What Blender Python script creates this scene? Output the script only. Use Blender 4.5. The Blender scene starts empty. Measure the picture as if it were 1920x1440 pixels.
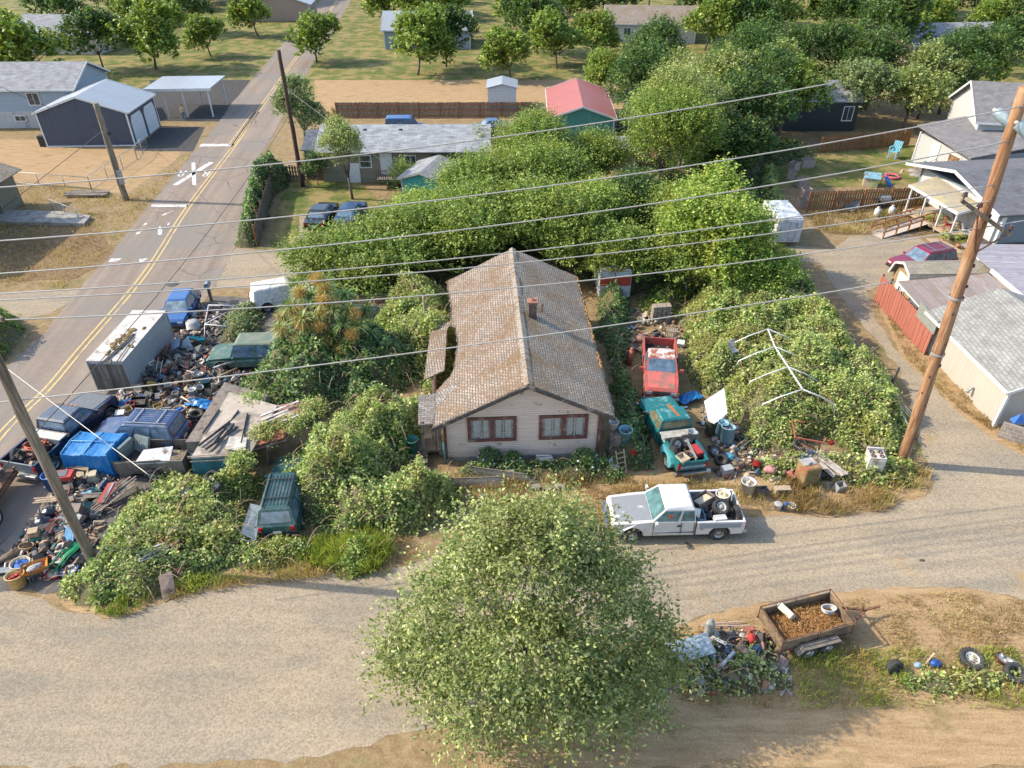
import bpy, math, random
import numpy as np
from mathutils import Vector, Matrix, Euler
R = math.radians
SC = bpy.context.scene
COL = SC.collection
# ---------------- camera, sky, sun, exposure ----------------
CAM_H, PITCH, FPX = 23.0, R(35.4), 1335.0
cd = bpy.data.cameras.new("camera"); cam = bpy.data.objects.new("camera", cd); COL.objects.link(cam)
cd.sensor_width = 36.0; cd.lens = 36.0 * FPX / 1920.0; cd.clip_end = 3000.0; cd.clip_start = 0.2
cam.location = (0, 0, CAM_H); cam.rotation_euler = (R(90) - PITCH, 0, 0)
SC.camera = cam
SUN_EL, SUN_DIR = R(38), math.atan2(-.11, .994)   # light travels towards +x, slightly towards the camera
w = bpy.data.worlds.new("World"); SC.world = w; w.use_nodes = True
nt = w.node_tree; bg = nt.nodes["Background"]
sky = nt.nodes.new("ShaderNodeTexSky"); sky.sky_type = 'NISHITA'; sky.sun_disc = False
sky.sun_elevation = SUN_EL; sky.sun_rotation = math.atan2(-math.cos(SUN_DIR), -math.sin(SUN_DIR))
sky.air_density = 1.0; sky.dust_density = 1.2
nt.links.new(sky.outputs[0], bg.inputs[0]); bg.inputs[1].default_value = 0.15
sd = bpy.data.lights.new("sun", 'SUN'); so = bpy.data.objects.new("sun", sd); COL.objects.link(so)
sd.energy = 2.65; sd.angle = R(0.5); sd.color = (1.0, .90, .74)
tv = Vector((math.cos(SUN_DIR) * math.cos(SUN_EL), math.sin(SUN_DIR) * math.cos(SUN_EL), -math.sin(SUN_EL)))
so.rotation_euler = tv.to_track_quat('-Z', 'Y').to_euler(); so.location = (-40, 30, 60)
SC.view_settings.view_transform = 'Standard'; SC.view_settings.look = 'None'
SC.view_settings.exposure = 1.46; SC.view_settings.gamma = 1.0; SC.view_settings.use_curve_mapping = False
SC.cycles.max_bounces = 6; SC.cycles.transparent_max_bounces = 6; SC.cycles.caustics_reflective = False; SC.cycles.caustics_refractive = False

# ---------------- where things stand (photo survey -> metres) ----------------
CP, SP = math.cos(PITCH), math.sin(PITCH)
def ray(px, py):
 u, v = (px - 960) / FPX, (py - 720) / FPX
 return (u, CP - v * SP, -SP - v * CP)
def G(px, py, z=0.0):
 a, b, c = ray(px, py); t = (z - CAM_H) / c
 return Vector((a * t, b * t, z))
def VY(px, py, Y):
 a, b, c = ray(px, py); t = Y / b
 return Vector((a * t, Y, CAM_H + c * t))
def VPL(px, py, p, q):   # on the vertical plane through p and q
 a, b, c = ray(px, py); n = Vector((q[1] - p[1], p[0] - q[0]))
 t = (p[0] * n[0] + p[1] * n[1]) / (a * n[0] + b * n[1])
 return Vector((a * t, b * t, CAM_H + c * t))
def HT(px, py, base):    # height above ground of the point seen at px,py over the base point (uses the row only)
 a, b, c = ray(px, py); t = base[1] / b
 return CAM_H + c * t

# ---------------- materials ----------------
MATS = {}
ALB = .74   # real albedos are lower than they look
def lo(c): return tuple(x * ALB for x in c)
def _nodes(name):
 m = bpy.data.materials.new(name); m.use_nodes = True
 return m, m.node_tree, m.node_tree.nodes["Principled BSDF"]
def nd(nt, t, **kw):
 n = nt.nodes.new(t)
 for k, v in kw.items():
  if k.startswith('i_'):
   key = k[2:]; key = int(key) if key.isdigit() else key.replace('_', ' ')
   n.inputs[key].default_value = v
  else: setattr(n, k, v)
 return n
def ramp(nt, fac, stops, interp='LINEAR'):
 r = nt.nodes.new('ShaderNodeValToRGB'); cr = r.color_ramp; cr.interpolation = interp
 while len(cr.elements) < len(stops): cr.elements.new(.5)
 for e, (p, c) in zip(cr.elements, stops):
  e.position = p; e.color = (c[0], c[1], c[2], 1) if not isinstance(c, (int, float)) else (c, c, c, 1)
 nt.links.new(fac, r.inputs[0]); return r.outputs[0]
def mix(nt, f, a, b, mode='MIX'):
 n = nt.nodes.new('ShaderNodeMix'); n.data_type = 'RGBA'; n.blend_type = mode
 for s, x in ((0, f), (6, a), (7, b)):
  if hasattr(x, 'links'): nt.links.new(x, n.inputs[s])
  elif s == 0: n.inputs[s].default_value = x
  else: n.inputs[s].default_value = (x[0], x[1], x[2], 1)
 return n.outputs[2]
def noise(nt, vec, scale, detail=4, rough=.55, dist=0.0):
 n = nd(nt, 'ShaderNodeTexNoise'); n.inputs['Scale'].default_value = scale; n.inputs['Detail'].default_value = detail
 n.inputs['Roughness'].default_value = rough; n.inputs['Distortion'].default_value = dist
 nt.links.new(vec, n.inputs['Vector']); return n.outputs[0]
def mapv(nt, vec, scale=(1, 1, 1), rot=(0, 0, 0), loc=(0, 0, 0)):
 m = nt.nodes.new('ShaderNodeMapping'); m.inputs['Scale'].default_value = scale
 m.inputs['Rotation'].default_value = rot; m.inputs['Location'].default_value = loc
 nt.links.new(vec, m.inputs[0]); return m.outputs[0]
def bump(nt, bs, h, strength=.4, dist=.02):
 b = nt.nodes.new('ShaderNodeBump'); b.inputs['Strength'].default_value = strength; b.inputs['Distance'].default_value = dist
 nt.links.new(h, b.inputs['Height']); nt.links.new(b.outputs[0], bs.inputs['Normal'])
def wpos(nt): return nt.nodes.new('ShaderNodeNewGeometry').outputs['Position']
def uvc(nt): return nt.nodes.new('ShaderNodeUVMap').outputs[0]
def oco(nt): return nt.nodes.new('ShaderNodeTexCoord').outputs['Object']

def plain(name, c, rough=.6, metal=0.0, var=.25, scale=6.0, dirt=None, dirtamt=.35, dscale=2.0, coat=0, alpha=None):
 """a surface of one colour, weathered: noise in value and patches of dirt or rust with a shape of their own"""
 if name in MATS: return MATS[name]
 m, nt, bs = _nodes(name); L = nt.links; c = lo(c); dirt = lo(dirt) if dirt else None
 o = oco(nt)
 f = noise(nt, o, scale, 5)
 c0 = tuple(x * (1 - var) for x in c); c1 = tuple(min(1, x * (1 + var)) for x in c)
 col = ramp(nt, f, [(.3, c0), (.7, c1)])
 if dirt:
  g = noise(nt, mapv(nt, o, loc=(7, 3, 1)), dscale, 7, .65)
  k = ramp(nt, g, [(.62 - dirtamt * .35, 0), (.70 - dirtamt * .3, 1)])
  col = mix(nt, k, col, dirt)
 L.new(col, bs.inputs['Base Color']); bs.inputs['Roughness'].default_value = rough; bs.inputs['Metallic'].default_value = metal
 if coat: bs.inputs['Coat Weight'].default_value = coat; bs.inputs['Coat Roughness'].default_value = .15
 MATS[name] = m; return m
def shingle(name, base, dark, moss=None, mossamt=.5, w=.32, h=.16, var=.3, bump_s=.6, gap=.02, smooth=0.1):
 if name in MATS: return MATS[name]
 m, nt, bs = _nodes(name); L = nt.links; uv = uvc(nt); base = lo(base); dark = lo(dark); moss = lo(moss) if moss else None
 d = noise(nt, uv, 2.2, 3)
 vadd = nd(nt, 'ShaderNodeVectorMath', operation='ADD')
 vs = nd(nt, 'ShaderNodeVectorMath', operation='SCALE'); vs.inputs['Scale'].default_value = .10 if moss else .02
 cx = nd(nt, 'ShaderNodeCombineXYZ'); L.new(d, cx.inputs[1]); L.new(cx.outputs[0], vs.inputs[0]); L.new(uv, vadd.inputs[0]); L.new(vs.outputs[0], vadd.inputs[1])
 b = nd(nt, 'ShaderNodeTexBrick'); L.new(vadd.outputs[0], b.inputs['Vector'])
 b.inputs['Scale'].default_value = 1; b.inputs['Brick Width'].default_value = w; b.inputs['Row Height'].default_value = h
 b.inputs['Mortar Size'].default_value = gap; b.inputs['Mortar Smooth'].default_value = smooth; b.inputs['Bias'].default_value = 0
 b.inputs['Color1'].default_value = (*[x * (1 - var) for x in base], 1); b.inputs['Color2'].default_value = (*[min(1, x * (1 + var)) for x in base], 1)
 b.inputs['Mortar'].default_value = (*dark, 1)
 f = noise(nt, uv, 1.1, 5); col = mix(nt, .6, b.outputs[0], ramp(nt, f, [(.3, .55), (.7, 1.25)]), 'MULTIPLY')
 if moss:
  g = noise(nt, uv, .55, 8, .72); g2 = noise(nt, uv, 9, 3)
  k = mix(nt, .35, g, g2); k = ramp(nt, k, [(.56 - .2 * mossamt, 0), (.66 - .2 * mossamt, 1)])
  col = mix(nt, k, col, ramp(nt, noise(nt, uv, 5, 4), [(.3, moss), (.7, [x * .55 for x in moss])]))
 L.new(col, bs.inputs['Base Color']); bs.inputs['Roughness'].default_value = .95
 hh = mix(nt, .5, b.outputs[1], noise(nt, uv, 14, 3)); inv = nd(nt, 'ShaderNodeInvert'); L.new(hh, inv.inputs[1]); bump(nt, bs, inv.outputs[0], bump_s, .03)
 MATS[name] = m; return m
def strips(name, c, dark, width=.15, axis=0, gap=.08, var=.2, rough=.8, dirt=None, dirtamt=.3, metal=0, bump_s=.5, soft=False):
 """boards, lap siding or corrugated sheet: lines across one uv axis (0: vertical lines, 1: horizontal lines)"""
 if name in MATS: return MATS[name]
 m, nt, bs = _nodes(name); L = nt.links; uv = uvc(nt); c = lo(c); dark = lo(dark); dirt = lo(dirt) if dirt else None
 s = nd(nt, 'ShaderNodeSeparateXYZ'); L.new(uv, s.inputs[0])
 dv = nd(nt, 'ShaderNodeMath', operation='DIVIDE'); dv.inputs[1].default_value = width; L.new(s.outputs[axis], dv.inputs[0])
 fr = nd(nt, 'ShaderNodeMath', operation='FRACT'); L.new(dv.outputs[0], fr.inputs[0])
 fl = nd(nt, 'ShaderNodeMath', operation='FLOOR'); L.new(dv.outputs[0], fl.inputs[0])
 wn = nd(nt, 'ShaderNodeTexWhiteNoise', noise_dimensions='1D'); L.new(fl.outputs[0], wn.inputs['W'])
 st = mapv(nt, uv, scale=((1.5, .15, 1) if axis == 0 else (.15, 1.5, 1)))
 f = noise(nt, st, 7, 6, .6)
 col = ramp(nt, f, [(.3, [x * (1 - var) for x in c]), (.7, [min(1, x * (1 + var)) for x in c])])
 col = mix(nt, .5, col, ramp(nt, wn.outputs[0], [(0, 1 - var * 1.3), (1, 1 + var)]), 'MULTIPLY')
 if soft: ln = ramp(nt, fr.outputs[0], [(0, 0), (.5, 1), (1, 0)])
 else: ln = ramp(nt, fr.outputs[0], [(0, 0), (gap * .5, 0), (gap, 1), (1, 1)])
 col = mix(nt, ln, dark, col)
 if dirt:
  g = noise(nt, uv, 1.7, 7, .7); k = ramp(nt, g, [(.66 - dirtamt * .35, 0), (.72 - dirtamt * .3, 1)]); col = mix(nt, k, col, dirt)
 L.new(col, bs.inputs['Base Color']); bs.inputs['Roughness'].default_value = rough; bs.inputs['Metallic'].default_value = metal
 bump(nt, bs, ln, bump_s, .02); MATS[name] = m; return m
def glass(name='window_glass', c=(.03, .04, .045), rough=.08):
 if name in MATS: return MATS[name]
 m, nt, bs = _nodes(name); f = noise(nt, oco(nt), 2.5, 4)
 nt.links.new(ramp(nt, f, [(.35, c), (.65, [x * 2.2 for x in c])]), bs.inputs['Base Color'])
 bs.inputs['Roughness'].default_value = rough; bs.inputs['Specular IOR Level'].default_value = .7
 MATS[name] = m; return m
def colored(name='mixed_scrap', rough=.65):
 """colour from each face of the mesh itself (paint, rust and plastic of many small pieces)"""
 if name in MATS: return MATS[name]
 m, nt, bs = _nodes(name); a = nd(nt, 'ShaderNodeAttribute', attribute_name='tone')
 f = noise(nt, oco(nt), 9, 4)
 nt.links.new(mix(nt, .7, a.outputs['Color'], ramp(nt, f, [(.3, .6), (.7, 1.2)]), 'MULTIPLY'), bs.inputs['Base Color'])
 bs.inputs['Roughness'].default_value = rough; MATS[name] = m; return m
def leafmat(name, stops, patch=None, gloss=.35, trans=.35, pscale=.5, pamt=.5):
 if name in MATS: return MATS[name]
 m, nt, bs = _nodes(name); L = nt.links
 a = nd(nt, 'ShaderNodeAttribute', attribute_name='tint')
 col = ramp(nt, a.outputs['Fac'], stops)
 if patch:
  g = noise(nt, wpos(nt), pscale, 4, .6); k = ramp(nt, g, [(.62 - .25 * pamt, 0), (.74 - .2 * pamt, .8)]); col = mix(nt, k, col, patch)
 L.new(col, bs.inputs['Base Color']); bs.inputs['Roughness'].default_value = .5; bs.inputs['Specular IOR Level'].default_value = gloss
 tr = nd(nt, 'ShaderNodeBsdfTranslucent'); L.new(mix(nt, 1, col, (1.1, 1.25, .45), 'MULTIPLY'), tr.inputs[0])
 ms = nd(nt, 'ShaderNodeMixShader'); ms.inputs[0].default_value = trans
 L.new(bs.outputs[0], ms.inputs[1]); L.new(tr.outputs[0], ms.inputs[2]); L.new(ms.outputs[0], nt.nodes['Material Output'].inputs[0])
 MATS[name] = m; return m

# ---------------- mesh building ----------------
def rotz(a): return Matrix.Rotation(a, 4, 'Z')
def TR(loc=(0, 0, 0), rz=0, rx=0, ry=0, s=(1, 1, 1)):
 return Matrix.Translation(Vector(loc)) @ Euler((rx, ry, rz)).to_matrix().to_4x4() @ Matrix.Diagonal((*s, 1))
class MB:
 def __init__(s): s.v = []; s.f = []; s.m = []; s.c = []; s.M = None; s.cur = 0; s.col = (.5, .5, .5); s.sm = []
 def add(s, vs, fs, mi=None, smooth=False):
  o = len(s.v)
  for p in vs:
   p = Vector(p)
   if s.M is not None: p = s.M @ p
   s.v.append(p)
  for f in fs: s.f.append([o + i for i in f]); s.m.append(s.cur if mi is None else mi); s.c.append(s.col); s.sm.append(smooth)
  return s
 def box(s, c, d, M=None, mi=None, taper=1.0):
  x, y, z = d[0] / 2, d[1] / 2, d[2] / 2; t = taper
  vs = [Vector(p) for p in ((-x, -y, -z), (x, -y, -z), (x, y, -z), (-x, y, -z), (-x * t, -y * t, z), (x * t, -y * t, z), (x * t, y * t, z), (-x * t, y * t, z))]
  if M is not None: vs = [M @ p for p in vs]
  c = Vector(c); vs = [p + c for p in vs]
  return s.add(vs, [(0, 3, 2, 1), (4, 5, 6, 7), (0, 1, 5, 4), (1, 2, 6, 5), (2, 3, 7, 6), (3, 0, 4, 7)], mi)
 def quad(s, *p, mi=None): return s.add(p, [tuple(range(len(p)))], mi)
 def prism(s, poly, z0, z1, mi=None):   # poly in xy
  n = len(poly); a = sum(poly[i][0] * poly[(i + 1) % n][1] - poly[(i + 1) % n][0] * poly[i][1] for i in range(n))
  if a < 0: poly = poly[::-1]
  vs = [(p[0], p[1], z0) for p in poly] + [(p[0], p[1], z1) for p in poly]
  return s.add(vs, [tuple(range(n - 1, -1, -1)), tuple(range(n, 2 * n))] + [(i, (i + 1) % n, n + (i + 1) % n, n + i) for i in range(n)], mi)
 def slab(s, pts, t, mi=None):  # a panel: polygon in space with thickness t below it
  pts = [Vector(p) for p in pts]; nn = (pts[1] - pts[0]).cross(pts[2] - pts[0]).normalized() * t; n = len(pts)
  vs = pts + [p - nn for p in pts]
  return s.add(vs, [tuple(range(n)), tuple(range(2 * n - 1, n - 1, -1))] + [(i, n + i, n + (i + 1) % n, (i + 1) % n) for i in range(n)], mi)
 def side(s, prof, y0, y1, mi=None, ins=None):  # profile in x,z, extruded along y; ins(z)->inset of |y|
  n = len(prof); a = sum(prof[i][0] * prof[(i + 1) % n][1] - prof[(i + 1) % n][0] * prof[i][1] for i in range(n))
  if a > 0: prof = prof[::-1]
  q = ins or (lambda x, z: 0)
  sg0 = -1 if y0 < 0 else 1; sg1 = -1 if y1 < 0 else 1
  vs = [(p[0], y0 - sg0 * q(*p), p[1]) for p in prof] + [(p[0], y1 - sg1 * q(*p), p[1]) for p in prof]
  return s.add(vs, [tuple(range(n - 1, -1, -1)), tuple(range(n, 2 * n))] + [(i, (i + 1) % n, n + (i + 1) % n, n + i) for i in range(n)], mi)
 def tube(s, pts, r, n=6, mi=None, caps=True, smooth=True):
  pts = [Vector(p) for p in pts]; rr = r if isinstance(r, (list, tuple)) else [r] * len(pts); vs = []; fs = []
  for i, p in enumerate(pts):
   d = (pts[min(i + 1, len(pts) - 1)] - pts[max(i - 1, 0)]); d = d.normalized() if d.length > 1e-9 else Vector((0, 0, 1))
   a = d.cross(Vector((0, 0, 1))) if abs(d.z) < .95 else d.cross(Vector((1, 0, 0))); a.normalize(); b = d.cross(a)
   for k in range(n):
    t = 2 * math.pi * k / n; vs.append(p + a * math.cos(t) * rr[i] + b * math.sin(t) * rr[i])
  for i in range(len(pts) - 1):
   for k in range(n): fs.append((i * n + k, i * n + (k + 1) % n, (i + 1) * n + (k + 1) % n, (i + 1) * n + k))
  s.add(vs, fs, mi, smooth)
  if caps:
   o = len(s.v) - len(vs)
   s.f += [[o + k for k in range(n - 1, -1, -1)], [o + (len(pts) - 1) * n + k for k in range(n)]]; s.m += [s.cur if mi is None else mi] * 2; s.c += [s.col] * 2; s.sm += [False] * 2
  return s
 def bar(s, a, b, w, h=None, mi=None):  # rectangular bar from a to b
  a = Vector(a); b = Vector(b); d = (b - a); L = d.length; d.normalize(); h = h or w
  u = d.cross(Vector((0, 0, 1))) if abs(d.z) < .98 else Vector((1, 0, 0)); u.normalize(); v = u.cross(d)
  vs = [p + u * sx * w / 2 + v * sy * h / 2 for p in (a, b) for sx, sy in ((-1, -1), (1, -1), (1, 1), (-1, 1))]
  return s.add(vs, [(0, 1, 2, 3), (7, 6, 5, 4), (0, 4, 5, 1), (1, 5, 6, 2), (2, 6, 7, 3), (3, 7, 4, 0)], mi)
 def lathe(s, prof, n=16, mi=None, M=None, smooth=True, phase=0):   # prof (r,z)
  vs = []; fs = []
  for r, z in prof:
   for k in range(n):
    t = 2 * math.pi * k / n + phase; p = Vector((r * math.cos(t), r * math.sin(t), z)); vs.append(M @ p if M is not None else p)
  for i in range(len(prof) - 1):
   for k in range(n): fs.append((i * n + k, i * n + (k + 1) % n, (i + 1) * n + (k + 1) % n, (i + 1) * n + k))
  return s.add(vs, fs, mi, smooth)
 def blob(s, c, rad, M=None, n=8, m=6, jit=.15, mi=None, rng=random):
  vs = []; fs = []; c = Vector(c)
  for i in range(m + 1):
   th = math.pi * i / m
   for k in range(n):
    ph = 2 * math.pi * k / n; j = 1 + rng.uniform(-jit, jit)
    p = Vector((rad[0] * math.sin(th) * math.cos(ph) * j, rad[1] * math.sin(th) * math.sin(ph) * j, rad[2] * math.cos(th) * j))
    vs.append((M @ p if M is not None else p) + c)
  for i in range(m):
   for k in range(n): fs.append((i * n + k, (i + 1) * n + k, (i + 1) * n + (k + 1) % n, i * n + (k + 1) % n))
  return s.add(vs, fs, mi, True)
 def build(s, name, mats, parent=None, loc=(0, 0, 0), rz=0, rx=0, ry=0, bevel=0, tone=False, scale=None):
  me = bpy.data.meshes.new(name); me.from_pydata([tuple(p) for p in s.v], [], s.f)
  mats = mats if isinstance(mats, (list, tuple)) else [mats]
  for m in mats: me.materials.append(m)
  me.polygons.foreach_set('material_index', [min(i, len(mats) - 1) for i in s.m]); me.polygons.foreach_set('use_smooth', s.sm)
  uv = me.uv_layers.new(name='UVMap'); buf = np.zeros(len(me.loops) * 2, np.float32); k = 0
  me.update()
  for p in me.polygons:
   n = p.normal
   if abs(n.z) < .98:
    u = Vector((-n.y, n.x, 0)).normalized(); v = n.cross(u)
   else: u = Vector((1, 0, 0)); v = Vector((0, 1, 0))
   for vi in p.vertices:
    co = s.v[vi]; buf[k] = co.dot(u); buf[k + 1] = co.dot(v); k += 2
  uv.data.foreach_set('uv', buf)
  if tone:
   at = me.attributes.new('tone', 'FLOAT_COLOR', 'FACE'); at.data.foreach_set('color', np.array([(*lo(c), 1) for c in s.c], np.float32).ravel())
  o = bpy.data.objects.new(name, me); COL.objects.link(o); o.location = loc; o.rotation_euler = (rx, ry, rz)
  if scale: o.scale = scale if isinstance(scale, (tuple, list)) else (scale,) * 3
  if parent is not None: o.parent = parent
  if bevel:
   b = o.modifiers.new('bevel', 'BEVEL'); b.width = bevel; b.segments = 2; b.limit_method = 'ANGLE'; b.angle_limit = R(40)
  return o
def tag(o, label, cat, group=None, kind=None):
 o['label'] = label; o['category'] = cat
 if group: o['group'] = group
 if kind: o['kind'] = kind
 return o
def empty(name, loc, rz=0, label=None, cat=None, group=None, rx=0, ry=0, scale=None):
 o = bpy.data.objects.new(name, None); COL.objects.link(o); o.location = loc; o.rotation_euler = (rx, ry, rz); o.empty_display_size = .3
 if scale: o.scale = (scale,) * 3 if isinstance(scale, (int, float)) else scale
 if label: tag(o, label, cat, group)
 return o
KIDS = {}
def copy_tree(o, loc, rz=0, label=None, group=None, rx=None, ry=None, scale=None, mat=None):
 c = o.copy(); COL.objects.link(c); c.location = loc; c.rotation_euler = (rx if rx is not None else 0, ry if ry is not None else 0, rz)
 if scale: c.scale = (scale,) * 3 if isinstance(scale, (int, float)) else scale
 if label: c['label'] = label
 if group: c['group'] = group
 for ch in [x for x in o.children]:
  k = ch.copy(); COL.objects.link(k); k.parent = c
  for g in ch.children:
   q = g.copy(); COL.objects.link(q); q.parent = k
 return c
def npmesh(name, V, F, mats, mi=None, attr=None, parent=None, smooth=False):
 """fast mesh: V (n,3), F (m,4) quads"""
 me = bpy.data.meshes.new(name); V = np.ascontiguousarray(V, np.float32); F = np.ascontiguousarray(F, np.int32)
 me.vertices.add(len(V)); me.vertices.foreach_set('co', V.ravel()); me.loops.add(F.size); me.loops.foreach_set('vertex_index', F.ravel())
 me.polygons.add(len(F)); me.polygons.foreach_set('loop_start', np.arange(0, F.size, F.shape[1], dtype=np.int32))
 try: me.polygons.foreach_set('loop_total', np.full(len(F), F.shape[1], np.int32))
 except Exception: pass
 for m in (mats if isinstance(mats, (list, tuple)) else [mats]): me.materials.append(m)
 if mi is not None: me.polygons.foreach_set('material_index', np.asarray(mi, np.int32))
 me.update(calc_edges=True)
 if attr is not None:
  a = me.attributes.new('tint', 'FLOAT', 'FACE'); a.data.foreach_set('value', np.asarray(attr, np.float32))
 if smooth: me.polygons.foreach_set('use_smooth', np.ones(len(F), bool))
 me.validate(); o = bpy.data.objects.new(name, me); COL.objects.link(o)
 if parent is not None: o.parent = parent
 return o
# ---------------- ground, roads ----------------
def gmat(name, kind):
 m, nt, bs = _nodes(name); L = nt.links; P = wpos(nt)
 fine = noise(nt, P, 14, 6, .75); mid = noise(nt, P, 2.2, 6, .65); big = noise(nt, P, .22, 5, .6, .6)
 if kind == 'bank': col = ramp(nt, mix(nt, .5, mid, fine), [(.3, (.10, .06, .03)), (.5, (.24, .155, .08)), (.7, (.40, .28, .16))])  # brown bank ground with the house's shade mixed into its tones
 elif kind == 'dry':
  col = ramp(nt, mix(nt, .5, mid, fine), [(.3, (.14, .095, .045)), (.5, (.31, .215, .11)), (.68, (.50, .385, .22))])
  k = ramp(nt, mix(nt, .35, noise(nt, P, .35, 5, .65), mid), [(.53, 0), (.64, .8)]); col = mix(nt, k, col, ramp(nt, fine, [(.3, (.06, .085, .02)), (.7, (.17, .19, .05))]))
  k = ramp(nt, noise(nt, mapv(nt, P, loc=(9, 5, 0)), .5, 5, .7), [(.58, 0), (.68, .7)]); col = mix(nt, k, col, ramp(nt, fine, [(.3, (.16, .125, .08)), (.7, (.38, .30, .2))]))
 elif kind == 'lawn':
  col = ramp(nt, mix(nt, .5, mid, fine), [(.3, (.05, .075, .015)), (.55, (.14, .17, .04)), (.75, (.27, .27, .08))])
  k = ramp(nt, noise(nt, P, .45, 5, .65), [(.44, 0), (.58, .85)]); col = mix(nt, k, col, ramp(nt, fine, [(.3, (.22, .15, .055)), (.7, (.46, .35, .15))]))
 elif kind == 'straw':
  st = noise(nt, mapv(nt, P, scale=(.25, 1.6, 1), rot=(0, 0, .15)), 2.5, 6, .7)
  col = ramp(nt, mix(nt, .5, st, fine), [(.3, (.21, .125, .055)), (.5, (.42, .28, .145)), (.7, (.60, .44, .25))])
  k = ramp(nt, noise(nt, P, .5, 5, .7), [(.57, 0), (.7, .6)]); col = mix(nt, k, col, (.16, .15, .045))
 elif kind == 'gravel':
  vo = nd(nt, 'ShaderNodeTexVoronoi'); vo.inputs['Scale'].default_value = 15; L.new(P, vo.inputs['Vector'])
  peb = ramp(nt, nd_sep(nt, vo.outputs['Color']), [(0, .72), (.5, 1.0), (1, 1.2)])
  st = noise(nt, mapv(nt, P, scale=(.12, 1.0, 1), rot=(0, 0, -.05)), .9, 6, .62, .3)
  k = ramp(nt, mix(nt, .6, st, big), [(.36, 0), (.64, 1)])
  col = mix(nt, k, (.33, .275, .20), (.43, .34, .225))
  k2 = ramp(nt, noise(nt, mapv(nt, P, scale=(.3, 1, 1), loc=(3, 8, 0)), .55, 5, .6), [(.52, 0), (.64, .8)]); col = mix(nt, k2, col, (.30, .255, .19))
  col = mix(nt, .75, col, peb, 'MULTIPLY'); col = mix(nt, .55, col, ramp(nt, fine, [(.28, .55), (.6, 1.15)]), 'MULTIPLY')
  tk = noise(nt, mapv(nt, P, scale=(.05, 1.3, 1), rot=(0, 0, -.04), loc=(2, 1, 0)), .75, 3, .5); col = mix(nt, .7, col, ramp(nt, tk, [(.38, .9), (.5, 1.0), (.62, 1.07)]), 'MULTIPLY')
  k4 = ramp(nt, noise(nt, P, .35, 6, .7), [(.60, 0), (.68, .7)]); col = mix(nt, k4, col, (.40, .27, .13))
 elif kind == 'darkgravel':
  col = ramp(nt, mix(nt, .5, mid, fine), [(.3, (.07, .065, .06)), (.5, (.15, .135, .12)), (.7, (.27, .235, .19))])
 elif kind == 'asphalt':
  rd = mapv(nt, P, rot=(0, 0, -ROAD_A), scale=(1, 1, 1)); st = noise(nt, mapv(nt, rd, scale=(.04, .9, 1)), 1.4, 5, .6)
  col = ramp(nt, mix(nt, .3, st, mid), [(.36, (.24, .19, .15)), (.52, (.30, .24, .19)), (.66, (.36, .29, .225))])
  k = ramp(nt, noise(nt, P, .16, 3, .5), [(.45, 0), (.58, .7)]); col = mix(nt, k, col, (.25, .225, .195))
  vo = nd(nt, 'ShaderNodeTexVoronoi', feature='DISTANCE_TO_EDGE'); vo.inputs['Scale'].default_value = .2
  ds = nd(nt, 'ShaderNodeVectorMath', operation='ADD'); nz = nd(nt, 'ShaderNodeTexNoise'); nz.inputs['Scale'].default_value = .7; nz.inputs['Detail'].default_value = 6
  L.new(P, nz.inputs['Vector']); L.new(P, ds.inputs[0]); L.new(nz.outputs[1], ds.inputs[1]); L.new(ds.outputs[0], vo.inputs['Vector'])
  ck = ramp(nt, vo.outputs['Distance'], [(.0, 1), (.006, .8), (.012, 0)]); k3 = ramp(nt, noise(nt, P, .09, 2, .5), [(.48, 0), (.56, .55)])
  mm = nd(nt, 'ShaderNodeMath', operation='MULTIPLY'); L.new(ck, mm.inputs[0]); L.new(k3, mm.inputs[1]); col = mix(nt, mm.outputs[0], col, (.04, .038, .035))
  col = mix(nt, .4, col, ramp(nt, fine, [(.3, .72), (.62, 1.12)]), 'MULTIPLY')
 elif kind == 'blacktop':
  col = ramp(nt, mix(nt, .4, mid, fine), [(.35, (.055, .053, .05)), (.65, (.10, .097, .092))])
 L.new(mix(nt, 1, col, (ALB, ALB, ALB), 'MULTIPLY'), bs.inputs['Base Color']); bs.inputs['Roughness'].default_value = .95; bs.inputs['Specular IOR Level'].default_value = .15
 bump(nt, bs, mix(nt, .5, fine, mid), .9 if kind in ('dry', 'straw', 'lawn') else .45, .05)
 MATS[name] = m; return m
def nd_sep(nt, c):
 s = nd(nt, 'ShaderNodeSeparateColor'); nt.links.new(c, s.inputs[0]); return s.outputs[0]
rA, rB = G(245, 540), G(437, 272); ROAD_A = math.atan2(rB.y - rA.y, rB.x - rA.x)
M_DRY, M_LAWN, M_STRAW = gmat('dry_ground', 'dry'), gmat('patchy_lawn', 'lawn'), gmat('dry_straw_grass', 'straw')
M_GRAV, M_DGRAV, M_ASPH, M_BLACK = gmat('lane_gravel', 'gravel'), gmat('yard_gravel', 'darkgravel'), gmat('road_asphalt', 'asphalt'), gmat('blacktop', 'blacktop')
def jag(pts, amp, step=.6, seed=1):
 rg = random.Random(seed); out = []; n = len(pts)
 for i in range(n):
  a, b = Vector(pts[i][:2]), Vector(pts[(i + 1) % n][:2]); k = max(1, min(200, int((b - a).length / step))); d = (b - a); nn = Vector((-d.y, d.x)).normalized()
  for j in range(k):
   p = a + d * j / k; out.append(p + nn * (rg.uniform(-amp, amp) if j else 0))
 return out
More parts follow.
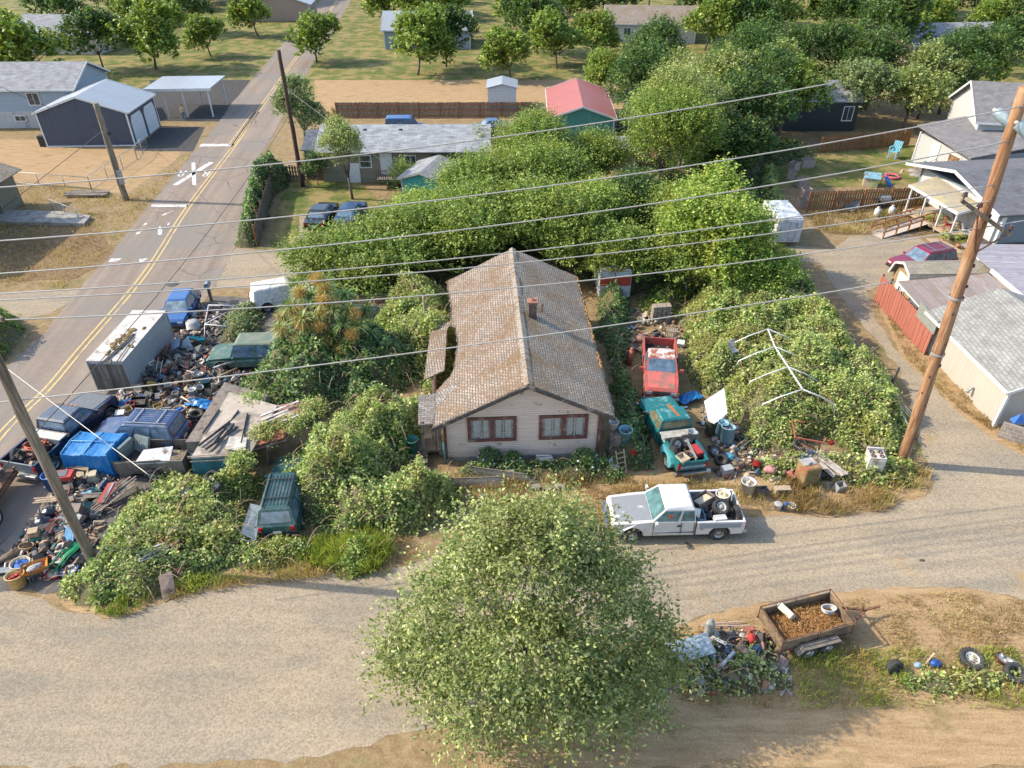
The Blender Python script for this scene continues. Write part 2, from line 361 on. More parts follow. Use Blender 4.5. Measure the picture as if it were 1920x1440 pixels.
def sheet(name, pts, z, m, amp=.12, seed=1, world=False, ext=None, kind='structure'):
 w = [Vector(p) if world else G(*p) for p in pts]; p2 = jag(w, amp, .5, seed) if amp else w
 from mathutils.geometry import tessellate_polygon
 tri = tessellate_polygon([[Vector((p[0], p[1], 0)) for p in p2]])
 b = MB(); b.add([(p[0], p[1], z) for p in p2], [tuple(t) for t in tri]); o = b.build(name, m)
 for q in o.data.polygons:
  if q.normal.z < 0: q.flip()
 if kind: o['kind'] = kind
 return o
g = MB(); g.quad((-700, -60, 0), (700, -60, 0), (700, 1200, 0), (-700, 1200, 0)); gr = g.build('ground', M_DRY); gr['kind'] = 'structure'
dR = (rB - rA).normalized(); far = rB + dR * 420
lf = [G(*p) for p in ((0, 702), (82, 627), (140, 552), (200, 485), (280, 385), (375, 272), (405, 237), (432, 197))]
rt = [G(*p) for p in ((545, 190), (515, 250), (480, 305), (457, 392), (442, 460), (410, 525), (387, 560), (330, 650), (240, 780), (150, 900), (60, 1010), (-120, 1240))]
lf0 = lf[0] - (lf[1] - lf[0]).normalized() * 25
e1 = lf[-1] + dR * 400; e2 = rt[0] + dR * 400
sheet('road', [lf0] + lf + [e1, e2] + rt + [rt[-1] + Vector((-30, -8, 0))], .012, M_ASPH, .05, 3, True)
# centre lines
cl = [G(*p) for p in ((-90, 930), (0, 810), (82, 730), (150, 650), (246, 540), (290, 480), (350, 387), (437, 272), (480, 210))]
cl = cl + [cl[-1] + dR * 20, cl[-1] + dR * 400]
def smooth_line(pts, n=8):
 out = []
 for i in range(len(pts) - 1):
  p0, p1, p2, p3 = pts[max(i - 1, 0)], pts[i], pts[i + 1], pts[min(i + 2, len(pts) - 1)]
  for k in range(n):
   t = k / n; out.append(.5 * ((2 * p1) + (p2 - p0) * t + (2 * p0 - 5 * p1 + 4 * p2 - p3) * t * t + (3 * p1 - p0 - 3 * p2 + p3) * t ** 3))
 return out + [pts[-1]]
cls = smooth_line(cl)
M_YEL = plain('worn_yellow_paint', (.66, .46, .16), .8, var=.2, dirt=(.36, .29, .2), dirtamt=.2, dscale=1.5)
M_WHT = plain('worn_white_road_paint', (.72, .70, .66), .8, var=.12, dirt=(.3, .27, .24), dirtamt=.28, dscale=2.5)
def stripe(pts, off, wd, z, m, name):
 b = MB(); vs = []
 for i, p in enumerate(pts):
  d = (pts[min(i + 1, len(pts) - 1)] - pts[max(i - 1, 0)]).normalized(); n = Vector((-d.y, d.x, 0))
  vs += [(p + n * (off - wd / 2)).to_tuple()[:2] + (z,), (p + n * (off + wd / 2)).to_tuple()[:2] + (z,)]
 b.add(vs, [(2 * i, 2 * i + 1, 2 * i + 3, 2 * i + 2) for i in range(len(pts) - 1)])
 o = b.build(name, m); o['kind'] = 'structure'
 if o.data.polygons[0].normal.z < 0: o.data.flip_normals()
stripe(cls, .0, .11, .017, M_YEL, 'road_centre_line'); stripe(cls, -.36, .11, .017, M_YEL, 'road_centre_line')
def mark(name, quads, m=M_WHT):
 b = MB()
 for q in quads: b.add([G(*p)[:2] + (.017,) if False else (G(*p).x, G(*p).y, .017) for p in q], [tuple(range(len(q)))])
 o = b.build(name, m); o['kind'] = 'structure'
 for p in o.data.polygons:
  if p.normal.z < 0: p.flip()
mark('stop_bar_marking', [[(373, 275), (437, 274), (439, 270), (378, 270)]])
mark('stop_bar_marking', [[(282, 388), (350, 388), (354, 384), (285, 384)]])
mark('stop_bar_marking', [[(203, 491), (218, 491), (229, 485), (209, 485)], [(261, 491), (267, 491), (277, 485), (262, 485)]])
mark('crossing_cross_marking', [[(359, 305), (366, 305), (368, 347), (361, 347)], [(324, 347), (332, 348), (401, 305), (392, 304)]])
mark('arrow_marking', [[(296, 441), (304, 441), (304, 430), (300, 424), (296, 430)]])
mark('worn_word_marking', [[(254, 440), (262, 438), (264, 434), (257, 436)], [(263, 436), (269, 433), (270, 430), (264, 433)], [(269, 423), (275, 421), (276, 418), (270, 420)],
     [(303, 405), (312, 402), (316, 398), (306, 402)], [(313, 402), (322, 397), (326, 394), (318, 397)], [(313, 422), (317, 422), (319, 418), (315, 418)]])
def text_mesh(s, size, thick=.004):
 cu = bpy.data.curves.new('t', 'FONT'); cu.body = s; cu.size = size; cu.extrude = thick; cu.align_x = 'CENTER'; cu.align_y = 'CENTER'
 o = bpy.data.objects.new('t', cu); COL.objects.link(o); dg = bpy.context.evaluated_depsgraph_get()
 me = bpy.data.meshes.new_from_object(o.evaluated_get(dg)); bpy.data.objects.remove(o); return me
meR = text_mesh('R', 2.4, .002)
for i, px in enumerate(((341, 325), (387, 325))):
 o = bpy.data.objects.new('letter_marking', meR); COL.objects.link(o); p = G(*px); o.location = (p.x, p.y, .016); o.rotation_euler = (0, 0, ROAD_A + math.pi / 2); o.scale = (.55, 1.0, 1)
 if i == 0: meR.materials.append(M_WHT)
 o['kind'] = 'structure'
b = MB(); p = G(325, 533); b.M = TR((p.x, p.y, 0)); b.lathe([(0, .02), (.38, .02), (.42, .014)], 20); o = b.build('manhole_cover', plain('cast_iron', (.06, .055, .05), .7)); tag(o, 'round dark manhole cover in the asphalt road', 'manhole cover')
# lanes, pads, lawns
sheet('gravel_lane', [(-600, 1140), (0, 1095), (60, 1118), (150, 1150), (220, 1160), (320, 1125), (430, 1100), (560, 1085), (740, 1065), (900, 1010), (1140, 985), (1300, 975), (1480, 965), (1560, 972), (1650, 960),
     (1735, 930), (1750, 905), (1728, 840), (1708, 760), (1690, 700), (1655, 650), (1600, 590), (1560, 530), (1540, 495), (1500, 490), (1450, 478), (1480, 460), (1560, 468), (1590, 445), (1700, 435), (1760, 470), (1760, 500), (1660, 530), (1625, 545),
     (1640, 600), (1690, 670), (1745, 720), (1800, 775), (1850, 815), (1925, 860), (2200, 960), (2200, 1100), (1925, 1128), (1830, 1105), (1700, 1100), (1600, 1110), (1420, 1130), (1330, 1150), (1250, 1180), (1150, 1215), (1000, 1270), (900, 1330), (600, 1420), (200, 1440), (-300, 1440)], .006, M_GRAV, .14, 5)
sheet('gravel_alley', [(438, 466), (548, 470), (640, 480), (640, 560), (560, 548), (500, 540), (412, 540), (404, 532)], .008, M_GRAV, .1, 6)
sheet('gravel_driveway', [(520, 470), (560, 440), (560, 405), (700, 400), (740, 470)], .007, M_GRAV, .1, 7)
sheet('gravel_side_lane', [(-400, 545), (0, 548), (90, 544), (160, 540), (142, 560), (90, 590), (0, 604), (-400, 610)], .008, M_GRAV, .1, 8)
sheet('driveway_pad', [(250, 283), (362, 284), (384, 238), (300, 240)], .010, M_BLACK, .03, 9)
sheet('carport_lot', [(292, 227), (413, 228), (434, 197), (450, 178), (470, 150), (280, 150)], .009, M_BLACK, .03, 10)
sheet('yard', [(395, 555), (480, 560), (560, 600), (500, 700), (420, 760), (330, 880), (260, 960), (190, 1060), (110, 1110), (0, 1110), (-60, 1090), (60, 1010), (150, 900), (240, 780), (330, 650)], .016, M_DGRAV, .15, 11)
sheet('lawn', [(1430, 300), (1500, 280), (1760, 270), (1775, 345), (1520, 352), (1440, 350)], .005, M_LAWN, .1, 12)
sheet('hay_field', [(-200, 260), (75, 262), (92, 275), (262, 278), (300, 285), (340, 284), (330, 300), (235, 365), (150, 350), (0, 338), (-200, 335)], .005, M_STRAW, .1, 13)
sheet('yard_grass', [(505, 465), (520, 380), (560, 330), (660, 330), (740, 400), (700, 470)], .006, M_LAWN, .1, 21)
sheet('gravel_drive', [(1140, 300), (1146, 262), (1165, 215), (1178, 150), (1196, 150), (1192, 215), (1215, 262), (1220, 300)], .006, M_BLACK, .1, 22)
sheet('bank_shade_sheet', [(-60, 398), (60, 400), (170, 415), (215, 470), (190, 500), (130, 525), (0, 528), (-60, 528)], .013, gmat('bank_shade_brown', 'bank'), .15, 23)  # brown ground darkened along the house's shadow outline; shade held in the colour
sheet('field', [(-150, 96), (190, 96), (190, 260), (-150, 260)], .003, M_LAWN, 0, 24, True)
sheet('hay_field', [(590, 150), (1150, 150), (1180, 225), (590, 225)], .005, M_STRAW, .1, 14)
sheet('dry_verge', [(1640, 560), (1665, 560), (1740, 670), (1790, 690), (1920, 830), (1990, 940), (1925, 860), (1850, 815), (1800, 775), (1745, 720), (1690, 670)], .012, M_STRAW, .1, 15)
sheet('dry_bank', [(1925, 1128), (1830, 1105), (1700, 1100), (1600, 1110), (1420, 1130), (1330, 1150), (1250, 1180), (1150, 1215), (1000, 1270), (900, 1330), (900, 1440), (2200, 1440), (2200, 1128)], .010, M_STRAW, .14, 16)
sheet('dry_verge', [(1140, 985), (1300, 975), (1480, 965), (1560, 972), (1650, 960), (1735, 930), (1750, 905), (1690, 860), (1500, 900), (1400, 890), (1100, 880), (850, 880), (850, 960), (900, 1010)], .011, M_STRAW, .14, 17)
sheet('dry_verge', [(110, 1128), (150, 1150), (220, 1160), (320, 1125), (430, 1100), (560, 1085), (740, 1065), (760, 1000), (500, 1020), (300, 1080)], .011, M_STRAW, .14, 18)
# ---------------- foliage ----------------
def leaves(P, size, D=None, up=.6, aspect=.55, rg=None, jit=.35):
 """one folded four-sided leaf per point. P (n,3); returns V,F"""
 n = len(P); rg = rg or np.random.default_rng(1)
 N = rg.normal(size=(n, 3)); N /= np.linalg.norm(N, axis=1)[:, None]; N[:, 2] = np.abs(N[:, 2]); N = N * (1 - up) + np.array([0, 0, up]); N /= np.linalg.norm(N, axis=1)[:, None]
 T = rg.normal(size=(n, 3))
 if D is not None: T = T * .6 + D
 T -= (T * N).sum(1)[:, None] * N; T /= np.linalg.norm(T, axis=1)[:, None] + 1e-9; B = np.cross(N, T)
 s = size * (1 + rg.uniform(-jit, jit, n)); s = s[:, None]
 V = np.empty((n, 4, 3)); V[:, 0] = P - T * s * .5; V[:, 2] = P + T * s * .5 - N * s * .12
 V[:, 1] = P + B * s * aspect * .5 + N * s * .10; V[:, 3] = P - B * s * aspect * .5 + N * s * .10
 return V.reshape(-1, 3), np.arange(n * 4).reshape(n, 4)
def vnoise(x, y, sc, seed):
 """smooth value noise on arrays"""
 rg = np.random.default_rng(seed); T = rg.random((64, 64)); x = x * sc + 1000; y = y * sc + 1000
 xi = np.floor(x).astype(int); yi = np.floor(y).astype(int); fx = x - xi; fy = y - yi; fx = fx * fx * (3 - 2 * fx); fy = fy * fy * (3 - 2 * fy)
 a = T[xi % 64, yi % 64]; b_ = T[(xi + 1) % 64, yi % 64]; c = T[xi % 64, (yi + 1) % 64]; d = T[(xi + 1) % 64, (yi + 1) % 64]
 return (a * (1 - fx) + b_ * fx) * (1 - fy) + (c * (1 - fx) + d * fx) * fy
def inpoly(x, y, poly):
 ins = np.zeros(x.shape, bool); n = len(poly); j = n - 1
 for i in range(n):
  xi, yi = poly[i][:2]; xj, yj = poly[j][:2]
  c = ((yi > y) != (yj > y)) & (x < (xj - xi) * (y - yi) / (yj - yi + 1e-12) + xi); ins ^= c; j = i
 return ins
def edgedist(x, y, poly):
 d = np.full(x.shape, 1e9); n = len(poly)
 for i in range(n):
  ax, ay = poly[i][:2]; bx, by = poly[(i + 1) % n][:2]; dx, dy = bx - ax, by - ay
  t = np.clip(((x - ax) * dx + (y - ay) * dy) / (dx * dx + dy * dy + 1e-12), 0, 1); d = np.minimum(d, np.hypot(x - ax - t * dx, y - ay - t * dy))
 return d
LG = dict(
 bramble=[(0, (.045, .065, .025)), (.35, (.10, .14, .035)), (.7, (.18, .215, .065)), (.88, (.28, .29, .11)), (1, (.36, .25, .11))],
 ivy=[(0, (.025, .05, .02)), (.5, (.065, .11, .04)), (.85, (.14, .20, .07)), (1, (.23, .27, .06))],
 hazel=[(0, (.035, .075, .012)), (.45, (.105, .148, .032)), (.8, (.19, .23, .05)), (1, (.30, .32, .06))],
 bright=[(0, (.06, .11, .02)), (.45, (.15, .21, .04)), (.8, (.26, .31, .06)), (1, (.38, .38, .07))],
 olive=[(0, (.05, .08, .02)), (.4, (.12, .142, .048)), (.75, (.225, .24, .095)), (.93, (.34, .37, .16)), (1, (.42, .36, .09))],
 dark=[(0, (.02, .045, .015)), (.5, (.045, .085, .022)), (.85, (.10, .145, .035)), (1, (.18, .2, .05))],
 pale=[(0, (.06, .085, .035)), (.5, (.13, .17, .07)), (1, (.25, .28, .13))],
 straw=[(0, (.16, .10, .035)), (.5, (.38, .26, .11)), (.9, (.58, .44, .22)), (1, (.3, .3, .1))],
 reed=[(0, (.09, .12, .02)), (.5, (.2, .24, .04)), (1, (.36, .36, .1))],
 flower=[(0, (.13, .06, .02)), (.5, (.32, .17, .05)), (1, (.46, .30, .12))],
 rust=[(0, (.16, .07, .02)), (.5, (.33, .15, .05)), (1, (.45, .27, .1))],
)
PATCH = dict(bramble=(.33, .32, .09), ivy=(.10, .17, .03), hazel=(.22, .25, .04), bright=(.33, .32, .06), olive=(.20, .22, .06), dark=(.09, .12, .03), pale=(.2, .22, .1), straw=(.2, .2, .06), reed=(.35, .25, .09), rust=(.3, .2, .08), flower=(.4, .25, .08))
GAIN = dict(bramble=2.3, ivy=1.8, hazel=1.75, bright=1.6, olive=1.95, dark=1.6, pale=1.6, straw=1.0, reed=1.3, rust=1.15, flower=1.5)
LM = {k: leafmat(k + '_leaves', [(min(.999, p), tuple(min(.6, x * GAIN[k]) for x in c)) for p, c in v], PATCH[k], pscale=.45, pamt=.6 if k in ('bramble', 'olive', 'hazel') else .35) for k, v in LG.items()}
M_TWIG = plain('twig_undergrowth', (.13, .11, .05), .95, var=.5, scale=12)
M_CANE = plain('dry_cane', (.36, .25, .14), .9, var=.3)
M_BARK = plain('grey_brown_bark', (.16, .13, .10), .95, var=.4, scale=10)
def thicket(name, label, poly, hmax, kind='bramble', size=.12, dens=230, seed=1, edge=1.1, world=False, holes=(), lump=.72, base=0, cat='brambles', lscale=.55, under=True, topfn=None, thing=False):
 """a mass of brambles: lumpy height field of twigs covered by leaves on arching canes"""
 rg = np.random.default_rng(seed); P = [Vector(p) if world else G(*p) for p in poly]
 xs = [p[0] for p in P]; ys = [p[1] for p in P]; x0, x1, y0, y1 = min(xs), max(xs), min(ys), max(ys)
 H = [[(Vector(q) if world else G(*q)) for q in h] for h in holes]
 def hgt(x, y):
  d = edgedist(x, y, P) - .9 * edge * np.clip(vnoise(x, y, 1.1, seed + 3) - .35, 0, 1); e = np.clip(d / edge / 1.5, 0, 1); e = e ** .75 * np.where(inpoly(x, y, P), 1, 0)
  n = vnoise(x, y, lscale, seed) * .5 + vnoise(x, y, lscale * 2.4, seed + 9) * .3 + vnoise(x, y, lscale * 5, seed + 4) * .2
  h = hmax * e * (1 - lump + lump * 1.9 * n)
  for q in H:
   dd = edgedist(x, y, q); h = h * np.where(inpoly(x, y, q), 0, np.clip(dd / .5, 0, 1))
  if topfn is not None: h = topfn(x, y, h)
  return h
 # surface leaves grown on short canes
 area = (x1 - x0) * (y1 - y0); nc = int(area * dens / 9); cx = rg.uniform(x0, x1, nc); cy = rg.uniform(y0, y1, nc); ins = inpoly(cx, cy, P); cx, cy = cx[ins], cy[ins]
 h = hgt(cx, cy); k = (h > .06) & ~((vnoise(cx, cy, 1.5, seed + 21) > .76) & (rg.random(len(cx)) < .8)); cx, cy, h = cx[k], cy[k], h[k]; nc = len(cx)
 g = .15; gx = (hgt(cx + g, cy) - hgt(cx - g, cy)) / (2 * g); gy = (hgt(cx, cy + g) - hgt(cx, cy - g)) / (2 * g)
 ang = rg.uniform(0, 2 * np.pi, nc); L = rg.uniform(.25, .8, nc); K = 9; t = (np.arange(K) / K)[None, :]
 px = cx[:, None] + np.cos(ang)[:, None] * L[:, None] * t; py = cy[:, None] + np.sin(ang)[:, None] * L[:, None] * t
 arch = (4 * t * (1 - t)) * L[:, None] * .35 * rg.uniform(.2, 1, (nc, 1))
 pz = hgt(px, py) + arch - rg.uniform(0, .32, px.shape) + .03
 Pn = np.stack([px, py, pz], -1).reshape(-1, 3) + rg.normal(0, .05, (nc * K, 3)); ok = Pn[:, 2] > .03
 Pn = Pn[ok]; tint = np.clip(np.repeat(rg.normal(.5, .18, nc), K)[ok] + rg.normal(0, .23, len(Pn)), 0, 1)
 # dry canes arching out of the mass
 ncn = int(nc * .05); ci = rg.integers(0, nc, ncn); ca = rg.uniform(0, 2 * np.pi, ncn); cl_ = rg.uniform(.6, 1.5, ncn); S = 5; cw = .011; CV = np.empty((ncn, S + 1, 2, 3))
 for q_ in range(S + 1):
  u = q_ / S; X_ = cx[ci] + np.cos(ca) * cl_ * u; Y_ = cy[ci] + np.sin(ca) * cl_ * u; Z_ = h[ci] * .9 + np.sin(u * 2.6) * cl_ * .42 + base
  CV[:, q_, 0] = np.stack([X_ - np.sin(ca) * cw, Y_ + np.cos(ca) * cw, Z_], -1); CV[:, q_, 1] = np.stack([X_ + np.sin(ca) * cw, Y_ - np.cos(ca) * cw, Z_], -1)
 # sides facing outward need more leaves: thicken along steep slopes
 st = np.hypot(gx, gy); ks = rg.random(nc) < np.clip(st / 2.2, 0, 1); sx, sy, sh = np.repeat(cx[ks], 8), np.repeat(cy[ks], 8), np.repeat(h[ks], 8)
 Ps = np.stack([sx + rg.normal(0, .14, len(sx)), sy + rg.normal(0, .14, len(sx)), sh * rg.uniform(.1, 1, len(sx))], -1)
 Pn = np.concatenate([Pn, Ps]); tint = np.concatenate([tint, np.clip(rg.normal(.45, .22, len(Ps)), 0, 1)]); Pn[:, 2] += base
 V, F = leaves(Pn, size * (1 + .35 * (vnoise(Pn[:, 0], Pn[:, 1], .8, seed + 30) - .5) * 2), up=.42, aspect=.72, rg=rg, jit=.5)
 mi = np.zeros(len(F), int)
 if under:
  st = .35; gx_ = np.arange(x0, x1 + st, st); gy_ = np.arange(y0, y1 + st, st); X, Y = np.meshgrid(gx_, gy_, indexing='ij'); Z = hgt(X, Y) * .86 - .12 + rg.normal(0, .04, X.shape)
  o = len(V); V = np.concatenate([V, np.stack([X, Y, np.maximum(Z, -.05) + base], -1).reshape(-1, 3)]); ny = len(gy_)
  i, j = np.meshgrid(np.arange(len(gx_) - 1), np.arange(ny - 1), indexing='ij'); q = (i * ny + j).ravel()
  zz = Z.ravel(); k = (zz[q] > 0) | (zz[q + 1] > 0) | (zz[q + ny] > 0) | (zz[q + ny + 1] > 0); q = q[k]
  F2 = np.stack([q, q + ny, q + ny + 1, q + 1], -1) + o; F = np.concatenate([F, F2]); mi = np.concatenate([mi, np.ones(len(F2), int)]); tint = np.concatenate([tint, np.zeros(len(F2))])
 o_ = len(V); V = np.concatenate([V, CV.reshape(-1, 3)]); st_ = (np.arange(ncn) * (S + 1) * 2)[:, None] + (np.arange(S) * 2)[None, :]; st_ = st_.ravel() + o_
 F = np.concatenate([F, np.stack([st_, st_ + 1, st_ + 3, st_ + 2], -1)]); mi = np.concatenate([mi, np.full(len(st_), 2)]); tint = np.concatenate([tint, np.zeros(len(st_))])
 o = npmesh(name, V, F, [LM[kind], M_TWIG, M_CANE], mi, tint); tag(o, label, cat, kind=None if thing else 'stuff'); return o
def sprig_leaves(O, D, L, size, K, rg, spread=.07, droop=.1):
 """K leaves along each sprig starting at O in direction D"""
 n = len(O); t = (np.arange(K) + .5)[None, :] / K; t = np.broadcast_to(t, (n, K))
 P = O[:, None, :] + D[:, None, :] * (L[:, None] * t)[..., None]; P[..., 2] -= droop * (t ** 2) * L[:, None]
 P = P + rg.normal(0, spread, P.shape); Dr = np.repeat(D, K, 0); return P.reshape(-1, 3), Dr
def crown_mesh(name, blobs, kind, size, nsprig, parent, rg, K=9, L=(.4, 1.0), up=.55, upbias=.5, aspect=.55, spread=.08, jit=.35, inner=.35, leafup=.35, droop=.1):
 """blobs: (centre, (rx,ry,rz)) ellipsoids; sprigs start inside them and reach out and up"""
 Ps, Ds, T = [], [], []; tot = sum(b[1][0] * b[1][1] + b[1][0] * b[1][2] for b in blobs)
 for c, r in blobs:
  n = max(4, int(nsprig * (r[0] * r[1] + r[0] * r[2]) / tot)); d = rg.normal(size=(n, 3)); d /= np.linalg.norm(d, axis=1)[:, None]
  d[:, 2] = np.where(d[:, 2] < -.35, -d[:, 2], d[:, 2]); rad = rg.uniform(inner, .95, n) ** .6
  O = np.array(c) + d * np.array(r) * rad[:, None]; D = d + np.array([0, 0, upbias]); D += rg.normal(0, .25, D.shape); D /= np.linalg.norm(D, axis=1)[:, None]
  p, dd = sprig_leaves(O, D, rg.uniform(L[0], L[1], n), size, K, rg, spread, droop); Ps.append(p); Ds.append(dd)
  T.append(np.repeat(rg.normal(.47, .17, n), K) + rg.normal(0, .15, n * K))
 P = np.concatenate(Ps); D = np.concatenate(Ds); T = np.clip(np.concatenate(T), 0, 1)
 V, F = leaves(P, size, D, up=leafup, aspect=aspect, rg=rg, jit=jit)
 return npmesh(name, V, F, LM[kind], None, T, parent)
def trunk_mesh(base, blobs, r0, parent, rg, m=None, fork=.35, nstem=1):
 b = MB(); top = max(c[2] for c, r in blobs); cx = sum(c[0] for c, r in blobs) / len(blobs); cy = sum(c[1] for c, r in blobs) / len(blobs)
 f = Vector((cx * .35, cy * .35, top * fork))
 b.tube([(0, 0, -.1), tuple(f * .5 + Vector((rg.uniform(-.1, .1), rg.uniform(-.1, .1), 0))), tuple(f)], [r0 * 1.15, r0 * .9, r0 * .75], 8)
 for c, r in blobs:
  c = Vector(c); mid = f.lerp(c, .5) + Vector((rg.uniform(-.3, .3), rg.uniform(-.3, .3), rg.uniform(0, .4))); rr = r0 * .45
  b.tube([tuple(f * .97), tuple(mid), tuple(c)], [rr, rr * .6, rr * .25], 6)
  for _ in range(4):
   d = Vector(rg.normal(size=3)); d.z = abs(d.z); d.normalize(); e = c + Vector((d.x * r[0], d.y * r[1], d.z * r[2])) * .9
   b.tube([tuple(mid.lerp(c, rg.uniform(.3, 1))), tuple(c.lerp(e, .5) + Vector((0, 0, .1))), tuple(e)], [rr * .3, rr * .18, rr * .06], 5)
 return b.build('trunk', m or M_BARK, parent)
def tree(name, label, loc, blobs, kind='hazel', size=.14, nsprig=1500, seed=1, trunk=.16, cat='tree', group=None, fork=.35, bark=None, **kw):
 rg = np.random.default_rng(seed); e = empty(name, loc, 0, label, cat, group)
 trunk_mesh(loc, blobs, trunk, e, rg, bark, fork=fork); crown_mesh('crown', blobs, kind, size, nsprig, e, rg, **kw); return e
def rblobs(c, R_, n, seed, rmin=.35, rmax=.55, zb=.0):
 """a crown as a crowd of clumps within an ellipsoid"""
 rg = np.random.default_rng(seed); out = [((c[0], c[1], c[2]), (R_[0] * .6, R_[1] * .6, R_[2] * .6))]
 for i in range(n):
  d = rg.normal(size=3); d /= np.linalg.norm(d); d[2] = d[2] if d[2] > -.5 else -d[2]; s = rg.uniform(rmin, rmax)
  out.append(((c[0] + d[0] * R_[0] * .68, c[1] + d[1] * R_[1] * .68, c[2] + d[2] * R_[2] * .68 + zb), (R_[0] * s, R_[1] * s, R_[2] * s)))
 return out
def blades(name, label, poly, n, h, kind='straw', seed=1, w=.02, lean=.35, world=False, cat='grass', clump=None, base=0, wid=None):
 rg = np.random.default_rng(seed); P = [Vector(p) if world else G(*p) for p in poly]; xs = [p[0] for p in P]; ys = [p[1] for p in P]
 x = rg.uniform(min(xs), max(xs), n * 3); y = rg.uniform(min(ys), max(ys), n * 3); k = inpoly(x, y, P)
 dn = vnoise(x, y, .9, seed + 5) * .6 + vnoise(x, y, 3, seed + 6) * .4; k &= rg.random(len(x)) < np.clip((dn - .25) * 2.2, .05, 1); x, y, dn = x[k][:n], y[k][:n], dn[k][:n]; m = len(x)
 hh = h * rg.uniform(.45, 1.2, m) * (.5 + dn); a = rg.uniform(0, 2 * np.pi, m); l = rg.uniform(.1, lean, m) * 2 * hh; b_ = rg.uniform(0, np.pi, m)
 ww = w * rg.uniform(.7, 1.5, m); V = np.empty((m, 4, 3)); B = np.stack([x, y, np.full(m, base + .0)], -1); off = np.stack([np.cos(b_) * ww, np.sin(b_) * ww, np.zeros(m)], -1)
 tip = B + np.stack([np.cos(a) * l, np.sin(a) * l, hh], -1); mid = B + np.stack([np.cos(a) * l * .35, np.sin(a) * l * .35, hh * .6], -1)
 V[:, 0] = B - off; V[:, 1] = mid + off * .8; V[:, 2] = tip; V[:, 3] = mid - off * .8
 V[:, 0] -= 0; t = np.clip(vnoise(x, y, .7, seed + 2) * .8 + rg.normal(.1, .18, m), 0, 1)
 o = npmesh(name, V.reshape(-1, 3), np.arange(m * 4).reshape(m, 4), LM[kind], None, t); tag(o, label, cat, kind='stuff'); return o
# ---------------- buildings ----------------
M_GLASS = glass(); M_GLASS2 = glass('curtained_glass', (.13, .13, .12), .25); M_GLASSB = glass('blue_grey_glass', (.06, .09, .12), .05)  # the last one has a blue grey base colour, for vehicle windows
M_WTRIM = plain('white_trim', (.74, .73, .70), .6, var=.06, dirt=(.45, .42, .36), dirtamt=.12)
M_RBROWN = plain('red_brown_trim', (.17, .06, .045), .75, var=.2, dirt=(.28, .2, .15), dirtamt=.2)
M_BLACKP = plain('black_part', (.02, .02, .02), .6)
M_CONC = plain('concrete', (.36, .33, .29), .9, var=.2, dirt=(.2, .18, .15), dirtamt=.35)
M_DWOOD = plain('weathered_grey_wood', (.22, .18, .145), .9, var=.35, scale=9, dirt=(.1, .08, .06), dirtamt=.3)
M_LWOOD = plain('bare_pale_lumber', (.45, .34, .22), .85, var=.25, scale=9, dirt=(.3, .22, .15), dirtamt=.2)
M_RUST = plain('rusty_steel', (.23, .10, .05), .85, var=.4, scale=10, dirt=(.10, .05, .03), dirtamt=.4)
M_GALV = plain('galvanised_steel', (.45, .46, .46), .45, .5, var=.15, dirt=(.3, .25, .2), dirtamt=.2)
def wallm(W, L, side, oh=0):
 """matrix: local (u right, out, z) on a wall of a W x L box"""
 if side == 'F': return TR((0, -L / 2, 0))                      # u=+x, out=-y
 if side == 'R': return TR((W / 2, 0, 0), R(90))
 if side == 'B': return TR((0, L / 2, 0), R(180))
 return TR((-W / 2, 0, 0), R(-90))
def window(par, M, u, z, w, h, frame=M_WTRIM, pane=M_GLASS, nx=2, ny=1, fw=.09, name='window', off=0.0, sill=True):
 b = MB(); b.M = M @ TR((u, -off, z)); d = .09
 b.box((0, -d / 2 + .02, h / 2 + fw / 2), (w + fw * 2, d, fw)); b.box((0, -d / 2 + .02, -h / 2 - fw / 2), (w + fw * 2, d + (.06 if sill else 0), fw))
 b.box((-w / 2 - fw / 2, -d / 2 + .02, 0), (fw, d, h)); b.box((w / 2 + fw / 2, -d / 2 + .02, 0), (fw, d, h))
 for i in range(1, nx): b.box((-w / 2 + w * i / nx, -.03, 0), (.05, .06, h))
 for j in range(1, ny): b.box((0, -.028, -h / 2 + h * j / ny), (w, .05, .035))
 o = b.build(name, frame, par); q = MB(); q.M = b.M; q.box((0, -.006, 0), (w, .03, h)); q.build('pane', pane, o); return o
def door(par, M, u, z0, w, h, m=M_WTRIM, frame=M_WTRIM, name='door', panels=True, handle=True):
 b = MB(); b.M = M @ TR((u, 0, z0)); b.box((0, -.03, h / 2), (w, .07, h))
 if panels:
  for zz in (.28, .7): b.box((0, -.072, h * zz), (w * .6, .02, h * .26))
 o = b.build(name, m, par); q = MB(); q.M = b.M
 q.box((-w / 2 - .05, -.03, h / 2), (.1, .1, h)); q.box((w / 2 + .05, -.03, h / 2), (.1, .1, h)); q.box((0, -.03, h + .05), (w + .2, .1, .1)); q.build('door_frame', frame, o)
 if handle: q = MB(); q.M = b.M; q.blob((w * .4, -.1, h * .47), (.04, .04, .04), n=6, m=4, jit=0); q.build('handle', M_GALV, o)
 return o
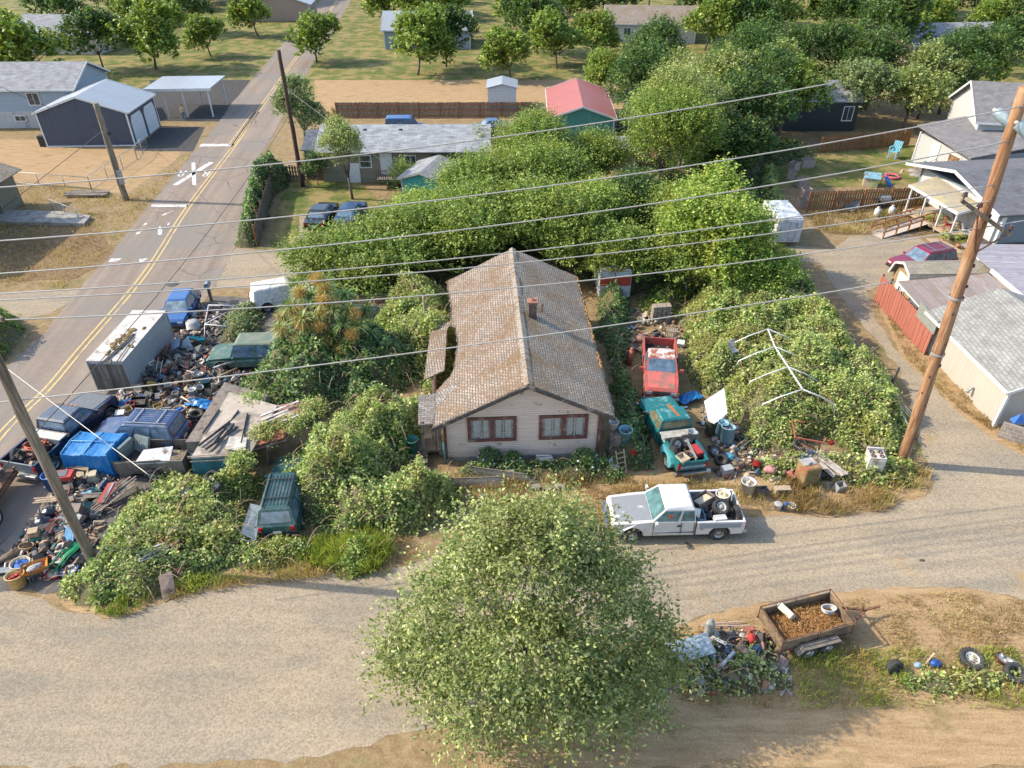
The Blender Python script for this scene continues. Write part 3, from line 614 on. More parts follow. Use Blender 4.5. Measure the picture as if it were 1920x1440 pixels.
def gable(name, label, loc, rz, W, L, he, hr, wall, roof, oh=.4, trim=M_WTRIM, cat='house', z0=0, group=None, th=.12, skirt=None, ohy=None):
 """box house: ridge along local y, gables on -y and +y; origin at ground centre"""
 e = empty(name, loc, rz, label, cat, group); ohy = oh if ohy is None else ohy
 b = MB(); x, y = W / 2, L / 2
 b.add([(-x, -y, z0), (x, -y, z0), (x, -y, he), (0, -y, hr), (-x, -y, he), (-x, y, z0), (x, y, z0), (x, y, he), (0, y, hr), (-x, y, he)],
          [(0, 1, 2, 3, 4), (6, 5, 9, 8, 7), (1, 6, 7, 2), (5, 0, 4, 9)]); b.build('wall', wall, e)
 s = (hr - he) / x; b = MB(); ex = x + oh; ze = he - s * oh; yy = y + ohy; t = th
 for sg in (-1, 1):
  pts = [(0, -yy, hr + t), (sg * ex, -yy, ze + t), (sg * ex, yy, ze + t), (0, yy, hr + t)]
  if sg < 0: pts = pts[::-1]
  b.slab(pts, t * .8)
 rf = b.build('roof', roof, e)
 if trim:
  b = MB()
  for sy in (-1, 1):
   for sg in (-1, 1): b.bar((0, sy * (yy + .02), hr + t * .45), (sg * (ex + .01), sy * (yy + .02), ze + t * .45), .04, .2)
  for sg in (-1, 1): b.bar((sg * (ex + .025), -yy, ze + .03), (sg * (ex + .025), yy, ze + .03), .05, .17)
  b.build('trim', trim, e)
  b = MB()
  for sx in (-1, 1):
   for sy in (-1, 1): b = MB(); b.box((sx * (x - .04), sy * (y - .04), (he + z0) / 2), (.14, .14, he - z0 - .05)); b.build('corner_board', trim, e)
 if skirt: b = MB(); b.box((0, 0, z0 / 2 + .05), (W + .06, L + .06, z0 + .1)); b.build('foundation', skirt, e)
 return e
def flatroof(name, pts_top, t, m, par=None):
 b = MB(); b.slab(pts_top, t); return b.build(name, m, par)

# --- the old bungalow in the middle ---
M_CREAM = strips('peeling_cream_lap_siding', (.86, .68, .56), (.36, .28, .22), .115, 1, .14, .09, .85, dirt=(.32, .26, .21), dirtamt=.24)
M_ROOFL = shingle('mossy_brown_shingles', (.38, .31, .25), (.13, .10, .075), moss=(.25, .16, .09), mossamt=.46, w=.24, h=.145, var=.26, bump_s=1, gap=.022)
M_ROOFR = shingle('grey_brown_shingles', (.43, .365, .29), (.15, .12, .09), moss=(.30, .20, .11), mossamt=.42, w=.22, h=.14, var=.22, bump_s=.9, gap=.02)
def roofgrid(name, par, ridge_z, eave_z, ex, y0, y1, side, m, eavefn=None, sag=.07, nz=.02, seed=3, nx=26, ny=56):
 rg = random.Random(seed); vs, uv = [], []; L = y1 - y0
 for j in range(ny + 1):
  t = j / ny; y = y0 + L * t; xe = eavefn(y) if eavefn else ex
  for i in range(nx + 1):
   s = i / nx; x = xe * s; zr = ridge_z - sag * math.sin(math.pi * t) * (1 - s * .5) - .04 * math.sin(t * 19) * (1 - s)
   z = ridge_z + (eave_z - ridge_z) * (x / ex) - (ridge_z - zr) + math.sin(y * 1.7 + x * 2.1) * nz + rg.uniform(-.006, .006)
   if i == nx: y_ = y + rg.uniform(-.03, .03); x_ = x + rg.uniform(-.06, .05)
   else: y_, x_ = y, x
   vs.append((side * x_, y_, z)); sl = math.hypot(ex, ridge_z - eave_z) / ex; uv.append((y, -x * sl))
 fs = []
 for j in range(ny):
  for i in range(nx):
   a = j * (nx + 1) + i; q = (a, a + 1, a + nx + 2, a + nx + 1); fs.append(q if side > 0 else q[::-1])
 n = len(vs); under = [(p[0], p[1], p[2] - .1) for p in vs]; rim = [j * (nx + 1) + nx for j in range(ny + 1)]
 fs2 = [tuple(n + k for k in f[::-1]) for f in fs]
 for a, c in zip(rim[:-1], rim[1:]): fs2.append((a, n + a, n + c, c))
 for r0 in (0, ny):
  for i in range(nx): a = r0 * (nx + 1) + i; fs2.append((a, a + 1, n + a + 1, n + a))
 me = bpy.data.meshes.new(name); me.from_pydata(vs + under, [], fs + fs2); me.materials.append(m); ul = me.uv_layers.new(name='UVMap'); UV = uv + uv
 ul.data.foreach_set('uv', np.array([UV[l.vertex_index] for l in me.loops], np.float32).ravel())
 for p in me.polygons: p.use_smooth = p.index < len(fs)
 o = bpy.data.objects.new(name, me); COL.objects.link(o); o.parent = par; return o
HX, HY, HRZ = .73, 25.6, R(2.9)
bung = empty('bungalow', (HX, HY, 0), HRZ, 'old cream bungalow with a mossy shingle roof in the middle of the overgrown lot', 'house')
RZ, EL, ER = 4.78, 2.50, 2.78
def lfn(y):
 pts = [(-.1, 4.4), (2.9, 4.35), (3.4, 3.75), (4.2, 3.45), (6.5, 3.3), (8.2, 3.45), (8.7, 3.75), (10.5, 3.7), (14.3, 4.1)]
 for (a, u), (c, v) in zip(pts[:-1], pts[1:]):
  if y <= c: return u + (v - u) * (y - a) / (c - a)
 return 4.1
r1 = roofgrid('roof', bung, RZ, EL, 4.4, 0, 14.2, -1, M_ROOFL, lfn, seed=4); r1['label'] = 'sunlit left slope with brown moss'
r2 = roofgrid('roof', bung, RZ, ER, 4.07, 0, 14.2, 1, M_ROOFR, None, seed=5); r2['label'] = 'greyer right slope of the roof'
b = MB(); rg = random.Random(2)
for i in range(28):
 y = .02 + i * .507; zz = RZ + .012 - .07 * math.sin(math.pi * y / 14.2) - .04 * math.sin(y / 14.2 * 19)
 b.M = TR((0, y + .25, zz), rg.uniform(-.03, .03)); b.slab([(-.2, -.26, -.075), (0, -.26, .035), (0, .26, .03), (-.2, .26, -.08)], .03); b.slab([(0, -.26, .035), (.2, -.26, -.075), (.2, .26, -.08), (0, .26, .03)], .03)
b.build('ridge_cap', plain('pale_ridge_cap', (.29, .25, .20), .9, var=.25, dirt=(.25, .17, .1), dirtamt=.3), r1)
b = MB(); WL, WR, YF, YB = -3.85, 3.42, .5, 13.8
def rz_at(x): return RZ - .16 - abs(x) * ((RZ - EL) / 4.4 if x < 0 else (RZ - ER) / 4.07)
b.add([(WL, YF, .15), (WR, YF, .15), (WR, YF, rz_at(WR)), (0, YF, RZ - .16), (WL, YF, rz_at(WL)), (WL + .9, YB, .15), (WR, YB, .15), (WR, YB, rz_at(WR)), (0, YB, RZ - .16), (WL + .9, YB, rz_at(WL + .9)),
       (WL, 3.2, .15), (WL, 3.2, rz_at(WL)), (WL + .9, 3.2, .15), (WL + .9, 3.2, rz_at(WL + .9))],
      [(0, 1, 2, 3, 4), (6, 5, 9, 8, 7), (1, 6, 7, 2), (10, 0, 4, 11), (12, 10, 11, 13), (5, 12, 13, 9)]); b.build('wall', M_CREAM, bung)
b = MB(); b.box(((WL + WR) / 2, YF + .1, .1), (WR - WL + .05, .3, .35)); b.build('foundation', M_CONC, bung)
b = MB()
for sg, ex, ez in ((-1, 4.4, EL), (1, 4.07, ER)):
 b.bar((0, -.02, RZ - .12), (sg * ex, -.02, ez - .12), .05, .2); b.bar((0, .12, RZ - .22), (sg * ex * .985, .12, ez - .2), .04, .12)
b.build('rake_board', plain('dark_weathered_fascia', (.10, .08, .07), .9, var=.4, dirt=(.35, .3, .25), dirtamt=.25), bung)
b = MB(); b.box((WR + .0, YF - .02, 1.45), (.14, .16, 2.4)); b.build('corner_board', M_RBROWN, bung); b = MB(); b.box((WL - .0, YF - .02, 1.3), (.12, .14, 2.2)); b.build('corner_board', M_RBROWN, bung)
for u in (-1.64, 1.72):
 w_ = window(bung, TR((u, YF, 1.94)), 0, 0, 2.0, 1.12, M_RBROWN, M_GLASS2, nx=2, ny=1, fw=.15)
 b = MB(); b.box((u, YF - .055, 1.94), (.2, .07, 1.12)); b.build('mullion', M_RBROWN, w_)
 b = MB()
 for du in (-.52, .52): b.box((u + du, YF - .035, 1.94), (.035, .04, 1.12)); b.box((u + du, YF - .03, 1.72), (.8, .04, .03))
 b.build('muntin', plain('old_cream_muntin', (.5, .44, .38), .7), w_)
 b = MB()
 for k, (du, ww) in enumerate(((-.72, .3), (-.3, .22), (.3, .25), (.75, .28))): b.box((u + du, YF - .018, 1.98), (ww, .012, 1.0))
 b.build('curtain', plain('pale_curtain', (.42, .42, .38), .9, var=.2, scale=14), w_)
# chimney, vent
cy_ = 6.65; b = MB(); b.box((.66, cy_, 4.6), (.42, .42, 1.3)); ch = b.build('chimney', shingle('chimney_brick', (.20, .12, .09), (.10, .08, .07), w=.2, h=.08, gap=.012), bung)
b = MB(); b.box((.66, cy_, 5.29), (.52, .52, .1)); b.lathe([(.09, 5.33), (.1, 5.45), (.07, 5.45), (.06, 5.35)], 10, M=TR((.66, cy_, 0))); b.build('chimney_cap', plain('terracotta_cap', (.36, .16, .11), .9), ch)
b = MB(); b.tube([(1.25, 7.6, 4.0), (1.25, 7.6, 4.5)], .045, 8); b.tube([(1.25, 7.6, 4.5), (1.3, 7.62, 4.55)], .06, 8); b.build('vent_pipe', M_RUST, bung)
# side wing and porch on the left
b = MB(); b.slab([(-4.85, 8.3, 2.45), (-5.0, 4.3, 2.2), (-3.95, 4.5, 2.62), (-3.9, 8.2, 2.75)], .08); b.slab([(-4.85, 8.3, 2.46), (-3.9, 8.2, 2.76), (-3.6, 9.1, 2.85), (-4.6, 9.0, 2.5)], .08)
w1 = b.build('side_roof', M_ROOFL, bung); b = MB(); b.box((-4.6, 6.3, 1.0), (.1, 3.8, 2.2)); b.build('side_wall', M_CREAM, bung)
b = MB(); b.slab([(-5.15, 2.4, 2.62), (-5.05, .35, 2.42), (-4.25, .38, 2.45), (-4.3, 2.45, 2.66)], .09); b.slab([(-4.3, 2.45, 2.67), (-4.25, 1.2, 2.5), (-3.1, 2.3, 3.1), (-3.2, 2.75, 3.12)], .07)
b.build('porch_roof', shingle('porch_grey_shingles', (.30, .26, .22), (.1, .09, .08), w=.3, h=.14, gap=.015), bung)
b = MB(); b.box((-4.9, .5, 1.25), (.12, .12, 2.5)); b.box((-4.3, .6, 1.6), (.1, .1, 1.8)); b.box((-4.1, .45, 1.5), (.16, .1, 2.0)); b.build('porch_post', M_DWOOD, bung)
b = MB(); b.box((-4.65, 1.6, .45), (1.3, 1.7, .12)); b.build('porch_floor', M_DWOOD, bung)
b = MB()
for i in range(4): b.box((-5.25, .55 - i * .34, .42 - i * .12), (1.0, .34, .12)); b.box((-5.25, .55 - i * .34, (.42 - i * .12) / 2 - .03), (.98, .3, max(.04, .4 - i * .12)))
b.build('step', plain('mossy_concrete_step', (.13, .11, .09), .95, var=.4), bung)
b = MB(); b.tube([(-3.95, .3, 2.3), (-3.94, .28, 1.4)], .045, 8, mi=0); b.tube([(-3.94, .28, 1.4), (-3.9, .2, .1)], .045, 8, mi=1)
b.build('downspout', [plain('yellow_paint', (.48, .30, .07), .6), plain('teal_paint', (.03, .22, .24), .5)], bung)
# gutter moss along right eave
b = MB(); rg = random.Random(5)
for i in range(70):
 y = rg.uniform(4, 14); b.blob((4.0 + rg.uniform(-.04, .05), y, 2.83), (.05, rg.uniform(.1, .25), .03), n=5, m=3, jit=.3, rng=rg)
b.build('moss', plain('orange_moss', (.34, .18, .06), 1, var=.4), bung)

# --- navy shop ---
M_NAVY = strips('navy_metal_siding', (.055, .075, .115), (.03, .04, .065), .23, 0, .12, .12, .5, bump_s=.3)
M_MROOF = strips('grey_metal_roof', (.36, .38, .40), (.22, .24, .26), .3, 0, .08, .08, .4, bump_s=.3)
nv = gable('metal_shop', 'navy blue metal shop with two white garage doors beside the road', (-44.35, 79.2, 0), R(2.5), 9.1, 7.4, 3.4, 4.9, M_NAVY, M_MROOF, .25, M_WTRIM, 'garage', ohy=.15)
Mw = wallm(9.1, 7.4, 'R')
for u in (-1.75, 1.75):
 b = MB(); b.M = Mw @ TR((u, 0, 0)); pts = [(-1.45, .05), (1.45, .05), (1.45, 2.3), (1.1, 2.85), (-1.1, 2.85), (-1.45, 2.3)]
 b.add([(p[0], -.06, p[1]) for p in pts] + [(p[0], 0.02, p[1]) for p in pts], [tuple(range(6))] + [(i, i + 6, (i + 1) % 6 + 6, (i + 1) % 6) for i in range(6)]); gd = b.build('garage_door', strips('white_panel_door', (.72, .74, .76), (.45, .47, .5), .5, 1, .04, .04, .6), nv)
b = MB(); b.box((-4.9, -3.4, .55), (.8, .6, 1.1)); bn = b.build('utility_cabinet', M_BLACKP, nv)
b = MB(); b.box((0, -3.75, .06), (9.2, .06, .12)); b.build('base_trim', M_WTRIM, nv)
# --- pale blue house top left ---
M_PBLUE = strips('pale_blue_lap_siding', (.36, .43, .49), (.24, .29, .34), .2, 1, .08, .05, .8)
M_STUCCO = plain('whitewashed_foundation', (.50, .49, .47), .9, var=.12, dirt=(.3, .3, .3), dirtamt=.2)
M_GSH = shingle('grey_shingles', (.33, .33, .33), (.17, .17, .18), w=.5, h=.17, var=.2, gap=.015)
pb = gable('blue_house', 'pale blue house on a white foundation behind the navy shop', (-56.5, 86.5, 0), R(2), 8.5, 16, 4.2, 6.0, M_PBLUE, M_GSH, .4, M_WTRIM, 'house', z0=1.7, skirt=M_STUCCO)
pb.rotation_euler.z = R(92); Mw = wallm(8.5, 16, 'L')
for u in (-5.5, -1.5, 3.5): window(pb, Mw, u, 3.1, 1.2, 1.2)
window(pb, Mw, 1.3, 1.05, 1.1, .5, off=.04)
# --- carport with person ---
cp = empty('carport', (-39.3, 89.5, 0), R(3), 'open carport with a flat pale roof on posts over dark blacktop', 'carport')
b = MB(); b.box((.6, 0, 3.2), (7.5, 6.4, .18)); b.build('roof', M_MROOF, cp); b = MB(); b.box((.6, -3.22, 3.15), (7.6, .08, .3)); b.build('fascia', M_WTRIM, cp)
for x in (-1.2, 1.0, 3.9):
 for y in (-2.9, 2.9): b = MB(); b.bar((x, y, 0), (x, y, 3.12), .14); b.build('post', M_WTRIM, cp)
# --- tan house behind the trees ---
M_TANL = strips('olive_tan_lap_siding', (.27, .24, .17), (.15, .13, .09), .2, 1, .1, .08, .85)
M_LGSH = shingle('light_grey_shingles', (.36, .375, .385), (.22, .23, .25), w=.6, h=.18, var=.22, gap=.012)
th = gable('long_house', 'long low olive tan house under a plain light grey roof', (-9.9, 68.0, 0), R(90.6), 6.6, 15.0, 2.95, 4.2, M_TANL, M_LGSH, .45, None, 'house')
Mw = wallm(6.6, 15.0, 'L')
# left wall faces the camera when the ridge runs east-west
door(th, Mw, -1.6, .75, .9, 2.0); window(th, Mw, -3.5, 1.95, .95, 1.0, nx=1, ny=2); window(th, Mw, .6, 1.95, .9, .95, nx=2); window(th, Mw, 5.6, 2.1, .8, .6, nx=1)
window(th, Mw, 3.0, 1.7, .9, 1.8, pane=M_BLACKP, frame=M_TANL, nx=1)
door(th, Mw, -4.6, .0, .8, 1.7, off if False else M_WTRIM)
b = MB(); b.M = Mw; b.box((-.2, -.9, .72), (4.4, 1.7, .1))
b.build('deck', M_DWOOD, th); b = MB(); b.M = Mw
for i in range(22): b.box((-2.35 + i * .205, -1.7, 1.2), (.04, .04, .9))
b.box((-.2, -1.7, 1.65), (4.5, .08, .06)); b.box((-.2, -1.7, .8), (4.5, .06, .05)); b.build('deck_railing', plain('dark_brown_rail', (.06, .045, .035), .8), th)
for u in (-3.7, -.4): b = MB(); b.M = TR((1.4, -u, 3.85)) ; b.box((-3.0 + .9, 0, .12), (.35, .35, .25), taper=.8); b.build('roof_vent', M_BLACKP, th)
tl = gable('lean_to', 'dark shingled low annex at the road end of the long tan house', (-18.3, 68.5, 0), R(90), 6.0, 1.6, 2.7, 3.6, M_TANL, shingle('dark_slate_shingles', (.13, .15, .18), (.07, .08, .1), w=.4, h=.17), .2, None, 'shed')
# --- fences ---
def plank_fence(name, label, a, c, h, m, pw=.14, gap=.012, posts=2.4, jit=.04, cat='fence', group=None, side=1, lean=0, rails=True, pm=None, seed=1):
 a = Vector((a[0], a[1], 0)); c = Vector((c[0], c[1], 0)); d = c - a; L = d.length; e = empty(name, a, math.atan2(d.y, d.x), label, cat, group); rg = random.Random(seed)
 b = MB(); n = int(L / (pw + gap))
 for i in range(n):
  x = (i + .5) * L / n; hh = h + rg.uniform(-jit, jit); t = rg.uniform(-.01, .01)
  b.box((x, t, hh / 2 + .03), (L / n - gap, .022, hh))
 o = b.build('boards', m, e)
 b = MB()
 if rails:
  for z in (.3, h * .55, h - .2): b.box((L / 2, side * .05, z), (L, .05, .09))
  b.build('rail', pm or m, e)
 for i in range(int(L / posts) + 1):
  b = MB(); x = min(L, i * posts); b.box((x, side * .12, h / 2 + .05), (.1, .1, h + .12)); b.build('post', pm or m, e)
 return e
M_FGREY = strips('grey_brown_fence_boards', (.20, .15, .115), (.05, .04, .03), .15, 0, .1, .3)
M_FRED = strips('faded_red_fence_boards', (.44, .145, .095), (.16, .05, .03), .15, 0, .1, .18)
M_FBRN = strips('golden_brown_fence_boards', (.27, .155, .06), (.07, .035, .015), .15, 0, .12, .3)
M_FORG = plain('orange_brown_post', (.33, .14, .06), .85, var=.3)
plank_fence('board_fence', 'tall grey brown board fence along the hay field behind the long tan house', (-20.5, 86.2), (3.0, 86.4), 1.75, M_FGREY, pm=M_FORG, side=-1)
plank_fence('board_fence', 'faded red board fence between the gravel lane and the small barn shed', (24.15, 42.0), (24.35, 35.3), 1.85, M_FRED, side=1, jit=.03)
plank_fence('board_fence', 'golden brown board fence with a barbecue and satellite dishes before it', G(1510, 398)[:2], (36.2, 58.6), 1.75, M_FBRN, pw=.17, gap=.05, side=-1, pm=M_FORG)
plank_fence('board_fence', 'orange brown board fence at the back of the lawn under the dark trees', (31.5, 73.4), (41.8, 75.8), 1.6, M_FBRN, pw=.17, gap=.03, side=-1, pm=M_FORG, seed=4)
plank_fence('board_fence', 'ivy covered grey fence leading away from the gravel alley, orange at its near end', G(485, 462)[:2], G(515, 352)[:2], 1.7, M_FGREY, side=1, pm=M_FORG)
plank_fence('board_fence', 'short dark slatted fence in the shade behind the dark wooden pole', (-21.8, 65.5), (-16.6, 65.0), 1.3, M_FGREY, pw=.16, gap=.1, seed=5)
# --- green shop, grey shed, turquoise shed ---
M_GRN = strips('sea_green_metal_siding', (.06, .29, .24), (.03, .17, .14), .25, 0, .12, .12, .5)
M_RROOF = strips('red_metal_roof', (.42, .12, .09), (.3, .08, .06), .3, 0, .06, .1, .5)
gs = gable('green_shop', 'sea green metal shop with a red metal roof beyond the trees', (7.6, 84.2, 0), R(-1), 6.8, 12.5, 2.2, 3.35, M_GRN, M_RROOF, .25, M_WTRIM, 'shop')
gh = gable('grey_shed', 'small shed with brown grey shingles in front of the green shop', (9.9, 69.9, 0), R(90), 3.6, 3.8, 2.0, 2.4, plain('tan_wall', (.36, .31, .24)), M_GSH, .25, M_WTRIM, 'shed')
tq = gable('turquoise_shed', 'turquoise shed with a torn grey roof half hidden by trees', (-7.0, 60.2, 0), R(-16), 3.6, 4.2, 2.5, 3.1, plain('turquoise_paint', (.03, .30, .27), .6, var=.15, dirt=(.05, .16, .14), dirtamt=.2), M_GSH, .25, plain('grey_trim', (.4, .4, .38)), 'shed')
wb = gable('white_building', 'low white building at the far end of the hay field fence', (-1.2, 91.5, 0), 0, 3.4, 4, 2.6, 3.0, plain('white_wall', (.6, .62, .62)), M_MROOF, .2, None, 'building')
# --- far neighbours above the photo's top edge (the street goes on) ---
for i, (x, y, W_, L_, rz, wc, nm) in enumerate(((-72, 128, 9, 13, 88, (.5, .45, .36), 'far cream house left of the road'), (-14, 132, 9, 14, 92, (.30, .36, .40), 'far blue grey house right of the road'), (24, 138, 10, 15, 85, (.55, .53, .48), 'far white house behind the tall trees'), (66, 120, 10, 14, 95, (.35, .28, .2), 'far brown house on the right'), (-46, 160, 12, 9, 5, (.42, .3, .22), 'farthest tan house beside the road'))):
 h = gable('far_house', nm, (x, y, 0), R(rz), W_, L_, 3.0, 5.0, plain('far_wall_%d' % i, wc), [M_GSH, M_MROOF, M_ROOFR][i % 3], .4, M_WTRIM, 'house', group='houses down the street')
 for sd_ in 'LR':
  for u in (-4, 0, 4): window(h, wallm(W_, L_, sd_), u, 1.7, 1.1, 1.1)
# dark house among the trees
dk = gable('dark_house', 'very dark green house hidden among the trees above the lawn', (33.5, 84, 0), R(90), 6, 9, 3.2, 4.6, plain('dark_green_wall', (.018, .035, .035)), M_GSH, .3, None, 'house')
window(dk, wallm(6, 9, 'L'), -2.5, 2.0, .9, 1.1, plain('teal_frame', (.1, .28, .26))); window(dk, wallm(6, 9, 'L'), 3.4, 1.9, 1.0, 1.4, M_WTRIM)
# --- right hand grey houses ---
M_LGRY = strips('light_grey_board_siding', (.52, .52, .49), (.34, .34, .33), .2, 0, .08, .05, .8)
M_SHGRY = shingle('asphalt_grey_shingles', (.25, .235, .225), (.14, .13, .13), w=.4, h=.15, var=.15, gap=.012)
M_DSH = shingle('dark_grey_shingles', (.16, .16, .17), (.09, .09, .1), w=.4, h=.15, var=.15, gap=.01)
uh = gable('upper_house', 'two storey grey house with white trimmed gables at the right edge', (50.0, 71.5, 0), R(78), 8.4, 11, 4.6, 7.0, M_LGRY, M_SHGRY, .45, M_WTRIM, 'house')
b = MB(); bx0, bx1, by0, by1 = -4.2, 4.2, -5.55, -5.5
Mw = wallm(8.4, 11, 'F')
window(uh, Mw, 0, 5.2, .8, 1.3, nx=1, ny=2); 
# front annex with its low roof
an = empty('annex', (42.0, 66.2, 0), R(0), 'light grey porch room with a white door and wide window below the two storey house', 'building')
b = MB(); pf = [(-1.2, -3.0), (6.0, -1.2), (5.6, 6.4), (-2.2, 4.4)]; b.prism(pf, 0, 2.75); b.build('wall', M_LGRY, an)
b = MB(); b.slab([(-1.6, -3.6, 2.9), (6.2, -1.6, 3.5), (5.6, 6.6, 4.3), (-2.7, 4.6, 3.5)], .14); b.build('roof', M_SHGRY, an)
b = MB(); b.bar((-1.2, -3.0, 0), (-1.2, -3.0, 2.7), .18); b.bar((-1.2, -3.05, .1), (6.0, -1.25, .1), .1); b.bar((-2.2, 4.4, 0), (-2.2, 4.4, 2.9), .16); b.build('corner_board', M_WTRIM, an)
aw = math.atan2(-7.4, 1.0); Ma = TR((-1.7, .7, 0), aw)
window(an, Ma, 1.8, 1.75, 1.5, 1.1, nx=1, pane=plain('window_with_clutter', (.25, .14, .08), .3, var=.8, scale=5)); door(an, Ma, -1.0, .5, .95, 2.0)
b = MB()
for i in range(3): b.M = Ma @ TR((-1.0, -.3 - i * .3, 0)); b.box((0, 0, .2 - i * .06), (1.3, .3, .4 - i * .12))
b.build('step', M_DWOOD, an); b = MB(); b.M = Ma; b.tube([(-.3, -.15, .5), (-.3, -.15, 1.35), (-.3, -1.2, .95), (-.3, -1.2, .1)], .035, 6); b.build('handrail', M_DWOOD, an)
# lower grey house with porch and ramp
lh = empty('lower_house', (36.4, 50.0, 0), 0, 'blue grey single storey house with a wide grey roof and a cluttered white porch', 'house')
M_BG = plain('blue_grey_wall', (.20, .25, .29), .8, var=.1)
b = MB(); b.prism([(0, 0), (22, 2.5), (21, 13), (-1.2, 10.5)], .5, 3.0); b.build('wall', M_BG, lh); b = MB(); b.prism([(-.03, .03), (22, 2.53), (21, 13), (-1.2, 10.5)], -.1, .5); b.build('foundation', plain('dark_block', (.09, .08, .08), .9), lh)
b = MB(); b.slab([(-.9, -.7, 2.95), (22.5, 1.9, 3.2), (22, 7.2, 4.5), (-1.6, 5.2, 4.3)], .16); b.slab([(-1.6, 5.2, 4.3), (22, 7.2, 4.5), (21.6, 13.4, 3.2), (-2.3, 11.2, 2.95)], .16); b.build('roof', M_DSH, lh)
b = MB(); b.bar((-.95, -.72, 2.9), (-1.65, 5.2, 4.22), .06, .22); b.bar((-1.65, 5.2, 4.22), (-2.35, 11.2, 2.88), .06, .22); b.bar((.02, -.04, 0), (.02, -.04, 2.85), .2); b.build('trim', M_WTRIM, lh)
b = MB(); b.slab([(-3.9, 6.8, 2.6), (-2.6, 1.5, 2.35), (-.75, 1.9, 2.75), (-1.5, 7.6, 3.0)], .12); b.build('porch_roof', plain('mossy_tan_rolled_roof', (.36, .31, .22), .95, var=.15, dirt=(.45, .38, .2), dirtamt=.35, dscale=1), lh)
b = MB(); b.bar((-3.95, 6.85, 2.5), (-2.62, 1.42, 2.25), .06, .2); b.bar((-2.6, 1.42, 2.25), (-.8, 1.8, 2.62), .06, .2); b.build('porch_fascia', M_WTRIM, lh)
for x, y in ((-2.5, 1.6), (-2.85, 3.2), (-3.25, 5.0), (-3.7, 6.6)): b = MB(); b.bar((x, y, .1), (x, y, 2.3), .12); b.build('porch_post', M_WTRIM, lh)
b = MB(); b.prism([(-2.6, 1.5), (-.05, 1.7), (-.9, 7.4), (-3.8, 6.8)], .3, .5); b.build('porch_floor', M_LWOOD, lh)
b = MB(); b.prism([(-.2, .3), (0, .3), (-1.1, 10), (-1.3, 10)], .5, 2.9); b.build('porch_wall', plain('porch_white_siding', (.6, .6, .58)), lh)
door(lh, TR((-.45, 3.4, 0), R(-84)), 0, .5, .9, 2.0, M_RBROWN)
b = MB(); b.tube([(2.0, 5.6, 4.35), (2.0, 5.6, 4.7)], .06, 8); b.build('vent_pipe', M_WTRIM, lh)
rp = empty('wheelchair_ramp', (28.9, 51.9, 0), math.atan2(2.2, 5.0), 'wooden wheelchair ramp with orange brown railings leading up to the porch', 'ramp')
b = MB(); b.slab([(0, 0, .06), (5.3, 0, .5), (5.3, 1.3, .5), (0, 1.3, .06)], .05); b.build('ramp_deck', plain('pale_plywood_deck', (.52, .44, .36), .9, var=.1), rp)
for y in (.02, 1.28):
 b = MB()
 for x in (0.1, 1.4, 2.7, 4.0, 5.2): b.bar((x, y, 0), (x, y, .95 + x * .083), .09)
 for z in (.9, .5): b.bar((0, y + .05, z), (5.3, y + .05, z + .44), .05, .1)
 b.build('railing', M_FORG, rp)
# --- tan garage with grey roof ---
M_TANV = strips('tan_grooved_panel', (.50, .445, .37), (.35, .30, .24), .3, 0, .03, .04, .8)
M_HEX = shingle('grey_green_shingles', (.31, .305, .275), (.2, .195, .18), w=.42, h=.2, var=.14, gap=.02)
ga = empty('tan_garage', (24.75, 28.6, 0), 0, 'long tan garage with a grey green shingle roof along the gravel lane', 'garage')
b = MB(); b.add([(0, 0, 0), (7.6, .6, 0), (7.2, 8.2, 0), (-.1, 7.6, 0), (0, 0, 2.45), (7.6, .6, 2.45), (7.2, 8.2, 2.45), (-.1, 7.6, 2.3), (3.8, .3, 4.15), (3.55, 7.9, 3.6)], [(0, 1, 5, 8, 4), (1, 2, 6, 5), (2, 3, 7, 9, 6), (3, 0, 4, 7)]); b.build('wall', M_TANV, ga)
b = MB(); b.slab([(3.8, -.2, 4.28), (3.45, 8.2, 3.72), (-.45, 7.9, 2.3), (-.35, -.3, 2.4)], .1); b.slab([(7.9, .2, 2.4), (7.5, 8.5, 2.3), (3.45, 8.2, 3.72), (3.8, -.2, 4.28)], .1); b.build('roof', M_HEX, ga)
b = MB(); b.bar((-.4, -.3, 2.34), (-.5, 7.9, 2.22), .07, .15); b.bar((-.1, -.12, .1), (-.1, -.12, 2.3), .12); b.bar((3.8, -.24, 4.2), (-.38, -.34, 2.32), .05, .16); b.build('trim', M_WTRIM, ga)
b = MB(); b.tube([(0, 2.3, .75), (-.2, 2.3, .75), (-.3, 2.28, .62)], .07, 8); b.tube([(-.32, 2.28, .68), (-.32, 2.28, .52)], .09, 8); b.build('dryer_vent', M_GALV, ga)
b = MB(); b.slab([(24.15, 38.3, 2.35), (24.75, 36.4, 2.3), (27.6, 36.6, 3.2), (26.8, 39.0, 2.6)], .05)
# translucent patio roof made of sheets
pr = empty('patio_roof', (25.0, 36.6, 0), 0, 'see through corrugated patio roof with brown leaves between the barn shed and garage', 'patio roof')
M_PLAST = strips('weathered_plastic_sheet', (.30, .24, .20), (.2, .155, .13), .62, 0, .05, .25, .35, dirt=(.30, .19, .10), dirtamt=.4)
M_PLAST2 = strips('weathered_plastic_sheet_panels', (.36, .31, .31), (.24, .2, .2), .35, 1, .12, .25, .35, dirt=(.30, .22, .2), dirtamt=.35)
b = MB(); b.slab([(-.5, 4.0, 2.15), (-.6, .2, 2.1), (5.2, .9, 2.7), (5.0, 4.0, 2.7)], .03); b.build('roof_sheet', M_PLAST, pr)
b = MB(); b.slab([(5.3, 8.0, 2.9), (5.1, -.6, 2.85), (12.5, -.8, 2.5), (12.5, 8.5, 2.6)], .03); b.build('roof_sheet', M_PLAST2, pr)
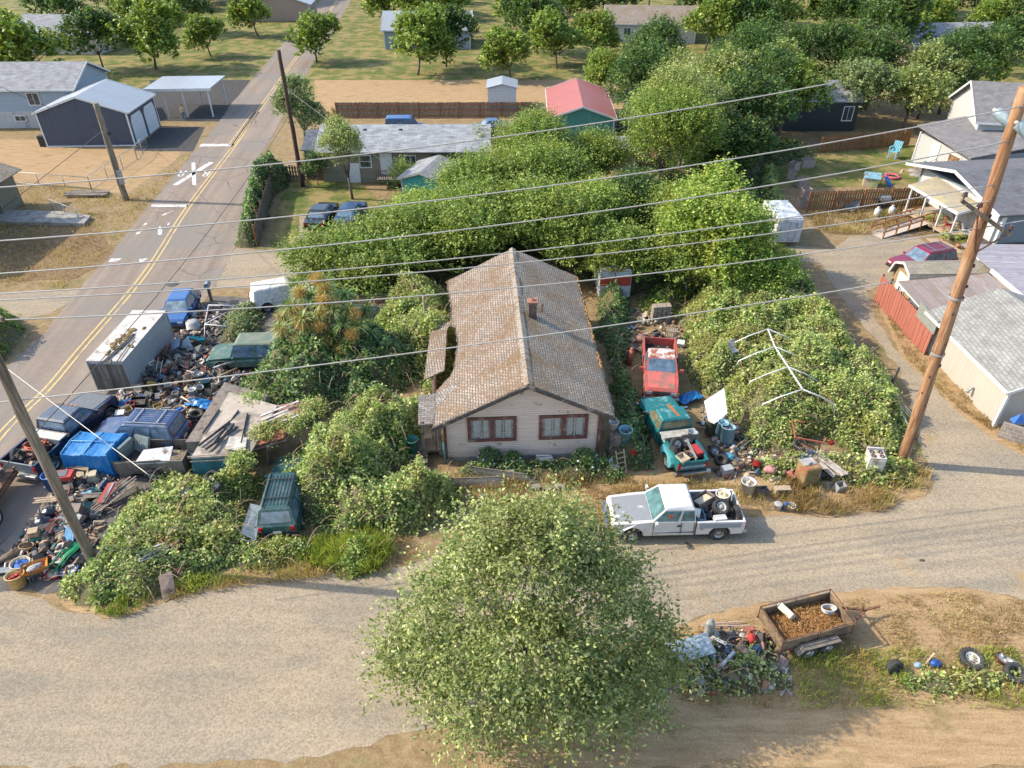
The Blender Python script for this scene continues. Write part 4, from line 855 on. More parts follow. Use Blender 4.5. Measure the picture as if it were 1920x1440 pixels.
b = MB(); b.bar((5.15, -.6, 2.8), (5.25, 4.2, 2.8), .1, .25); b.bar((-.5, .2, 2.0), (-.5, 4.0, 2.05), .06, .12); b.build('beam', M_WTRIM, pr)
for x, y in ((-.4, .3), (-.4, 3.9), (5.1, -.4), (5.2, 3.8), (12, 8), (12, -.5)): b = MB(); b.bar((x, y, 0), (x, y, 2.1 if x < 0 else 2.5), .1); b.build('post', M_WTRIM, pr)
b = MB(); b.box((24.3, 36.2, 2.0), (.05, 2.2, .9)); o = b.build('tarp_panel', plain('grey_green_tarp', (.25, .26, .22), .8, var=.15)); tag(o, 'grey green tarp panel hanging above the red fence beside the garage', 'tarp')
# small gambrel shed
gb = empty('barn_shed', (25.55, 42.0, 0), R(1.5), 'small gambrel barn shed with a tan front and mossy tan shingles', 'shed')
prof = [(-1.35, 1.45), (-.95, 2.35), (0, 2.75), (.95, 2.35), (1.35, 1.45)]   # y,z seen from the left end
b = MB(); P5 = [(-1.25, 0), (-1.25, 1.45), (-.9, 2.25), (0, 2.62), (.9, 2.25), (1.25, 1.45), (1.25, 0)]
b.add([(.1, p[0], p[1]) for p in P5] + [(4.9, p[0], p[1]) for p in P5], [tuple(range(7)), tuple(range(13, 6, -1)), (0, 7, 8, 1), (5, 12, 13, 6)]); b.build('wall', strips('tan_board_wall', (.40, .27, .13), (.28, .18, .08), .3, 0, .05, .15), gb)
b = MB()
for (a, c) in zip(prof[:-1], prof[1:]): b.slab([(-.2, c[0], c[1]), (-.2, a[0], a[1]), (5.1, a[0], a[1]), (5.1, c[0], c[1])], -.07)
b.build('roof', shingle('mossy_tan_shingles', (.38, .33, .25), (.25, .21, .16), w=.35, h=.16, var=.12, gap=.012, moss=(.32, .28, .12), mossamt=.1), gb)
b = MB()
for (a, c) in zip(prof[:-1], prof[1:]): b.bar((-.24, a[0], a[1] - .02), (-.24, c[0], c[1] - .02), .05, .14)
b.build('trim', M_WTRIM, gb); door(gb, TR((.1, 0, 0), R(-90)), 0, .1, .95, 1.7, handle=False)
b = MB(); b.M = TR((2.5, -1.75, .95)); b.slab([(-2.6, -.35, -.35), (2.6, -.35, -.35), (2.6, .4, .3), (-2.6, .4, .3)], .04); b.build('side_tarp', plain('silver_tarp', (.34, .36, .37), .6, var=.2), gb)
# neighbour house casting shade on the bank, left edge
gable('tall_house', 'tall olive house just outside the left edge shading the bank', (-46.6, 51.3, 0), 0, 8.4, 9.6, 5.8, 8.0, plain('olive_wall', (.20, .19, .13), .8), M_ROOFR, .4, None, 'house')
sh = gable('olive_house', 'low olive walled room at the left edge beside the shaded bank', (-46.3, 57.8, 0), R(2), 8.0, 3.0, 2.9, 4.4, plain('olive_wall', (.20, .19, .13), .8), M_ROOFR, .6, None, 'house')
# ---------------- trees and brambles ----------------
HZ = dict(K=10, L=(.5, 1.3), upbias=.75, size=.13)
def htree(x, y, h, r, n, seed, kind='hazel', label='', trunk=.14, nb=7, group=None, name='tree', size=.14, zc=.58, zr=.42, **kw):
 k = dict(K=10, L=(.4, 1.15), upbias=.8, aspect=.6); k.update(kw)
 return tree(name, label, (x, y, 0), rblobs((0, 0, h * zc), (r, r, h * zr), nb, seed), kind, size, n, seed, trunk, group=group, **k)
# central leafy mass behind the bungalow
CT = [(-11.2, 42.9, 3.4, 3.6, 1500, 'hazel', 'low spreading green tree beside the gravel alley, leftmost behind the bungalow'),
      (-6.6, 45.3, 4.2, 4.0, 1900, 'hazel', 'bushy green tree with upright shoots behind the spiky palm tree'),
      (-2.2, 46.9, 5.4, 3.8, 2000, 'hazel', 'leafy green tree just left of the bungalow ridge end'),
      (2.6, 46.4, 5.6, 3.6, 1800, 'hazel', 'leafy green tree just behind the far gable of the bungalow'),
      (-6.4, 50.2, 3.7, 3.0, 1500, 'bright', 'yellow green shooting tree in front of the turquoise shed'),
      (-2.4, 52.8, 5.3, 3.3, 2000, 'hazel', 'tall many stemmed tree right of the turquoise shed'),
      (2.2, 53.5, 6.0, 3.9, 2000, 'hazel', 'tall tree in front of the grey shed at the middle of the photo'),
      (1.8, 60.3, 6.6, 3.2, 1900, 'hazel', 'highest open tree between the long tan house and green shop'),
      (6.6, 60.5, 4.6, 3.0, 1700, 'hazel', 'tree with pale shoots in front of the green shop wall'),
      (6.2, 48.8, 5.0, 2.9, 1300, 'bright', 'small bright tree with upright shoots left of the red and white trailer'),
      (7.0, 43.7, 3.6, 2.2, 900, 'hazel', 'low tree hanging over the right rear corner of the bungalow roof'),
      (9.8, 52.0, 5.0, 2.6, 1100, 'dark', 'dark green tree behind the red and white trailer'),
      (12.8, 60.5, 8.4, 4.0, 2200, 'hazel', 'tall tree with upright whips right of the grey shed'),
      (15.6, 65.5, 8.8, 4.2, 2000, 'olive', 'tall pale leaved tree with fine upright whips'),
      (12.4, 48.5, 5.0, 2.5, 1100, 'hazel', 'green tree between the trailer and the tall bright maple'),
      (13.3, 44.0, 8.6, 3.4, 2900, 'bright', 'tall bright green maple right of the bungalow'),
      (14.4, 41.0, 4.0, 2.5, 1000, 'bright', 'leafy skirt of saplings below the tall bright maple'),
      (11.6, 42.6, 3.6, 2.0, 800, 'hazel', 'low green sapling between the travel trailer and the maple'),
      (16.2, 41.2, 3.4, 2.1, 900, 'bright', 'short yellow green tree at the lane bend below the maple'),
      (16.6, 48.5, 3.4, 1.7, 900, 'bramble', 'shrubby tree beside the white box trailer')]
for i, (x, y, h, r, n, k, lb) in enumerate(CT):
 htree(x, y, h, r, int(n * 1.5), 100 + i, k, lb, zc=.5, zr=.5, size=.19 if k == 'bright' and h > 8 else .165, group='trees behind the bungalow', L=(.4, 1.9) if k in ('hazel', 'olive') else (.3, 1.3), nb=11, inner=.45, upbias=.9, K=13 if k in ('hazel', 'olive') else 9)
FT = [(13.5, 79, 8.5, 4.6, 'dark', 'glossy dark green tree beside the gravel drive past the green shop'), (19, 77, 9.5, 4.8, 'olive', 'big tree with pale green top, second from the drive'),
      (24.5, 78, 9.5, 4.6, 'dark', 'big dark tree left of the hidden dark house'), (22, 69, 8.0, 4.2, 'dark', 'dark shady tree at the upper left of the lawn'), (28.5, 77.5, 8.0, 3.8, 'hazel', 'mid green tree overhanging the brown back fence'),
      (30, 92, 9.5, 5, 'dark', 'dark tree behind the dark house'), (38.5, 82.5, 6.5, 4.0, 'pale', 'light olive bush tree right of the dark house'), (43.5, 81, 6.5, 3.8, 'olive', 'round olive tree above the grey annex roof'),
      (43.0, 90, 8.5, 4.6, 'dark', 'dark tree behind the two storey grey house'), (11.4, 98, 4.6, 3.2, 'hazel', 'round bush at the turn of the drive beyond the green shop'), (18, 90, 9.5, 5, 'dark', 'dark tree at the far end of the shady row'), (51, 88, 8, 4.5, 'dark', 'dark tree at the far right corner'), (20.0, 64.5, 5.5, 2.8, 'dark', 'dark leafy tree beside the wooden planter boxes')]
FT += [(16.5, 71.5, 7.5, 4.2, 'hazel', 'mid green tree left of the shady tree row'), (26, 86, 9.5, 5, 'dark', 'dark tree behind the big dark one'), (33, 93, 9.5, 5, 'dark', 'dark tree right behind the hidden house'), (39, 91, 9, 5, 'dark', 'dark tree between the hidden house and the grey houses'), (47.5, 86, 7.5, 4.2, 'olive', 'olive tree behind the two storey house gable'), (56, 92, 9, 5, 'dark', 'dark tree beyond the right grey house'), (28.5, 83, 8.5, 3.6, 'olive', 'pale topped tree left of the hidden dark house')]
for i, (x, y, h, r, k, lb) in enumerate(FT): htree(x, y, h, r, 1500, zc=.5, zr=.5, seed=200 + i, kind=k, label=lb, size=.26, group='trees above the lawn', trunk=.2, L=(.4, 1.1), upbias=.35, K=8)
# far trees in the streets beyond
FF = [(-60, 112), (-30, 118), (-22, 150), (4, 124), (12, 118), (38, 124), (48, 108), (56, 134), (80, 134), (-80, 140), (-92, 118), (20, 158), (-2, 170), (44, 166), (74, 170), (-60, 176), (-36, 190), (100, 150), (8, 196), (-84, 190), (60, 100), (70, 108), (34, 104), (50, 150)]
proto = htree(FF[0][0], FF[0][1], 8, 4.5, 900, 300, 'dark', zc=.43, zr=.54, label= 'far green trees in the streets beyond the rooftops', size=.4, group='far trees beyond the rooftops', K=8)
proto2 = htree(FF[1][0], FF[1][1], 7, 4.0, 900, 301, 'hazel', zc=.42, zr=.54, label= 'far green trees in the streets beyond the rooftops', size=.4, group='far trees beyond the rooftops', K=8)
rg = random.Random(8); tries = 0
while len(FF) < 95 and tries < 2000:
 tries += 1; x, y = rg.uniform(-95, 120), rg.uniform(97, 200); rx = rA.x + (y - rA.y) / math.tan(ROAD_A)
 if abs(x - rx) > 9 and min(math.hypot(x - a, y - b) for a, b in FF) > 6.5 and not (-25 < x < 4 and y < 104) and x < y * .85 and x > -y * .8 and all(abs(x - a) > 9 or abs(y - b) > 8 for a, b in ((-72, 128), (-14, 132), (24, 138), (66, 120), (-46, 160))): FF.append((x, y))
for i, (x, y) in enumerate(FF[2:]):
 c = copy_tree(proto if i % 2 else proto2, (x, y, 0), rg.uniform(0, 6), scale=rg.uniform(.8, 1.4))
# trees by the long tan house
htree(-14.0, 60.4, 6.4, 2.1, 1100, 410, 'olive', 'slender pale olive tree in front of the long tan house', size=.14, trunk=.12, L=(.3, .8), zc=.6, zr=.42)
htree(-21.3, 74.5, 6.8, 2.3, 1100, 411, 'pale', 'dense blue green conifer like tree beside the road', size=.2, trunk=.16, L=(.3, .7), zc=.52, zr=.5)
htree(-17.8, 63.9, 2.4, 1.2, 350, 412, 'dark', 'small dark shrub beside the dark wooden pole', size=.14, trunk=.05)
htree(-9.3, 61.6, 2.6, 1.3, 350, 413, 'hazel', 'leafy vine shrub below the deck of the long house', size=.15, trunk=.05)
htree(-1.4, 68.0, 4.2, 2.6, 700, 414, 'olive', 'thinly leaved bare twigged bush at the right end of the long grey roof', size=.13, trunk=.08)
# foreground alder
fg = tree('tree', 'large olive green tree in the foreground on the near side of the gravel lane', (.55, 14.1, 0),
          [((0.1, .5, 5.8), (1.4, 1.3, 1.5)), ((-1.7, .7, 4.8), (1.0, 1.0, .9)), ((1.8, .3, 4.9), (1.0, 1.0, 1.1)), ((-.9, 1.0, 7.1), (.7, .7, .6)), ((.7, .7, 7.4), (.75, .7, .7)), ((0, .3, 6.6), (.6, .6, .6)), ((-3.6, -.3, 1.9), (1.2, .9, .7)), ((-3.4, .4, 3.3), (.8, .7, .7)), ((3.2, -.1, 3.5), (.9, .9, .8)), ((3.9, -.6, 2.0), (1.0, .8, .7)),
           ((1.9, .9, 6.1), (.7, .7, .6)), ((-1.8, .9, 6.2), (.7, .7, .6)), ((0, -1.0, 3.6), (1.8, 1.2, 1.2)), ((2.3, -1.0, 2.0), (1.1, .9, .8)), ((-2.2, -1.0, 3.0), (1.1, .9, .8)), ((-1.5, -1.7, 1.6), (1.5, 1.1, .8)), ((1.2, -1.7, 1.7), (1.5, 1.1, .8)), ((-2.9, .9, 4.5), (.6, .6, .4)), ((2.9, .6, 5.1), (.6, .6, .4)), ((4.2, -.2, 3.0), (.5, .5, .4)), ((-4.3, -.6, 2.7), (.5, .5, .4)), ((3.2, -1.2, .9), (.9, .8, .5))],
          'olive', .135, 5000, 500, .16, fork=.3, bark=plain('pale_alder_bark', (.42, .37, .31), .9, var=.3), K=12, L=(.35, 1.6), upbias=.3, aspect=.46, spread=.08, inner=.35, leafup=.35, droop=.3)
# cordyline: many spiky heads
def cordyline(loc, label):
 e = empty('cabbage_palm', loc, 0, label, 'palm tree'); rg = np.random.default_rng(77); r2 = random.Random(77)
 heads = [(-1.9, .6, 3.4), (-1.2, -.2, 3.0), (-2.2, -.4, 2.6), (-.6, .7, 4.0), (0.1, .3, 3.9), (.7, -.1, 3.6), (-.3, -.5, 2.7), (.5, -.6, 2.3), (1.5, .2, 3.4), (1.2, .9, 4.0), (2.0, -.3, 2.7), (-1.2, .9, 4.1), (.1, 1.2, 4.5), (-1.5, -.8, 1.9), (1.4, -.9, 1.9), (2.5, .2, 2.1), (-.6, -1.1, 1.8)]
 heads += [(-2.4, .9, 2.6), (2.3, 1.1, 3.0), (-.1, -.1, 3.3), (-1.6, .2, 3.6), (1.2, -.4, 2.9), (.2, .8, 4.3), (-.9, -.5, 3.3)]; b = MB()
 for h in heads: b.tube([(0, 0, -.1), (h[0] * .3, h[1] * .3, h[2] * .45), (h[0] * .8, h[1] * .8, h[2] * .8), h], [.2, .16, .1, .09], 6)
 b.build('trunk', M_BARK, e)
 for hi, h in enumerate(heads):
  n = 90; d = rg.normal(size=(n, 3)); d[:, 2] = d[:, 2] * .6 + .35; d /= np.linalg.norm(d, axis=1)[:, None]; L = rg.uniform(.55, .85, n)
  s = np.cross(d, [0, 0, 1.0]); s /= np.linalg.norm(s, axis=1)[:, None] + 1e-6; H = np.array(h); V = np.empty((n * 2, 4, 3))
  mid = H + d * (L * .5)[:, None]; tip = H + d * L[:, None] - np.array([0, 0, 1]) * (L * .22)[:, None]; w0, w1 = .012, .032
  V[:n, 0] = H - s * w0; V[:n, 1] = mid - s * w1; V[:n, 2] = mid + s * w1; V[:n, 3] = H + s * w0
  V[n:, 0] = mid - s * w1; V[n:, 1] = tip - s * .005; V[n:, 2] = tip + s * .005; V[n:, 3] = mid + s * w1
  t = np.clip(rg.normal(.6, .2, n), 0, 1); npmesh('leaf_head', V.reshape(-1, 3), np.arange(n * 8).reshape(n * 2, 4), LM['olive' if hi % 3 else 'ivy'], None, np.concatenate([t, t]), e)
  if hi % 6 != 3:
   m = 1500; q = rg.normal(size=(m, 3)); q /= np.linalg.norm(q, axis=1)[:, None]; off = np.array([r2.uniform(-.45, .45), r2.uniform(-.5, .1), r2.uniform(-.25, .35)]); P = H + off + q * np.array([.5, .5, .42]) * rg.uniform(.3, 1, m)[:, None]
   V, F = leaves(P, .055, None, up=.3, aspect=.5, rg=rg); npmesh('flower_spray', V, F, LM['flower'], None, np.clip(rg.normal(.6, .2, m), 0, 1), e)
 return e
cordyline((-10.4, 33.8, .35), 'spiky cabbage palm with orange brown flower sprays above the dark ivy')
y2 = cordyline((-19.6, 80.5, -1.5), 'small spiky yucca palm on the edge of the hay field'); y2.scale = (.45, .45, .8)
# thickets
BR = 'brambles'
thicket('bramble_thicket', 'wide light green bramble thicket between the red truck and the gravel lane', [(1262, 600), (1300, 560), (1400, 535), (1490, 520), (1530, 560), (1575, 620), (1620, 680), (1668, 715), (1700, 780), (1712, 850), (1700, 885), (1640, 880), (1560, 830), (1480, 850), (1410, 850), (1370, 800), (1345, 760), (1300, 730), (1284, 690), (1280, 630)], 2.0, 'bramble', .125, 470, 11, 1.2)
thicket('ivy_mound', 'dark glossy ivy mound under the spiky palm tree', [(420, 755), (480, 700), (520, 640), (560, 610), (640, 600), (720, 620), (800, 660), (790, 720), (700, 770), (600, 800), (500, 800), (450, 790)], 2.1, 'ivy', .16, 330, 12, 1.3)
thicket('bramble_thicket', 'yellow green bramble bank against the left eave of the bungalow roof', [(690, 640), (720, 580), (800, 545), (850, 560), (872, 640), (880, 735), (800, 740), (770, 700), (720, 690)], 2.2, 'bramble', .125, 470, 13, 1.0)
thicket('bramble_thicket', 'tall olive bramble bank smothering the shed, left of the bungalow porch', [(505, 940), (520, 890), (560, 850), (600, 810), (680, 780), (790, 750), (822, 790), (806, 850), (770, 880), (745, 905), (850, 905), (870, 950), (820, 985), (740, 1010), (640, 1010), (570, 1000), (540, 950)], 2.6, 'bramble', .125, 500, 14, 1.1, lscale=.7)
thicket('bramble_thicket', 'low bramble bank between the leaning pole and the dark green wagon', [(160, 1075), (200, 1000), (240, 940), (290, 910), (330, 850), (372, 790), (362, 860), (375, 898), (470, 890), (500, 900), (488, 935), (462, 950), (468, 990), (520, 1010), (600, 1020), (640, 1040), (540, 1070), (430, 1075), (330, 1105), (250, 1140), (170, 1140), (105, 1118), (120, 1080)], 1.15, 'bramble', .12, 500, 15, .8)
thicket('shrub_row', 'dark green shrubs filling the strip right of the bungalow wall', [(1110, 560), (1170, 545), (1190, 580), (1180, 640), (1185, 720), (1215, 800), (1225, 880), (1190, 890), (1150, 880), (1135, 850), (1160, 800), (1140, 700), (1120, 640)], 1.5, 'ivy', .13, 300, 16, .8, cat='shrubs')
thicket('front_plants', 'tangled flowering plants below the bungalow windows', [(835, 885), (900, 868), (1000, 868), (1130, 862), (1175, 880), (1170, 905), (1050, 908), (930, 905), (850, 910)], .75, 'ivy', .11, 360, 17, .5, cat='plants')
thicket('bramble_thicket', 'green tangle behind the red truck near the red and white trailer', [(1185, 570), (1230, 540), (1290, 530), (1330, 520), (1310, 560), (1270, 590), (1262, 620), (1220, 600)], 1.0, 'hazel', .14, 280, 18, .8)
thicket('shrub_row', 'mixed flowering shrubs growing over the junk beside the green jeep', [(408, 610), (430, 585), (500, 575), (495, 620), (470, 645), (410, 645)], 1.0, 'pale', .13, 320, 19, .8, cat='shrubs')
thicket('bramble_thicket', 'scattered brambles round the refrigerator and the stove', [(1400, 860), (1480, 850), (1580, 850), (1690, 870), (1730, 880), (1728, 905), (1650, 925), (1600, 915), (1560, 900), (1430, 905)], .8, 'bramble', .13, 260, 20, .6)
thicket('ivy_hedge', 'ivy hedge covering the grey fence at the left of the shaded yard', [(447, 463), (458, 400), (470, 345), (505, 325), (545, 325), (540, 350), (512, 370), (490, 440), (480, 465)], 2.4, 'ivy', .17, 260, 21, .7, cat='hedge')
thicket('bush', 'green bush on the left edge beside the asphalt road', [(-70, 690), (-40, 600), (20, 590), (45, 620), (30, 660), (0, 690)], 2.0, 'hazel', .15, 280, 22, .8, cat='bush', thing=True)
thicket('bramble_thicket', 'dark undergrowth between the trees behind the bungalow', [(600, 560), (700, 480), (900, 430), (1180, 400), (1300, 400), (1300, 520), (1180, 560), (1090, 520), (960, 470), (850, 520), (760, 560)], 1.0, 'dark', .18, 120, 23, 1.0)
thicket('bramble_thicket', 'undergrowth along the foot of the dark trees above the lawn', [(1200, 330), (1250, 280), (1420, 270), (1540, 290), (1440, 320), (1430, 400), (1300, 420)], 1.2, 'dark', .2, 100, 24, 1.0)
thicket('bramble_thicket', 'low brambles on the near bank around the junk, bottom right', [(1200, 1275), (1230, 1220), (1300, 1200), (1440, 1195), (1480, 1235), (1500, 1290), (1430, 1320), (1300, 1310)], .4, 'olive', .11, 300, 25, .7, lump=.95)
thicket('bramble_thicket', 'low weeds along the bottom right corner of the near bank', [(1640, 1275), (1720, 1255), (1850, 1250), (1930, 1245), (1960, 1300), (1800, 1320), (1660, 1310)], .3, 'bramble', .1, 260, 29, .5, lump=.95)
thicket('bramble_thicket', 'brambles behind the wooden planter boxes', [(1415, 360), (1425, 320), (1455, 312), (1460, 350), (1480, 395), (1440, 395)], 1.0, 'bramble', .16, 240, 26, .6)
thicket('fern_bed', 'bright fern bed below the blue grey house wall', [(1855, 488), (1860, 476), (1935, 478), (1935, 490)], .7, 'bright', .2, 200, 27, .4, cat='ferns')
thicket('grass_clump', 'bright green horsetail clump beside the orange grass at the lane edge', [(620, 1080), (640, 1010), (700, 1000), (735, 1020), (715, 1070), (660, 1090)], .8, 'hazel', .09, 500, 28, .5, cat='grass')
# round bushes with white flowers
def flower_bush(px, py, r, label, seed):
 p = G(px, py); e = empty('flower_bush', (p.x, p.y, 0), 0, label, 'bush'); rg = np.random.default_rng(seed)
 crown_mesh('crown', [((0, 0, r * .9), (r, r, r * .9))], 'ivy', .09, 260, e, rg, K=6, L=(.1, .2), spread=.04, inner=.6)
 b = MB(); r2 = random.Random(seed)
 b.tube([(0, 0, 0), (0, 0, r)], .04, 6); b.build('trunk', M_BARK, e)
 for _ in range(9): 
  b = MB(); a = r2.uniform(0, 6.3); z = r2.uniform(.5, 1.6) * r; q = r * 1.05 * math.sqrt(max(.05, 1 - ((z - r * .9) / r) ** 2)); b.blob((math.cos(a) * q, math.sin(a) * q, z), (.07, .07, .05), n=6, m=4); b.build('flower', M_WTRIM, e)
flower_bush(917, 872, .48, 'round dark bush with white flowers below the left window', 1); flower_bush(962, 876, .42, 'smaller round flowering bush between the two bungalow windows', 2); flower_bush(1095, 880, .6, 'wide flowering bush below the right window', 3)
# grasses
blades('dry_grass', 'tall dry grass in front of the bungalow', [(835, 900), (1000, 895), (1180, 900), (1230, 915), (1330, 905), (1420, 915), (1440, 960), (1200, 960), (1130, 985), (1000, 985), (860, 960)], 5200, .42, 'straw', 31, .016)
blades('dry_grass', 'tall dry grass beside the tall leaning pole', [(1440, 930), (1500, 880), (1600, 880), (1680, 870), (1745, 890), (1735, 925), (1650, 960), (1560, 968), (1470, 960)], 5200, .45, 'straw', 32, .016)
blades('dry_grass', 'orange dry grass along the gravel lane in front of the brambles', [(300, 1120), (430, 1075), (520, 1060), (640, 1050), (760, 1000), (790, 1040), (740, 1075), (560, 1090), (430, 1105), (330, 1130)], 5200, .38, 'straw', 33, .016)
blades('green_grass', 'green grass tufts along the lane edge at the left', [(180, 1150), (260, 1110), (400, 1080), (470, 1085), (330, 1125), (220, 1160)], 3000, .45, 'reed', 34, .018)
blades('green_grass', 'tall green grass below the dark green wagon', [(470, 1040), (560, 1020), (700, 1000), (745, 1040), (700, 1080), (560, 1065)], 4200, .6, 'reed', 35, .018)
blades('dry_grass', 'dry grass on the near bank around the utility trailer', [(1240, 1190), (1420, 1150), (1620, 1120), (1800, 1110), (1930, 1130), (1950, 1300), (1700, 1330), (1300, 1330)], 9000, .16, 'straw', 36, .014)
blades('dry_grass', 'dry grass strip beside the red fence and garage', [(1648, 565), (1668, 570), (1745, 675), (1800, 700), (1925, 830), (1925, 855), (1800, 770), (1700, 675)], 5200, .2, 'straw', 37, .016)
blades('dry_grass', 'straw grass in front of the golden brown fence', [(1512, 402), (1735, 372), (1750, 400), (1650, 440), (1530, 440)], 4200, .4, 'straw', 38, .022)
blades('green_grass', 'green tufts of grass at the foot of the near bank', [(1480, 1230), (1600, 1220), (1900, 1215), (1950, 1330), (1500, 1330)], 3500, .28, 'reed', 39, .016)
blades('dry_grass', 'dry grass on the roadside bank left of the road', [(0, 345), (150, 352), (235, 372), (330, 310), (372, 275), (280, 385), (200, 480), (120, 540), (0, 540)], 9000, .22, 'straw', 40, .025)
# ---------------- vehicles ----------------
M_TYRE = plain('tyre_rubber', (.045, .042, .04), .9, var=.25, dirt=(.16, .13, .1), dirtamt=.3)
M_RIMW = plain('white_steel_rim', (.55, .53, .48), .55, dirt=(.25, .14, .08), dirtamt=.35)
M_RIMG = plain('grey_alloy_rim', (.40, .40, .40), .4, .6, dirt=(.2, .15, .1), dirtamt=.2)
M_CHROME = plain('dull_chrome', (.55, .56, .57), .25, .9, var=.08, dirt=(.3, .2, .14), dirtamt=.25)
M_REDL = plain('red_lens', (.45, .02, .02), .25); M_AMB = plain('amber_lens', (.7, .22, .03), .3); M_CLR = plain('headlight_lens', (.6, .62, .62), .15)
M_SEAM = plain('dark_seam', (.03, .03, .03), .7); M_INT = plain('cluttered_interior', (.12, .10, .08), .9, var=.6, scale=6)
def tyre_mb(r=.37, w=.24, ri=.21):
 b = MB(); pr = [(ri, -w * .4), (r * .85, -w / 2), (r * .97, -w * .42), (r, -w * .25), (r, w * .25), (r * .97, w * .42), (r * .85, w / 2), (ri, w * .4), (ri, -w * .4)]
 b.lathe(pr, 22)
 for k in range(22):
  a = 2 * math.pi * k / 22; b.M = Matrix.Rotation(a, 4, 'Z'); b.box((r + .004, 0, 0), (.014, .035, w * .8))
 b.M = None; return b
def rim_mb(ri=.21, w=.24):
 b = MB(); b.lathe([(ri, w * .40), (ri * .9, w * .36), (ri * .78, w * .18), (ri * .45, w * .2), (ri * .3, w * .34), (0.001, w * .34)], 18); b.lathe([(ri, w * .40), (ri, -w * .4)], 18)
 for k in range(8): a = k * math.pi / 4; b.blob((ri * .62 * math.cos(a), ri * .62 * math.sin(a), w * .2), (.03, .03, .015), n=5, m=3, jit=0, mi=1)
 return b
def wheel(par, x, y, side, r=.37, w=.25, rim=None, name='wheel', turn=0, z=None):
 e = bpy.data.objects.new(name, None); COL.objects.link(e); e.parent = par; e.location = (x, y, z if z is not None else r); e.rotation_euler = (R(-90) * side, 0, turn)
 tyre_mb(r, w, r * .58).build('tyre', M_TYRE, e); rim_mb(r * .58, w).build('rim', [rim or M_RIMW, M_BLACKP], e); return e
def pane(par, q, l=.06, r=.06, b_=.08, t=.08, m=None, name='window', off=.006):
 """a glass pane set on the quad q = bl, br, tr, tl"""
 q = [Vector(p) for p in q]; f = lambda u, v: q[0].lerp(q[1], u).lerp(q[3].lerp(q[2], u), v); n = (q[1] - q[0]).cross(q[3] - q[0]).normalized()
 c = [f(l, b_), f(1 - r, b_), f(1 - r, 1 - t), f(l, 1 - t)]; mb = MB(); mb.add([p + n * off for p in c] + [p - n * .02 for p in c], [(0, 1, 2, 3)] + [(i, i + 4, (i + 1) % 4 + 4, (i + 1) % 4) for i in range(4)]); return mb.build(name, m or M_GLASSB, par)
def arc(cx, cz, r, a0, a1, n=9): return [(cx + r * math.cos(R(a0 + (a1 - a0) * i / n)), cz + r * math.sin(R(a0 + (a1 - a0) * i / n))) for i in range(n + 1)]
def greenhouse(par, x0, x1, xt0, xt1, z0, z1, w0, w1, paint, roof, glassm=None, split=(), name='cab', dz=.0):
 """cab: bottom rectangle x0..x1, top xt0..xt1"""
 B = [(x0, -w0, z0), (x1, -w0, z0 + dz), (x1, w0, z0 + dz), (x0, w0, z0)]; zm = z1 - .07; k = .93
 T = [(xt0, -w1, zm), (xt1, -w1, zm), (xt1, w1, zm), (xt0, w1, zm)]; xm = (xt0 + xt1) / 2
 U = [((p[0] - xm) * .86 + xm, p[1] * .9, z1) for p in T]
 b = MB(); vs = B + T + U; fs = [(0, 1, 5, 4), (1, 2, 6, 5), (2, 3, 7, 6), (3, 0, 4, 7)]; b.add(vs[:8], fs); c = b.build(name, paint, par)
 b = MB(); b.add(T + U, [(0, 1, 5, 4), (1, 2, 6, 5), (2, 3, 7, 6), (3, 0, 4, 7), (4, 5, 6, 7)], smooth=False); b.build('roof', roof or paint, par, bevel=.025)
 g = glassm
 pane(par, [B[1], B[2], T[2], T[1]], .05, .05, .06, .04, g, 'windshield'); pane(par, [B[3], B[0], T[0], T[3]], .09, .09, .18, .12, g, 'rear_window')
 cuts = [0] + list(split) + [1]
 for (a, c2) in zip(cuts[:-1], cuts[1:]):
  for sd in (0, 1):
   if sd == 0: q = [B[0], B[1], T[1], T[0]]
   else: q = [B[2], B[3], T[3], T[2]]; 
   q = [Vector(p) for p in q]; aa, bb = (a, c2) if sd == 0 else (1 - c2, 1 - a)
   bl, br = q[0].lerp(q[1], aa), q[0].lerp(q[1], bb); tl, tr = q[3].lerp(q[2], aa), q[3].lerp(q[2], bb)
   pane(par, [bl, br, tr, tl], .06, .07, .06, .1, g, 'side_window')
 return c
